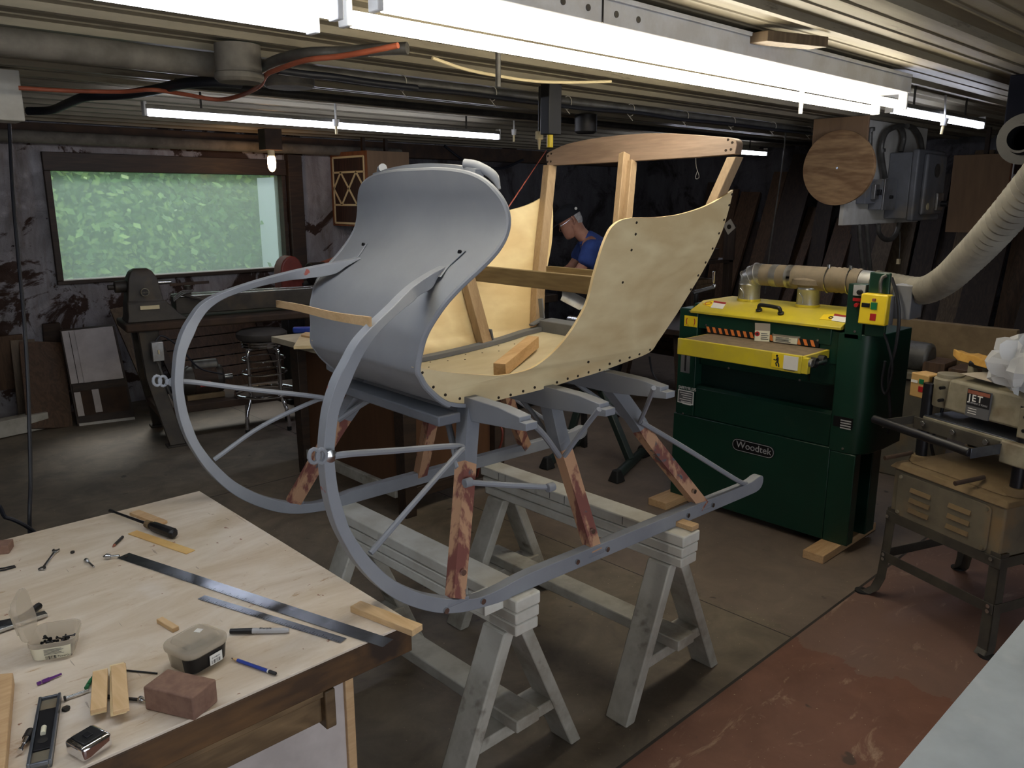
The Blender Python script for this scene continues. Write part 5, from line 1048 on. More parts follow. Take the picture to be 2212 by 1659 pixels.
for a0 in (.125, .30):
    for k in range(3): 
        z = .52-.042*k; MB().hexa([J.pt(a0, .018, z-.018), J.pt(a0+.095, .018, z-.018), J.pt(a0+.095, .010, z-.018), J.pt(a0, .010, z-.018)], [J.pt(a0, .018, z), J.pt(a0+.095, .018, z), J.pt(a0+.095, .0165, z), J.pt(a0, .0165, z)]).build('louvre', M['cast_dust'], jt, bevel=.001)
for a, z in ((.075, .55), (.455, .55), (.075, .40), (.455, .40)): MB().cyl(J.pt(a, .018, z), J.pt(a, .012, z), .007, 10).build('screw_head', M['cast'], jt)
# sloping sawdust covered base casting
MB().hexa([J.pt(.015, .01, .577), J.pt(.535, .01, .577), J.pt(.535, .53, .577), J.pt(.015, .53, .577)], [J.pt(.03, .03, .60), J.pt(.52, .03, .60), J.pt(.52, .51, .60), J.pt(.03, .51, .60)]).build('base_casting', M['cast_dust'], jt, bevel=.006)
MB().hexa([J.pt(.06, .06, .60), J.pt(.49, .06, .60), J.pt(.49, .48, .60), J.pt(.06, .48, .60)], [J.pt(.11, .14, .635), J.pt(.44, .14, .635), J.pt(.44, .40, .635), J.pt(.11, .40, .635)]).build('casting_hump', M['cast_dust'], jt, bevel=.01)
for a, b in ((.07, .12), (.48, .12), (.07, .42), (.48, .42)):
    MB().cyl(J.pt(a, b, .60), J.pt(a, b, .63), .045, 18, .036).build('column_boss', M['cast_dust'], jt, bevel=.004); MB().cyl(J.pt(a, b, .62), J.pt(a, b, .93), .022, 16).build('column', M['blackmetal'], jt)
for a in (.03, .355): MB().cyl(J.pt(a+.012, .10, .632), J.pt(a, -.035, .622), .009, 10).build('lift_bar', M['rustwood'], jt)
# bed and roller frame
jbox((.075, .095, .765), (.475, .46, .80), 'bed', 'cast', .006); jbox((.08, .097, .8002), (.47, .455, .803), 'bed_surface', 'tablesteel', .001)
MB().hexa([J.pt(.44, .06, .72), J.pt(.56, .06, .72), J.pt(.56, .44, .72), J.pt(.44, .44, .72)], [J.pt(.43, .07, .80), J.pt(.57, .07, .80), J.pt(.57, .44, .80), J.pt(.43, .44, .80)]).build('bed_bracket', M['cast'], jt, bevel=.006)
jbox((.05, .078, .745), (.44, .084, .792), 'frame_bar', 'iron_stand', .001); jbox((.045, -.085, .76), (.049, .084, .795), 'frame_arm', 'iron_stand', .001); jbox((.436, -.085, .75), (.440, .08, .788), 'frame_arm', 'steel_arm' if 'steel_arm' in M else 'tablesteel', .001)
for a in (.10, .235, .375): MB().cyl(J.pt(a, .078, .775), J.pt(a, .066, .775), .012, 6).build('hex_bolt', M['steel'], jt, bevel=.001)
MB().cyl(J.pt(.0, -.085, .785), J.pt(.436, -.085, .772), .0165, 18).build('roller', M['blackmetal'], jt, bevel=.003)
# head
hd = MB(); hd.hexa([J.pt(.16, .10, .845), J.pt(.66, .10, .845), J.pt(.66, .40, .845), J.pt(.16, .40, .845)], [J.pt(.16, .115, .965), J.pt(.66, .115, .965), J.pt(.66, .39, .985), J.pt(.16, .39, .985)]); hd.build('head', M['cast'], jt, bevel=.01)
MB().lathe([(.055, .845), (.058, .85), (.058, .955), (.05, .962), (.048, .975), (.0, .976)], J.pt(.125, .165, 0), n=26).build('gear_housing', M['cast'], jt)
jbox((.12, .12, .85), (.17, .40, .96), 'head_end', 'cast', .01); jbox((.475, .085, .82), (.56, .13, .93), 'column_clamp', 'cast', .005)
for a, z in ((.50, .90), (.50, .85), (.15, .93), (.15, .88)): MB().cyl(J.pt(a, .105, z), J.pt(a, .083, z), .007, 8).build('socket_hole', M['blackmetal'], jt)
# maker's plate
q = [J.hit(2093, 834, b=.098), J.hit(2143, 845, b=.098)]; a0, a1 = J.co(q[0])[0], J.co(q[1])[0]; zt_ = .952
jbox((a0, .0955, zt_-.105), (a1, .1045, zt_), 'maker_plate', 'label_grey', .0); jbox((a0, .0945, zt_-.062), (a1, .0957, zt_-.0), 'plate_field', 'ink', 0); jbox((a0+.002, .0938, zt_-.017), (a1-.002, .0947, zt_-.003), 'plate_band', 'terracotta', 0)
lettering('JET', 'lettering', J.pt(a0+.008, .0935, zt_-.044), J.a, (0, 0, 1), .036, M['label_white'], jt, extrude=.0004, spacing=1.25, bold=.0006)
lettering('EQUIPMENT & TOOLS', 'lettering', J.pt(a0+.004, .0935, zt_-.054), J.a, (0, 0, 1), .0085, M['letter_grey'], jt, extrude=.0003)
for k in range(3): jbox((a0+.01, .0945, zt_-.075-.009*k), (a0+.045, .0957, zt_-.0725-.009*k), 'print_line', 'label_white', 0)
# carrying handle, switch
MB().hexa([J.pt(.165, .20, .97), J.pt(.20, .20, .97), J.pt(.20, .23, .97), J.pt(.165, .23, .97)], [J.pt(.165, .20, 1.03), J.pt(.18, .20, 1.03), J.pt(.18, .22, 1.03), J.pt(.165, .22, 1.03)]).build('handle_post', M['cast'], jt, bevel=.004)
jbox((.62, .20, .97), (.65, .23, 1.03), 'handle_post', 'cast', .004); MB().cyl(J.pt(.17, .21, 1.022), J.pt(.64, .21, 1.022), .014, 16).build('carry_bar', M['blackmetal'], jt)
jbox((-.03, .13, .855), (.055, .21, .955), 'switch_box', 'sw_tan', .005); jbox((.012, .128, .915), (.034, .131, .935), 'start_button', 'greenbtn', .001); jbox((.012, .128, .882), (.034, .131, .905), 'stop_button', 'red', .001); jbox((-.026, .128, .915), (.006, .130, .926), 'switch_label', 'label_white', 0)
jbox((.055, .15, .86), (.075, .25, .95), 'switch_bracket', 'blackmetal', .002)
MB().tube(spline([J.pt(.02, .17, .855), J.pt(.0, .18, .76), J.pt(-.02, .2, .65), J.pt(-.01, .2, .5), J.pt(.02, .25, .42)], 5), .006, 8).build('power_cable', M['cord'], jt)
MB().tube(spline([J.pt(.08, .2, .85), J.pt(.07, .2, .76), J.pt(.03, .22, .66), J.pt(.03, .25, .58)], 5), .007, 8).build('power_cable', M['cord'], jt)
# things on top of the planer
t = thing('cardboard_sheet', 'grey cardboard piece lying on top of the small planer', 'cardboard', J.pt(.22, .14, .99)); z = .992
MB().prism([J.pt(.19, .13, z), J.pt(.33, .12, z-.004), J.pt(.36, .21, z), J.pt(.27, .25, z+.01), J.pt(.2, .2, z)], (0, 0, .0015)).build('sheet', M['card'], t)
t = thing('foam_slab', 'torn yellow foam slab lying behind the handle of the small planer', 'foam', J.pt(.2, .42, 1.0)); random.seed(4)
q0, q1 = P(2062, 775, x=3.50), P(2175, 806, x=3.32); mb = MB(); dd = (q1-q0); nn = V((.03, .0, 0)); rows = []
for k in range(13): c = q0+dd*(k/12); e = random.uniform(-.006, .006); rows.append([c+V((-.03, -.02, 0)), c+V((.07, .03, -.0)), c+V((.07, .03, .032+e)), c+V((-.03, -.02, .032-e))])
mb.sweep(rows); mb.build('slab', M['foam'], t, bevel=.003)
t = thing('plastic_bag', 'crumpled white plastic bag heaped on the small planer at the right edge', 'bag', P(2205, 800, x=3.25)); random.seed(11)
cb = P(2210, 785, x=3.22); mb = MB(); rows = []
for i in range(15):
    th = math.pi*i/14; rr2 = []
    for j in range(22):
        ph = 2*math.pi*j/22; r_ = .085*(1+.22*math.sin(5*ph+2*th)+.18*math.sin(9*ph-4*th+1)+random.uniform(-.1, .1)); rr2.append(cb+V((r_*math.sin(th)*math.cos(ph), r_*math.sin(th)*math.sin(ph)*1.2, r_*math.cos(th)*.95)))
    rows.append(rr2)
mb.grid(rows, closed=True); mb.build('bag_film', M['bag'], t, angle=25)
# ---------------------------------------------------------------- brown table behind the sleigh
t = thing('work_table', 'brown-sided table with pale top standing behind the grey dash', 'table', (2.7, 3.9, 0)); zt = .83
MB().box((2.286, 3.22, zt-.035), (3.12, 4.535, zt)).build('table_top', M['birch_in'], t, bevel=.002)
for x, y in ((2.315, 4.30), (2.345, 3.30), (2.98, 3.30), (2.98, 4.42)): MB().hexa([V((x, y-.03, 0)), V((x+.07, y-.03, 0)), V((x+.07, y+.04, 0)), V((x, y+.04, 0))], [V((x-.01, y-.04, zt-.036)), V((x+.08, y-.04, zt-.036)), V((x+.08, y+.05, zt-.036)), V((x-.01, y+.05, zt-.036))]).build('leg', M['darkwood'], t, bevel=.003)
MB().box((2.362, 3.352, .13), (2.374, 4.268, zt-.036)).build('side_panel', M['brownpanel'], t); MB().box((2.42, 3.31, .10), (2.975, 3.322, zt-.036)).build('end_panel', M['brownpanel'], t)
MB().box((2.33, 3.345, .10), (2.36, 4.27, .16)).build('rail', M['horse_leg'], t, bevel=.003); MB().box((2.41, 3.27, .10), (2.985, 3.30, .16)).build('rail', M['darkwood'], t, bevel=.003)
def on(z, name, label, cat, pts, th, m):
    q = [P(u, v, z=z) for u, v in pts]; return tag(MB().prism([V((p.x, p.y, z-th+.0005)) for p in q], (0, 0, th)).build(name, M[m] if isinstance(m, str) else m, loc=(q[0].x, q[0].y, z-th), bevel=.001), label, cat)
on(zt+.018, 'plywood_offcut', 'pale plywood offcut on the corner of the brown-sided table', 'plywood offcut', [(634, 748), (700, 746), (720, 728), (650, 722)], .0175, 'birch'); on(zt+.03, 'plywood_offcut', 'tapered plywood offcut lying on top of another beside the blue tool', 'plywood offcut', [(650, 723), (700, 731), (715, 722), (660, 717)], .011, 'maple')
c0, c1 = P(638, 714, z=zt+.02), P(720, 712, z=zt+.02); tb = thing('blue_tool', 'blue plastic handled tool lying on the brown-sided table', 'tool', (c0.x, c0.y, zt))
MB().beam(c0+V((0, .03, .0)), c1+V((0, .03, .0)), .05, .035).build('body', M['bluepl'], tb, bevel=.008); MB().beam(c0+V((.05, .0, -.01)), c1+V((.0, -.02, -.01)), .02, .012).build('blade', M['steel'], tb, bevel=.001)
pts = [P(u, v, x=2.8) for u, v in ((1035, 880), (1060, 900), (1085, 930), (1075, 975), (1040, 1000), (1030, 1030))]; tag(MB().tube(spline(pts, 5), .006, 8).build('air_hose', M['redenamel'], loc=pts[0]), 'thin brown hose hanging at the right end of the brown-sided table', 'hose')

# ---------------------------------------------------------------- roller stand behind the sawhorses
t = thing('roller_stand', 'dark green folding stand with black rubber feet behind the sleigh', 'stand', (3.87, 3.27, 0)); zr = .035
b1 = (P(1182, 1000, z=zr), P(1248, 950, z=zr)); b2 = (P(1332, 1028, z=zr), P(1388, 975, z=zr)); ap = V((3.87, 3.30, .50))
for a, b_ in (b1, b2):
    MB().cyl(a, b_, .030, 16).build('foot_bar', M['stand'], t, bevel=.004); d = (b_-a).normalized()
    for q, s_ in ((a, -1), (b_, 1)): MB().hexa([q+V((-.04, -.04, -.034)), q+V((.04, -.04, -.034)), q+V((.04, .04, -.034)), q+V((-.04, .04, -.034))], [q+V((-.02, -.02, .04)), q+V((.02, -.02, .04)), q+V((.02, .02, .04)), q+V((-.02, .02, .04))]).build('rubber_foot', M['rubber'], t, bevel=.008)
MB().beam((b1[0]*.35+b1[1]*.65)+V((0, 0, .02)), ap+V((-.02, .05, 0)), .045, .045).build('leg', M['stand'], t, bevel=.006)
MB().beam((b2[0]*.5+b2[1]*.5)+V((0, 0, .02)), ap+V((.02, -.02, 0)), .045, .045).build('leg', M['stand'], t, bevel=.006)
MB().box((ap.x-.06, ap.y-.09, .46), (ap.x+.06, ap.y+.12, .54)).build('hinge_block', M['stand'], t, bevel=.012); MB().cyl((ap.x, ap.y+.02, .52), (ap.x, ap.y+.02, .86), .02, 14).build('post', M['stand'], t)
MB().cyl((ap.x, ap.y-.18, .88), (ap.x, ap.y+.22, .88), .028, 16).build('roller', M['steel'], t); MB().lathe([(.0, 0), (.06, .0), (.16, .03), (.17, .05), (.0, .06)], (ap.x-.05, ap.y+.12, .46), n=22).build('tray', M['black'], t)

# ---------------------------------------------------------------- lathe by the window
LT = Frame((1.759, 5.556), math.degrees(math.atan2(5.332-5.556, 3.0-1.759)))
def L_(u, v, b=0, **k): return LT.hit(u, v, b=b, **k) if not k else LT.hit(u, v, **k)
t = thing('wood_lathe', 'old dark cast iron wood lathe on its stand below the window', 'lathe', LT.pt(.8, .2, 0)); zl = .84
MB().box((.02, 0, zl-.055), (2.1, .42, zl), LT).build('bench_board', M['rustwood'], t, bevel=.012)
def loft(secs, name, m, bevel=.004): MB().sweep([[LT.pt(*p) for p in s_] for s_ in secs]).build(name, M[m], t, bevel=bevel)
sq = lambda a0, a1, b0, b1, z: [(a0, b0, z), (a1, b0, z), (a1, b1, z), (a0, b1, z)]
loft([sq(.04, .44, .06, .30, zl+.001), sq(.05, .38, .07, .29, zl+.04), sq(.055, .30, .08, .28, zl+.13), sq(.06, .285, .09, .27, zl+.14), sq(.075, .265, .10, .26, zl+.26), sq(.08, .26, .11, .25, zl+.29), sq(.10, .235, .13, .23, zl+.335), sq(.13, .21, .15, .21, zl+.352)], 'headstock', 'lathe', .012)
MB().cyl(LT.pt(.0, .18, zl+.235), LT.pt(.08, .18, zl+.235), .04, 18).build('pulley_cover', M['lathe'], t, bevel=.006); MB().cyl(LT.pt(-.04, .18, zl+.235), LT.pt(.0, .18, zl+.235), .018, 14).build('spindle_end', M['lathe'], t, bevel=.003)
MB().cyl(LT.pt(.26, .18, zl+.25), LT.pt(.36, .18, zl+.25), .014, 12).build('spindle', M['steel'], t, bevel=.002)
q = LT.pt(.17, .078, zl+.20); MB().cyl(q+LT.b*.01, q-LT.b*.006, .028, 20).build('badge', M['cast'], t, bevel=.002); MB().cyl(q-LT.b*.004, q-LT.b*.008, .022, 20).build('badge_field', M['iron'], t); lettering('DELTA', 'lettering', q-LT.b*.0085-LT.a*.018-V((0, 0, .006)), LT.a, (0, 0, 1), .0135, M['cast'], t)
MB().box((.13, .064, zl+.085), (.25, .074, zl+.11), LT).build('brass_plate', M['cream'], t)
MB().box((.36, .10, zl+.03), (1.75, .26, zl+.15), LT).build('lathe_bed', M['lathe'], t, bevel=.006)
for b_ in (.11, .24): MB().box((.36, b_-.012, zl+.150), (1.75, b_+.012, zl+.160), LT).build('bed_way', M['steel'], t, bevel=.002)
MB().cyl(LT.pt(.46, .16, zl+.16), LT.pt(.46, .16, zl+.22), .022, 14).build('rest_post', M['lathe'], t); MB().beam(LT.pt(.34, .13, zl+.235), LT.pt(.60, .13, zl+.240), .012, .02).build('tool_rest', M['rustwood'], t, bevel=.002)
MB().beam(LT.pt(.40, .10, zl+.17), LT.pt(.62, .02, zl+.10), .03, .016).build('clamp_lever', M['lathe'], t, bevel=.004)
for k in range(3): MB().tube(spline([LT.pt(.34, .05, zl+.13+.01*k), LT.pt(.40, .06, zl+.17+.012*k), LT.pt(.48, .09, zl+.19)], 4), .005, 6).build('cord_bundle', M['conduit'], t)
MB().box((1.6, .08, zl+.15), (1.78, .28, zl+.30), LT).build('tailstock', M['lathe'], t, bevel=.02)
for a0, sg in ((.10, 1), (1.75, -1)):
    for b_, ft in ((.05, -.12), (.36, .48)):
        loft([sq(a0+.10*sg*1.0-.05+.05, a0+.10*sg+.10, ft, ft+.05, 0.012), sq(a0+.02*sg, a0+.02*sg+.10, b_, b_+.05, .45), sq(a0, a0+.13, b_, b_+.06, zl-.056)], 'leg', 'lathe'); MB().box((a0+.10*sg-.02, ft-.02, 0), (a0+.10*sg+.12, ft+.07, .014), LT).build('foot', M['lathe'], t, bevel=.003)
MB().box((.16, -.02, .20), (1.9, .42, .25), LT).build('lower_shelf', M['rustwood'], t, bevel=.004)
q = LT.pt(.50, .18, .38); MB().cyl(q-LT.a*.15, q+LT.a*.15, .10, 26).build('motor', M['lathe'], t, bevel=.02); MB().cyl(q-LT.a*.06, q+LT.a*.10, .102, 26).build('motor_band', M['rustwood'], t, bevel=.004); MB().cyl(q+LT.a*.15, q+LT.a*.22, .02, 12).build('motor_shaft', M['steel'], t); MB().box((.38, .10, .252), (.64, .28, .29), LT).build('motor_base', M['cast_dust'], t, bevel=.004)
MB().cyl(q+V((0, 0, .1))-LT.a*.05, q+V((0, 0, .1))+LT.a*.12, .045, 18).build('capacitor', M['conduit'], t, bevel=.01); MB().box((.47, .072, .35), (.54, .082, .385), LT).build('motor_label', M['label_red'], t)
a_, b_ = L_(324, 738, b=.0), L_(344, 778, b=.0); ac = LT.co(a_)[0]; MB().box((ac, -.045, LT.co(b_)[2]), (ac+.075, -.001, LT.co(a_)[2]), LT).build('switch_box', M['galv'], t, bevel=.004); MB().box((ac+.035, -.056, (LT.co(a_)[2]+LT.co(b_)[2])/2-.015), (ac+.045, -.045, (LT.co(a_)[2]+LT.co(b_)[2])/2+.012), LT).build('toggle', M['cream'], t, bevel=.002)
MB().tube(spline([LT.pt(ac+.03, -.02, .72), LT.pt(ac+.08, -.01, .75), LT.pt(.34, .0, .66), LT.pt(.46, .02, .50), LT.pt(.62, .05, .43)], 5), .006, 8).build('cable', M['cord'], t)
MB().tube(spline([LT.pt(ac+.03, -.02, .585), LT.pt(ac+.07, -.02, .42), LT.pt(.28, .0, .28), LT.pt(.33, .0, .32), LT.pt(.36, .03, .48), LT.pt(.40, .1, .5)], 5), .008, 8).build('cable', M['conduit'], t)
# rounded red belt guard machine beside the window
t = thing('belt_grinder', 'faded red belt guard and drum of a grinder at the lower right of the window', 'grinder', P(640, 600, y=5.95)); y0 = 5.95
c0 = P(632, 588, y=y0); MB().sweep([[V((c0.x+x, y, c0.z+z)) for x, z in [(-.10, -.32), (-.10, 0)]+[(-.10*math.cos(k*math.pi/8), .13*math.sin(k*math.pi/8)) for k in range(1, 8)]+[(.10, 0), (.10, -.32)]] for y in (y0, y0+.13)]).build('belt_guard', M['redenamel'], t, bevel=.012)
MB().cyl(P(646, 590, y=y0+.0)+V((.02, -.02, 0)), P(646, 590, y=y0)+V((.02, .1, 0)), .035, 16).build('pulley', M['steel'], t); q = P(668, 590, y=y0-.05); MB().cyl(q, q+V((.14, .0, 0)), .085, 22).build('drum', M['iron'], t, bevel=.008); MB().cyl(q+V((.14, 0, 0)), q+V((.40, .02, .04)), .09, 22, .11).build('sanding_sleeve', M['terracotta'], t); MB().cyl(q-V((.12, .03, 0)), q, .015, 10).build('axle', M['steel'], t)
MB().box((c0.x-.06, y0+.02, .0), (c0.x+.10, y0+.14, c0.z-.30)).build('pedestal', M['iron'], t, bevel=.01); MB().box((c0.x-.12, y0-.05, .0), (c0.x+.30, y0+.2, .04)).build('base', M['iron'], t, bevel=.01); MB().box((c0.x+.08, y0-.02, c0.z-.14), (c0.x+.45, y0+.10, c0.z-.09)).build('arm', M['iron'], t, bevel=.006)
# stool
q = P(525, 940, z=0); sc_ = P(562, 718, z=.72); sx, sy = sc_.x, sc_.y; sx, sy = 2.66, 5.42
t = thing('bar_stool', 'chrome legged bar stool with a round grey seat behind the far runner', 'stool', (sx, sy, 0)); zs = .735
MB().lathe([(.0, zs-.07), (.165, zs-.07), (.178, zs-.05), (.178, zs-.025), (.15, zs-.005), (.08, zs+.004), (.0, zs+.006)], (sx, sy, 0), n=32).build('seat', M['vinyl'], t)
MB().lathe([(.15, zs-.125), (.155, zs-.12), (.15, zs-.11), (.155, zs-.10), (.15, zs-.09), (.155, zs-.08), (.15, zs-.071)], (sx, sy, 0), n=32).build('seat_band', M['chrome'], t)
for k in range(4):
    a = math.radians(20+90*k); c, s_ = math.cos(a), math.sin(a); f = lambda r, z: V((sx+r*c, sy+r*s_, z)); MB().tube(spline([f(.05, zs-.13), f(.135, zs-.14), f(.15, zs-.20), f(.15, .35), f(.155, .24), f(.20, .13), f(.205, .02)], 4), .0125, 10).build('leg', M['chrome'], t); MB().cyl(f(.205, 0), f(.205, .03), .016, 10).build('rubber_tip', M['rubber'], t)
for z, r in ((.27, .215), (.42, .158), (.52, .15)): MB().tube([V((sx+r*math.cos(k*math.pi/16), sy+r*math.sin(k*math.pi/16), z)) for k in range(32)], .010 if r > .2 else .007, 8, closed=True).build('foot_ring' if r > .2 else 'brace_ring', M['chrome'], t)
# leaning pieces along the window wall
def leaner(name, label, cat, pb, pt_, w, th, m, group=None, bevel=.002, up=V((0, -1, 0))):
    d = (pt_-pb).normalized(); return tag(MB().beam(pb, pt_, w, th, up=up).build(name, m if not isinstance(m, str) else M[m], loc=(pb.x, pb.y, pb.z), bevel=bevel), label, cat, group)
t = thing('wooden_hatch', 'white and grey old wooden hatch leaning on the wall left of the lathe', 'hatch', P(225, 915, z=0)); bl, br = P(168, 920, z=0.0), P(292, 905, z=0.0); _n = (br-bl).cross(V((.05, .42, .90))).normalized(); _ph = lambda u, v: CAM+ray(u, v)*((bl-CAM).dot(_n)/ray(u, v).dot(_n)); tl, tr = _ph(130, 716), _ph(248, 704); dpt = V((0, .03, .01))
bil = lambda s_, r_: (bl*(1-s_)+br*s_)*(1-r_)+(tl*(1-s_)+tr*s_)*r_
def patch(s0, s1, r0, r1, name, m, off): MB().prism([bil(s0, r0)+V((0, -off, 0)), bil(s1, r0)+V((0, -off, 0)), bil(s1, r1)+V((0, -off, 0)), bil(s0, r1)+V((0, -off, 0))], (0, .012, .0)).build(name, M[m], t)
MB().prism([bil(0, 0), bil(1, 0), bil(1, 1), bil(0, 1)], dpt).build('frame', M['darkwood'], t); patch(.02, .95, .44, 1, 'upper_board', 'white_panel', .006); patch(.02, .96, .36, .43, 'middle_rail', 'darkwood', .016); patch(.02, .95, .10, .36, 'lower_board', 'rustwood', .006)
patch(.03, .14, .10, .35, 'batten', 'white_panel', .014); patch(.34, .46, .12, .36, 'batten', 'white_panel', .014); patch(.14, .15, .44, .99, 'board_gap', 'hole', .008); patch(.24, .36, .44, 1.0, 'batten', 'white_panel', .014); patch(.02, .99, .0, .025, 'bottom_strip', 'whiteply', .014)
random.seed(21)
for k, (u0, u1, v0, v1, lab, mt) in enumerate(((-40, 40, 905, 728, 'brown board leaning at the left edge below the coated wall', 'lumber_a'), (25, 75, 912, 735, 'narrow brown board leaning beside the leftmost one', 'lumber_b'), (60, 122, 925, 740, 'wide brown board leaning left of the white hatch', 'lumber_a'))):
    pb = P((u0+u1)/2+18, v0, z=0.01); pt_ = V((P((u0+u1)/2, v1, y=6.8).x, 6.83, P((u0+u1)/2, v1, y=6.8).z)); leaner('leaning_board', lab, 'board', pb, pt_, .30 if k != 1 else .16, .02, mt)
MB_ = MB().beam(P(-60, 960, z=.0)+V((0, .03, .065)), P(104, 925, z=0)+V((0, .03, .065)), .10, .12); tag(MB_.build('timber_beam', M['horse_leg'], loc=P(30, 945, z=0), bevel=.004), 'thick pale timber lying on the floor at the far left', 'timber')
leaner('leaning_post', 'dark upright post between the coated wall and the white hatch', 'post', P(150, 905, z=0)+V((0, .35, 0)), V((1.66, 6.86, .72)), .12, .03, 'darkwood')
# slatted shutter leaning under the lathe
t = thing('slatted_shutter', 'large brown slatted shutter leaning on the wall under the lathe', 'shutter', (2.7, 6.5, 0)); bl, br, tl, tr = V((2.42, 6.35, 0)), V((3.35, 6.35, 0)), V((2.28, 6.8, .80)), V((3.25, 6.8, .80))
for k in range(9): r0, r1 = .03+k*.105, .03+k*.105+.095; MB().prism([bil(.06, r0), bil(.94, r0), bil(.94, r1)-V((0, .012, 0)), bil(.06, r1)-V((0, .012, 0))], (0, .01, 0)).build('slat', M['lumber_a'], t)
for s0, s1 in ((0, .06), (.94, 1)): MB().prism([bil(s0, 0), bil(s1, 0), bil(s1, 1), bil(s0, 1)], (0, -.03, 0)).build('stile', M['darkwood'], t)
leaner('leaning_board', 'tan plank leaning on the wall behind the lathe motor', 'board', V((2.22, 6.30, .01)), V((2.12, 6.79, .80)), .10, .02, 'lumber_b')

# ---------------------------------------------------------------- plywood boxes with lattice fronts (hanging air filters)
def lattice_case(name, label, x0, x1, y0, y1, z0, z1, face):
    t = thing(name, label, 'wooden case', ((x0+x1)/2, (y0+y1)/2, z0)); MB().box((x0, y0, z0), (x1, y1, z1)).build('case', M['speaker_ply'], t, bevel=.002)
    if face == 'x': o = V((x0-.001, y1, z0)); ex, ez, en, w = V((0, -1, 0)), V((0, 0, 1)), V((-1, 0, 0)), y1-y0
    else: o = V((x0, y0-.001, z0)); ex, ez, en, w = V((1, 0, 0)), V((0, 0, 1)), V((0, -1, 0)), x1-x0
    h = z1-z0; q = lambda a, c, n=0: o+ex*(a*w)+ez*(c*h)+en*n; br = lambda a, b_, wd, nm, m, n=.008, th=.006: MB().beam(q(*a, n), q(*b_, n), wd, th, up=en).build(nm, M[m], t)
    MB().prism([q(0, 0), q(1, 0), q(1, 1), q(0, 1)], en*.003).build('edge_board', M['case_orange'], t); MB().prism([q(.08, .04, .003), q(.92, .04, .003), q(.92, .92, .003), q(.08, .92, .003)], en*.002).build('pleated_filter', M['pleat'], t)
    lw = .018; c = 'cream' if face == 'x' else 'white_tape'
    for a, b_ in (((.08, .93), (.92, .93)), ((.08, .73), (.92, .73)), ((.08, .29), (.92, .29)), ((.08, .04), (.92, .04)), ((.08, .04), (.08, .93)), ((.92, .04), (.92, .93)), ((.08, .51), (.29, .73)), ((.29, .73), (.71, .29)), ((.71, .29), (.92, .51)), ((.08, .51), (.29, .29)), ((.29, .29), (.71, .73)), ((.71, .73), (.92, .51))): br(a, b_, lw, 'lattice_strip', c)
    return t
M['pleat'] = mat('brown_pleated_filter', (70, 44, 34), (40, 26, 22), scale=40, rough=.8, stretch=(4, 4, .02), lo=.45, hi=.55)
lattice_case('filter_case', 'plywood case with cream lattice front hanging on the wall right of the window', 4.20, 4.66, 6.28, 6.895, 1.40, 2.07, 'x')
lattice_case('filter_case', 'plywood case with white lattice front hanging at the right behind the ribbed hose', 7.20, 7.75, 2.0, 2.415, 1.385, 1.99, 'y')
for x, y in ((4.3, 6.5), (4.55, 6.5)): tag(MB().box((x, y, 2.07), (x+.03, y+.03, 2.2)).build('hanging_strap', M['darkwood'], loc=(x, y, 2.07)), 'dark strap holding the case with the cream lattice', 'strap', 'straps of the hanging cases')
for x, y in ((7.3, 2.2), (7.6, 2.2)): tag(MB().box((x, y, 1.99), (x+.03, y+.03, 2.2)).build('hanging_strap', M['darkwood'], loc=(x, y, 1.99)), 'dark strap holding the case with the white lattice', 'strap', 'straps of the right hanging case')

# ---------------------------------------------------------------- electrical board with switch boxes
YB = 2.6
t = thing('electrical_board', 'white board hung from the ceiling carrying grey switch boxes and conduits', 'electrical board', (6.3, YB, 1.47)); a_, b_, c_ = P(1819, 487, y=YB), P(1908, 482, y=YB), P(1849, 272, y=YB)
MB().hexa([V((a_.x, YB, a_.z)), V((7.1, YB, a_.z)), V((7.1, YB+.03, a_.z)), V((a_.x, YB+.03, a_.z))], [V((a_.x+.03, YB, 2.2)), V((7.1, YB, 2.2)), V((7.1, YB+.03, 2.2)), V((a_.x+.03, YB+.03, 2.2))]).build('board', M['whiteply'], t, bevel=.002)
q0, q1 = P(1922, 330, y=YB), P(1962, 470, y=YB); f0 = 2.40
MB().box((q0.x, f0+.03, q1.z), (q0.x+.50, YB-.001, q0.z)).build('disconnect_box', M['greybox'], t, bevel=.008); MB().box((q0.x-.012, f0-.02, q1.z-.015), (q0.x+.512, f0+.03, q0.z+.02)).build('box_lid', M['greybox'], t, bevel=.014, seg=3); MB().box((q0.x+.08, f0-.055, q1.z+.03), (q0.x+.47, f0-.02, q0.z-.01)).build('lid_boss', M['greybox'], t, bevel=.02, seg=3)
MB().lathe([(.0, 0), (.05, .0), (.052, .004), (.0, .006)], (q0.x+.27, f0-.057, q0.z-.13), (0, -1, 0), 24).build('embossed_badge', M['conduit'], t); MB().box((q0.x+.30, f0-.075, q1.z+.06), (q0.x+.42, f0-.055, q1.z+.19)).build('handle_plate', M['galv'], t, bevel=.004); MB().cyl((q0.x+.38, f0-.075, q1.z+.11), (q0.x+.38, f0-.12, q1.z+.11), .022, 14).build('rotary_handle', M['black'], t, bevel=.003); MB().cyl((q0.x+.16, f0-.055, q1.z+.09), (q0.x+.16, f0-.058, q1.z+.09), .026, 18).build('round_label', M['cream'], t)
s0, s1 = P(1880, 388, y=YB), P(1908, 452, y=YB); MB().box((s0.x, YB-.10, s1.z), (s0.x+.21, YB-.001, s0.z)).build('switch_box', M['greybox'], t, bevel=.005); MB().box((s0.x-.003, YB-.112, s1.z-.003), (s0.x+.213, YB-.10, s0.z+.003)).build('switch_cover', M['galv'], t, bevel=.002); MB().cyl((s0.x+.10, YB-.112, s1.z+.09), (s0.x+.10, YB-.135, s1.z+.09), .012, 10).build('toggle', M['black'], t)
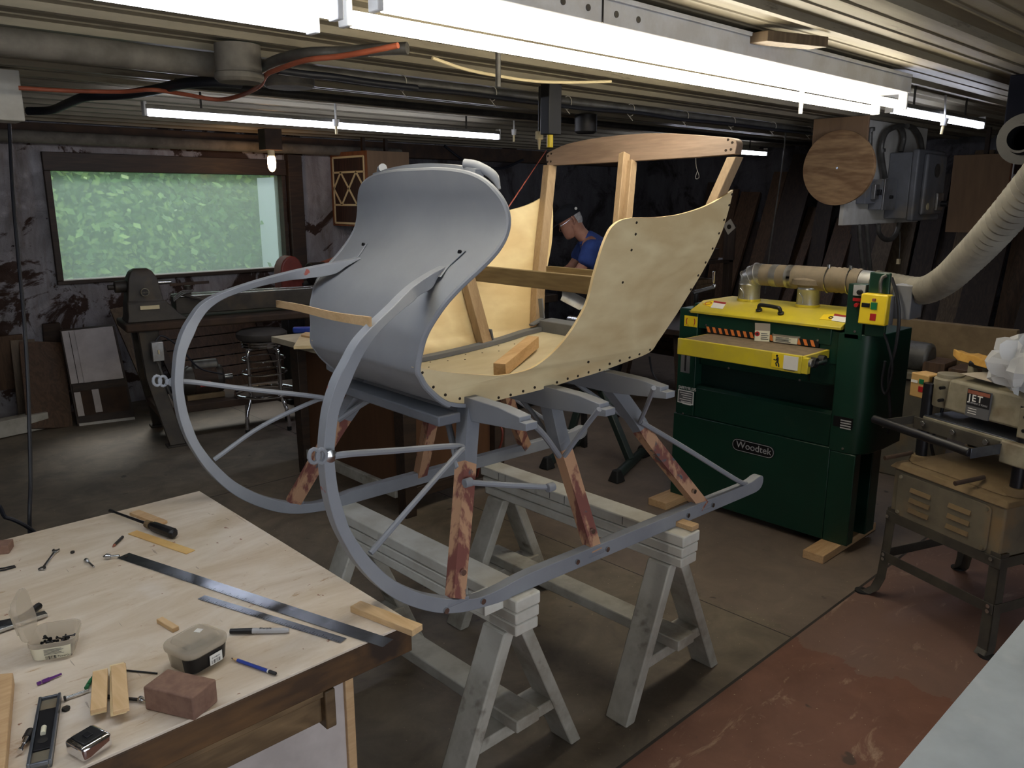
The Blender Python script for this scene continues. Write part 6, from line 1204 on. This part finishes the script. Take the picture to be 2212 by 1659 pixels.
s2, s3 = P(1852, 392, y=YB), P(1878, 440, y=YB); MB().box((s2.x, YB-.07, s3.z), (s2.x+.17, YB-.001, s2.z)).build('junction_box', M['greybox'], t, bevel=.005); MB().box((s2.x+.08, YB-.10, s3.z+.03), (s2.x+.15, YB-.07, s2.z-.02)).build('plug_cover', M['galv'], t, bevel=.004); MB().box((s2.x+.10, YB-.13, s3.z+.06), (s2.x+.13, YB-.10, s3.z+.10)).build('plug', M['black'], t, bevel=.004)
def cond(pts, r=.018, name='conduit', n=6): MB().tube(spline([P(u, v, y=YB-.05) for u, v in pts], n), r, 12).build(name, M['conduit'], t)
cond([(1877, 395), (1878, 340), (1879, 300), (1880, 276)]); cond([(1912, 384), (1905, 340), (1905, 310), (1915, 285), (1935, 274), (1950, 272)], .019); cond([(1946, 328), (1952, 300), (1948, 280), (1940, 272)], .019); cond([(1992, 325), (1988, 300), (1975, 278), (1960, 272)], .019)
MB().cyl(P(1880, 283, y=YB-.05), P(1880, 276, y=YB-.05), .032, 14).build('conduit_nut', M['conduit'], t); MB().cyl(P(1905, 328, y=YB-.05), P(1905, 322, y=YB-.05), .026, 14).build('conduit_coupling', M['conduit'], t)
cond([(1897, 484), (1898, 500), (1905, 512), (1916, 518), (1928, 515), (1937, 503), (1943, 482)], .018); cond([(1856, 486), (1858, 520), (1862, 560), (1868, 600)], .015); cond([(1872, 486), (1876, 540), (1880, 580), (1884, 610)], .015); cond([(1944, 500), (1944, 530), (1942, 560)], .004, 'hanging_wire', 4)
q = P(1941, 562, y=YB-.05); MB().box((q.x-.015, q.y-.01, q.z-.03), (q.x+.015, q.y+.01, q.z+.01)).build('hanging_tag', M['cream'], t)
q = P(1809, 363, x=5.6); t = thing('plywood_disc', 'large round plywood disc hanging in front of the white electrical board', 'disc', (5.62, q.y, 1.6))
MB().cyl((5.60, q.y, q.z), (5.622, q.y, q.z), .252, 56).build('disc', M['fir'], t, bevel=.001); MB().cyl((5.626, q.y, q.z), (5.646, q.y, q.z), .247, 56).build('backing_disc', M['fir'], t, bevel=.001); MB().cyl((5.60, q.y, q.z), (5.592, q.y, q.z), .008, 10).build('centre_bolt', M['steel'], t); MB().cyl((5.64, q.y, q.z), (6.2, q.y, q.z), .015, 10).build('hanging_pin', M['iron'], t)
tag(MB().box((5.68, 2.47, 1.9), (5.705, 2.86, 2.2)).build('hanger_board', M['speaker_ply'], loc=(5.69, 2.6, 1.9), bevel=.002), 'pale board behind the top of the round plywood disc', 'board')

# ---------------------------------------------------------------- lumber leaning on the right wall
random.seed(33); y = 5.6; k = 0; items = []
while y > -1.0:
    w = random.uniform(.10, .30); h = random.uniform(1.35, 2.12); xb = random.uniform(7.75, 8.15); 
    items.append((y-w/2, w, h, xb, random.choice(['lumber_a', 'lumber_b', 'lumber_c', 'lumber_c', 'lumber_a']), random.uniform(-.08, .02))); y -= w*random.uniform(.75, 1.25); k += 1
names = ['wide', 'narrow', 'tall', 'short', 'rough']
for i, (yc, w, h, xb, mt, lean) in enumerate(items):
    desc = 'rough sawn boards leaning in a row on the dark right wall'
    xt = 8.56; L0 = math.hypot(h, 0); zt = h; xt_ = 8.58 if h > 0 else 8.5
    pb, pt_ = V((xb, yc, .012)), V((8.55-.0*i, yc+lean, zt)); d = pt_-pb
    o = MB().beam(pb, pt_, w, .024+.01*(i % 3), up=V((-1, 0, 0))).build('lumber_board', M[mt], loc=(xb, yc, 0), bevel=.002); tag(o, 'rough sawn board in the row leaning on the dark right wall', 'board', 'lumber leaning on the right wall')
# boxes and offcuts on a rough shelf behind the sander's left end
t = thing('lumber_shelf', 'dark shelf rack stacked with planks behind the left end of the sander', 'shelf', (5.9, 4.1, 0))
for z in (.35, .75, 1.12): MB().box((5.6, 3.75, z), (6.2, 4.9, z+.03)).build('shelf_board', M['lumber_c'], t, bevel=.002)
for x, y in ((5.6, 3.75), (6.14, 3.75), (5.6, 4.84), (6.14, 4.84)): MB().box((x, y, 0), (x+.06, y+.06, 1.16)).build('post', M['lumber_c'], t, bevel=.002)
random.seed(7)
for z, n in ((.38, 5), (.78, 5)):
    zz = z
    for k in range(n): h_ = random.uniform(.03, .055); o = MB().box((5.52+random.uniform(-.04, .04), 3.82+random.uniform(0, .05), zz+.0005), (6.1, 4.8-random.uniform(0, .2), zz+h_)).build('plank', M[random.choice(['lumber_a', 'lumber_b', 'lumber_c'])], loc=(5.6, 4.2, zz), bevel=.002); tag(o, 'plank in the pile on the '+('lower' if z < .5 else 'upper')+' shelf behind the sander', 'plank', 'planks on the '+('lower' if z < .5 else 'upper')+' shelf'); zz += h_
for (y0, y1, z0, z1, x0, lab, m) in ((4.0, 4.45, 1.151, 1.38, 5.7, 'dark brown cardboard box on top of the plank shelf', 'lumber_c'), (3.80, 3.97, 1.151, 1.24, 5.7, 'small dark box at the right end of the plank shelf top', 'rustwood')): tag(MB().box((x0, y0, z0), (x0+.35, y1, z1)).build('cardboard_box', M[m], loc=(x0, y0, z0), bevel=.004), lab, 'box')
pq = P(1575, 490, x=6.0); tq = thing('square_plate', 'small pale square plate with a round hole propped as a diamond in the dark', 'plate', (6.0, pq.y, pq.z-.08)); rr3 = .065
MB().prism([pq+V((0, rr3*.9, .2*rr3)), pq+V((0, -.1*rr3, rr3)), pq+V((0, -rr3*.9, -.1*rr3)), pq+V((0, .1*rr3, -rr3))], (.008, 0, 0)).build('plate', M['card'], tq); MB().cyl(pq, pq-V((.001, 0, 0)), .02, 16).build('round_hole', M['hole'], tq)
tag(MB().box((6.01, pq.y-.05, 1.152), (6.03, pq.y+.05, pq.z+.02)).build('prop_stick', M['lumber_c'], loc=(6.02, pq.y, 1.15)), 'dark stick behind the pale square plate', 'stick')
# splay-legged table behind the sander
t = thing('splayed_table', 'dark table on splayed legs just behind the left end of the sander', 'table', (5.2, 3.6, 0))
MB().box((4.75, 3.25, .70), (5.6, 3.80, .74)).build('table_top', M['darkwood'], t, bevel=.004)
for (fx, fy, tx, ty) in ((4.74, 3.82, 4.86, 3.74), (4.80, 3.24, 4.86, 3.36), (5.6, 3.82, 5.5, 3.74), (5.6, 3.26, 5.5, 3.36)): MB().beam((fx, fy, .0), (tx, ty, .70), .05, .05, up=(1, 0, 0)).build('leg', M['darkwood'], t, bevel=.003)
pts = [P(u, v, x=4.5) for u, v in ((1403, 770), (1408, 800), (1420, 822), (1440, 838))]; tag(MB().tube(spline(pts+[V((4.6, pts[-1].y-.1, .3)), V((4.7, pts[-1].y-.2, .01))], 5), .007, 8).build('floor_cable', M['cord'], loc=pts[0]), 'black cable looping down between the sleigh and the sander', 'cable')
t = thing('jointer', 'dusty beige long machine with rounded ends behind the sander and small planer', 'jointer', (5.1, 1.8, 0))
MB().box((4.9, 1.62, .0), (5.3, 2.2, .60)).build('cabinet', M['dusty_grey'], t, bevel=.01); MB().cyl((4.98, 1.66, .74), (4.98, 2.4, .76), .085, 24).build('motor_tube', M['conduit'], t, bevel=.02); MB().cyl((5.0, 1.95, .87), (5.0, 2.5, .87), .07, 22).build('black_tube', M['black'], t, bevel=.01); MB().box((4.85, 1.35, .62), (5.5, 2.3, .66)).build('table', M['cast'], t, bevel=.005); MB().box((5.2, 1.3, .68), (5.26, 2.4, .92)).build('fence', M['cast_dust'], t, bevel=.004)
for k, (y_, lab) in enumerate(((1.42, 'brown wood block on the machine behind the small planer'), (1.56, 'second brown wood block on the machine behind the small planer, nearer the sander'))): tag(MB().box((4.9, y_, .6605), (5.1, y_+.12, .71+.02*k)).build('wood_block', M['lumber_a'], loc=(5, y_, .66), bevel=.003), lab, 'wood block')
tag(MB().box((5.32, 1.9, .665), (5.36, 2.35, .95)).build('plywood_sheet', M['speaker_ply'], loc=(5.35, 2.1, .66)), 'pale plywood sheet standing behind the beige machine', 'plywood sheet')
# covered bench where the man works
t = thing('machine_bench', 'dark bench the man leans over behind the sleigh', 'bench', (4.3, 4.9, 0)); MB().box((3.95, 4.45, .84), (4.75, 5.35, .90)).build('top', M['lumber_c'], t, bevel=.004); MB().box((4.0, 4.5, 0), (4.7, 5.3, .84)).build('cabinet', M['iron'], t, bevel=.004)
q = P(1235, 655, x=3.75); tt2 = thing('metal_chute', 'curved grey sheet metal chute seen between the seat rails', 'chute', (3.9, q.y, 0)); a_, b_ = P(1208, 640, x=3.85), P(1262, 668, x=3.95); MB().slab([[a_+V((.03*math.cos(k), 0, .05*math.sin(k)))+V((0, 0, .02)) for k in (1.2, .4, -.4, -1.2)], [b_+V((.03*math.cos(k), 0, .05*math.sin(k)))+V((0, 0, .02)) for k in (1.2, .4, -.4, -1.2)]], (.004, 0, 0)).build('sheet', M['galv'], tt2); MB().beam((3.98, b_.y, 0), (3.94, b_.y, b_.z), .03, .03, up=(1, 0, 0)).build('support', M['iron'], tt2)

# ---------------------------------------------------------------- ceiling pipes, boxes and cords
def cpipe(name, label, cat, pts, r, m, n=12, sm=5): tag(MB().tube(spline(pts, sm) if len(pts) > 2 else pts, r, n).build(name, M[m], loc=pts[0]), label, cat)
z = 2.165
a_, b_ = P(-40, 88, z=2.15), P(488, 140, z=2.15); yb = (a_.y+b_.y)/2; cpipe('duct_pipe', 'grey painted pipe along the ceiling at upper left ending at the round box', 'pipe', [V((a_.x-1, yb, 2.15)), V((b_.x, yb, 2.15))], .045, 'dustpipe', 16)
q = P(518, 178, z=2.07); t = thing('junction_pot', 'round grey junction pot on the ceiling where the orange cord ends', 'junction box', (q.x, q.y, 2.07)); MB().lathe([(.075, 0), (.088, .012), (.088, .03), (.082, .034), (.082, .13)], (q.x, q.y, 2.069), n=28).build('pot', M['dustpipe'], t)
q2 = P(625, 190, z=2.13); t = thing('junction_pot', 'flat round ceiling cover right of the round junction pot', 'junction box', (q2.x, q2.y, 2.13)); MB().lathe([(.0, 0), (.10, .0), (.11, .01), (.11, .07)], (q2.x, q2.y, 2.13), n=28).build('cover', M['dustpipe'], t)
q = P(1265, 288, z=2.08); t = thing('junction_pot', 'dark round ceiling box above the left part of the wooden arch', 'junction box', (q.x, q.y, 2.08)); MB().lathe([(.06, 0), (.075, .012), (.075, .12)], (q.x, q.y, 2.079), n=24).build('pot', M['iron'], t)
a_ = P(800, 172, z=2.165); b_ = P(1600, 262, z=2.165); yy = (a_.y+b_.y)/2; cpipe('conduit_pipe', 'long thin conduit with tied black cable across the ceiling behind the warm lamp', 'conduit', [V((1.6, yy, 2.165)), V((8.4, yy, 2.165))], .022, 'conduit')
pts = [V((1.7+.45*k, yy-.03+.012*math.sin(k*2.1), 2.145-.010*abs(math.sin(k*1.3)))) for k in range(15)]; cpipe('black_cable', 'black cable tied along the long ceiling conduit', 'cable', pts, .011, 'cord', 8)
for k in range(9): x = 2.3+.55*k; tag(MB().tube([V((x, yy+.03*math.cos(a), 2.16+.035*math.sin(a))) for a in [j*math.pi/6 for j in range(12)]]+[V((x+.01, yy-.01, 2.10))], .0022, 6).build('cable_tie', M['card'], loc=(x, yy, 2.16)), 'pale cable tie on the long ceiling conduit', 'cable tie', 'cable ties on the ceiling conduit')
y2 = P(400, 155, z=2.17).y; cpipe('conduit_pipe', 'dark conduit running along the ceiling ribs nearer the window', 'conduit', [V((1.6, 3.95, 2.175)), V((8.4, 3.95, 2.175))], .02, 'iron')
zc = 2.13; cpipe('orange_cord', 'orange extension cord strung under the ceiling at upper left', 'cord', [P(u, v, z=zz) for u, v, zz in ((40, 190, 2.1), (150, 196, 2.1), (260, 198, 2.1), (330, 194, 2.1), (400, 204, 2.1), (470, 215, 2.09), (520, 206, 2.09), (560, 186, 2.09), (575, 162, 2.1), (600, 150, 2.1), (660, 130, 2.1), (730, 122, 2.1), (790, 112, 2.1), (860, 98, 2.11))], .009, 'orange', 10)
cpipe('ceiling_cable', 'thick black cable bending across the ceiling at upper left', 'cable', [P(u, v, z=2.12) for u, v in ((60, 240, ), (110, 238), (150, 222), (190, 208), (260, 205), (330, 195), (400, 180), (470, 176), (520, 180))], .022, 'cord', 10)
cpipe('ceiling_cable', 'bundle of grey cables curving from the round junction pot towards the warm lamp', 'cable', [P(u, v, z=2.14) for u, v in ((560, 150), (600, 130), (660, 116), (740, 113), (800, 108), (880, 104))], .02, 'conduit', 10); cpipe('ceiling_cable', 'black cable hanging below the bundle near the round junction pot', 'cable', [P(u, v, z=2.13) for u, v in ((600, 152), (660, 160), (720, 166), (800, 178), (900, 190))], .014, 'cord', 10)
q = [P(934, 125, z=2.14), P(1000, 148, z=2.12), P(1070, 163, z=2.11), P(1150, 175, z=2.11), P(1230, 178, z=2.12), P(1320, 176, z=2.14)]; cpipe('flat_cable', 'flat pale cable sagging under the ceiling below the warm lamp', 'cable', q, .006, 'cream', 8)
q = P(1076, 160, z=2.10); tag(MB().cyl(q-V((0, 0, .045)), q+V((0, 0, .10)), .010, 12).build('pull_stub', M['conduit'], loc=q), 'short dark rod hanging under the middle of the warm lamp', 'rod')
# old painted post head at upper left, black square duct and wood block at upper right
q = P(22, 265, y=4.25); tag(MB().box((.55, 4.20, 1.985), (1.02, 4.36, 2.2)).build('painted_beam_end', M['whiteply'], loc=(.8, 4.25, 1.985), bevel=.006), 'chipped white painted beam end at the upper left of the photo', 'beam')
t = thing('black_duct', 'black square duct with round outlet at the upper right edge', 'duct', (4.4, 1.15, 1.86)); y1 = P(2165, 290, x=4.25).y; MB().box((4.25, y1-.30, 1.90), (4.6, y1, 2.19)).build('housing', M['blackduct'] if 'blackduct' in M else M['black'], t, bevel=.006)
yc, zc2 = P(2212, 300, x=4.2).y, P(2212, 300, x=4.2).z; MB().lathe([(.105, .0), (.11, .01), (.11, .05), (.07, .05), (.062, .11), (.052, .11), (.052, .0)], (4.25, yc, zc2), (-1, 0, 0), 32).build('round_outlet', M['black'], t)
t = thing('ceiling_block', 'dark brown wood block fixed to the ceiling above the right end of the warm lamp', 'wood block', (2.7, 1.45, 2.17)); a_, b_ = P(1672, 100, z=2.16), P(1788, 105, z=2.16); MB().hexa([V((a_.x-.08, a_.y-.02, 2.165)), V((b_.x, b_.y, 2.165)), V((b_.x, b_.y+.07, 2.165)), V((a_.x-.08, a_.y+.06, 2.165))], [V((a_.x-.08, a_.y-.02, 2.199)), V((b_.x, b_.y, 2.199)), V((b_.x, b_.y+.07, 2.199)), V((a_.x-.08, a_.y+.06, 2.199))]).build('block', M['lumber_b'], t, bevel=.002)
q = P(1183, 300, y=2.62+.1); t = thing('hanging_caliper', 'small pale clamp hanging from the ceiling left of the wooden arch', 'clamp', (q.x, q.y, 2.0)); q = P(1165, 297, y=3.0); MB().box((q.x-.02, q.y-.01, q.z-.01), (q.x+.02, q.y+.01, q.z+.03)).build('jaw', M['cream'], t, bevel=.003); MB().cyl(q+V((0, 0, -.06)), q, .004, 8, .010).build('tip', M['cream'], t); MB().cyl(q+V((0, 0, .02)), V((q.x, q.y, 2.2)), .006, 8).build('hook_rod', M['iron'], t)
q = P(1188, 305, y=2.9); t = thing('yellow_connector', 'yellow plug hanging from the ceiling at the left end of the wooden arch', 'plug', (q.x, q.y, 2.0)); MB().cyl(q-V((0, 0, .03)), q+V((0, 0, .03)), .016, 14).build('plug_body', M['yellow_sw'], t, bevel=.002); MB().box((q.x-.04, q.y-.03, q.z+.03), (q.x+.05, q.y+.03, 2.2)).build('hanger', M['black'], t, bevel=.004)
pts = [P(u, v, y=6.6) for u, v in ((960, 315), (1000, 345), (1050, 362), (1090, 362), (1130, 345))]; cpipe('wall_cable', 'black cable sagging on the dark wall above the grey dash', 'cable', pts, .014, 'cord', 8)
tag(MB().box((5.0, 6.86, 1.5), (5.45, 6.895, 2.0)).build('dark_panel', M['lumber_c'], loc=(5.2, 6.87, 1.5)), 'dark board on the wall right of the cream lattice case', 'board')
# hanging pendulum cable at the far right wall
cpipe('hanging_cable', 'thin cable hanging from the ceiling left of the round plywood disc', 'cable', [V((6.0, 3.241, 2.19)), V((6.0, 3.25, 1.9)), V((6.0, 3.30, 1.3)), V((6.0, 3.32, .9))], .006, 'conduit', 6)
tag(MB().tube(spline([P(1503, 340, y=2.9), P(1504, 360, y=2.9), P(1510, 380, y=2.9), P(1507, 386, y=2.9), P(1502, 384, y=2.9), P(1507, 368, y=2.9)], 4), .002, 6).build('wire_hook', M['card'], loc=P(1503, 340, y=2.9)), 'thin wire hook hanging inside the wooden arch', 'hook')

# ---------------------------------------------------------------- the man at the far bench
MF = Frame((4.95, 4.10), 136.5)
def H(a, b, z): return MF.pt(a, b, z)
man = thing('person', 'man in black cap and blue short sleeved shirt leaning forward over a bench', 'person', H(-.1, 0, 0))
def skin_mesh(name, verts, edges, m, sub=2, parent=None):
    base = BASE[parent.name]; me = bpy.data.meshes.new(name); me.from_pydata([tuple(V(v[0])-base) for v in verts], [], [])
    me = bpy.data.meshes.new(name); me.from_pydata([tuple(V(v[0])-base) for v in verts], edges, []); me.materials.append(m)
    o = bpy.data.objects.new(name, me); COL.objects.link(o); o.parent = parent; BASE[o.name] = base
    sk = o.modifiers.new('skin', 'SKIN'); sk.use_smooth_shade = True; sk.branch_smoothing = .6
    for i, v in enumerate(verts): r = v[1]; me.skin_vertices[0].data[i].radius = r if isinstance(r, tuple) else (r, r)
    me.skin_vertices[0].data[0].use_root = True
    s = o.modifiers.new('sub', 'SUBSURF'); s.levels = s.render_levels = sub
    return o
hip = (-.12, 0, .93); ch = (.10, 0, 1.27); nk = (.22, 0, 1.385)
body = [(H(*hip), .14), (H(-.05, 0, 1.06), .13), (H(.04, 0, 1.18), .14), (H(*ch), .13), (H(.18, 0, 1.345), .075), (H(.235, 0, 1.40), .055), (H(.275, 0, 1.45), .075), (H(.30, 0, 1.50), .085),
 (H(.17, .17, 1.30), .06), (H(.20, .22, 1.18), .045), (H(.26, .22, 1.10), .04), (H(.40, .16, 1.03), .032), (H(.50, .12, .99), .026), (H(.56, .11, .965), .028),
 (H(.17, -.17, 1.30), .06), (H(.22, -.22, 1.18), .045), (H(.28, -.22, 1.10), .04), (H(.42, -.16, 1.03), .032), (H(.52, -.12, .99), .026), (H(.58, -.11, .965), .028),
 (H(-.11, .10, .84), .095), (H(-.04, .11, .50), .062), (H(-.08, .11, .12), .042), (H(.06, .11, .04), .035), (H(-.11, -.10, .84), .095), (H(-.10, -.11, .50), .062), (H(-.18, -.11, .12), .042), (H(-.04, -.11, .04), .035)]
ed = [(0, 1), (1, 2), (2, 3), (3, 4), (4, 5), (5, 6), (6, 7), (3, 8), (8, 9), (9, 10), (10, 11), (11, 12), (12, 13), (3, 14), (14, 15), (15, 16), (16, 17), (17, 18), (18, 19), (0, 20), (20, 21), (21, 22), (22, 23), (0, 24), (24, 25), (25, 26), (26, 27)]
skin_mesh('body', body, ed, M['skin'], 2, man)
for sg in (1, -1):
    pl_ = H(.57 if sg > 0 else .59, sg*.11, .962)
    for k, (ln, off) in enumerate(((.062, -.027), (.075, -.010), (.070, .010), (.055, .027))):
        p0 = pl_+MF.a*.02+MF.b*off; skin_mesh('finger', [(p0, .0095), (p0+MF.a*ln*.5-V((0, 0, .006)), .0085), (p0+MF.a*ln*.85-V((0, 0, .022)), .0075)], [(0, 1), (1, 2)], M['skin'], 1, man)
    p0 = pl_-MF.b*sg*.03; skin_mesh('thumb', [(p0, .011), (p0+MF.a*.03-MF.b*sg*.02-V((0, 0, .01)), .010), (p0+MF.a*.055-MF.b*sg*.02-V((0, 0, .018)), .008)], [(0, 1), (1, 2)], M['skin'], 1, man)
shirt = [(H(-.10, 0, .98), (.165, .15)), (H(-.05, 0, 1.07), .155), (H(.03, 0, 1.18), .165), (H(.09, 0, 1.275), .155), (H(.17, 0, 1.345), .095), (H(.205, 0, 1.375), .07), (H(.16, .17, 1.30), .085), (H(.19, .235, 1.20), .072), (H(.215, .245, 1.15), .066), (H(.16, -.17, 1.30), .085), (H(.21, -.235, 1.20), .072), (H(.235, -.245, 1.15), .066)]
skin_mesh('shirt', shirt, [(0, 1), (1, 2), (2, 3), (3, 4), (4, 5), (3, 6), (6, 7), (7, 8), (3, 9), (9, 10), (10, 11)], M['shirt'], 2, man)
skin_mesh('trousers', [(H(-.12, 0, .93), .155), (H(-.11, .10, .82), .115), (H(-.04, .11, .50), .085), (H(-.08, .11, .08), .07), (H(-.11, -.10, .82), .115), (H(-.10, -.11, .50), .085), (H(-.18, -.11, .08), .07)], [(0, 1), (1, 2), (2, 3), (0, 4), (4, 5), (5, 6)], M['trousers'], 2, man)
for sg, a0 in ((1, -.08), (-1, -.18)): skin_mesh('shoe', [(H(a0-.02, sg*.11, .045), .045), (H(a0+.08, sg*.11, .04), .04), (H(a0+.17, sg*.11, .032), .034)], [(0, 1), (1, 2)], M['black'], 2, man)
# head: looking down to the left
hc = H(.305, 0, 1.475); fdir = (MF.a*.86+V((0, 0, -.50))).normalized(); updir = (MF.a*.50+V((0, 0, .86))).normalized(); sd2 = fdir.cross(updir)
def hp_(f_, s_, u_): return hc+fdir*f_+sd2*s_+updir*u_
rows = []
prof_h = [(-.118, .028, .030, .045), (-.105, .045, .042, .045), (-.085, .060, .050, .035), (-.05, .076, .062, .018), (-.01, .086, .070, .008), (.03, .094, .074, 0), (.07, .092, .073, -.004), (.10, .075, .06, -.008), (.122, .04, .035, -.01)]
for u_, rf, rs, of in prof_h: rows.append([hp_(of+rf*math.cos(t_), rs*math.sin(t_), u_) for t_ in [k*math.pi/10 for k in range(20)]])
MB().sweep(rows).build('head', M['skin'], man, subsurf=1, angle=180)
MB().sweep([[hp_(.085, -.008, .02), hp_(.085, .008, .02), hp_(.078, 0, .03)], [hp_(.098, -.012, -.012), hp_(.098, .012, -.012), hp_(.096, 0, .004)], [hp_(.112, -.012, -.028), hp_(.112, .012, -.028), hp_(.118, 0, -.018)], [hp_(.085, -.014, -.038), hp_(.085, .014, -.038), hp_(.09, 0, -.03)]]).build('nose', M['skin'], man, subsurf=1, angle=180)
MB().tube([hp_(.070, -.022, -.062), hp_(.082, 0, -.060), hp_(.070, .022, -.062)], .005, 8).build('mouth', M['terracotta'], man)
for sg in (-1, 1):
    MB().lathe([(.002, -.008), (.010, -.004), (.012, .0), (.010, .004), (.002, .008)], hp_(.078, sg*.03, .012), fdir, 12).build('eye', M['label_white'], man); MB().cyl(hp_(.085, sg*.03, .012), hp_(.0875, sg*.03, .012), .005, 10).build('pupil', M['ink'], man)
    MB().tube([hp_(-.01, sg*.070, .025), hp_(-.022, sg*.078, .032), hp_(-.032, sg*.080, .015), hp_(-.028, sg*.078, -.012), hp_(-.012, sg*.070, -.028)], [.006, .009, .010, .008, .006], 8).build('ear', M['skin'], man)
rows = []
for u_, rf, rs, of in ((-.045, .066, .060, -.02), (-.02, .082, .073, -.014), (.02, .094, .078, -.006), (.055, .096, .078, -.004)): rows.append([hp_(of+rf*math.cos(t_), rs*math.sin(t_), u_) for t_ in [math.radians(115+13*k) for k in range(11)]])
MB().slab(rows, (.0, .0, .004)).build('hair', M['hair'], man)
rows = []
for u_, rf, rs in ((.035, .102, .083), (.06, .103, .084), (.09, .096, .080), (.115, .075, .064), (.132, .04, .035), (.137, .004, .004)): rows.append([hp_(-.004+rf*math.cos(t_), rs*math.sin(t_), u_) for t_ in [k*math.pi/12 for k in range(24)]])
cp_ = MB().sweep(rows).build('cap', M['cap'], man, angle=60); BASE[cp_.name] = BASE[man.name]
MB().prism([hp_(.07, -.072, .036), hp_(.13, -.062, .028), (hp_(.165, -.03, .022)), hp_(.172, 0, .022), hp_(.165, .03, .022), hp_(.13, .062, .028), hp_(.07, .072, .036)], updir*.004).build('cap_peak', M['cap'], cp_)
q = hp_(-.085, .055, .07) if (hp_(-.085, .055, .07)-CAM).length < (hp_(-.085, -.055, .07)-CAM).length else hp_(-.085, -.055, .07); MB().cyl(q, q+(CAM-q).normalized()*.008, .011, 12).build('cap_badge', M['label_white'], cp_)
sg = 1 if (hp_(0, .1, 0)-CAM).length < (hp_(0, -.1, 0)-CAM).length else -1
MB().tube([hp_(-.02, sg*.080, .022), hp_(.04, sg*.080, .015), hp_(.088, sg*.06, .012), hp_(.100, sg*.03, .012), hp_(.10, 0, .016)], .0022, 6).build('spectacles', M['steel'], man)
# daylight fill: area light added behind the camera, no doorway is built
ld = bpy.data.lights.new('rear_daylight_fill', 'AREA'); ld.shape = 'RECTANGLE'; ld.size = 3.0; ld.size_y = 1.9; ld.energy = 62; ld.color = (.88, .93, 1.0)
lo = bpy.data.objects.new('rear_daylight_fill', ld); COL.objects.link(lo); lo.location = (.6, Y0+.03, 1.15); lo.rotation_euler = (math.radians(-90), 0, math.radians(180))
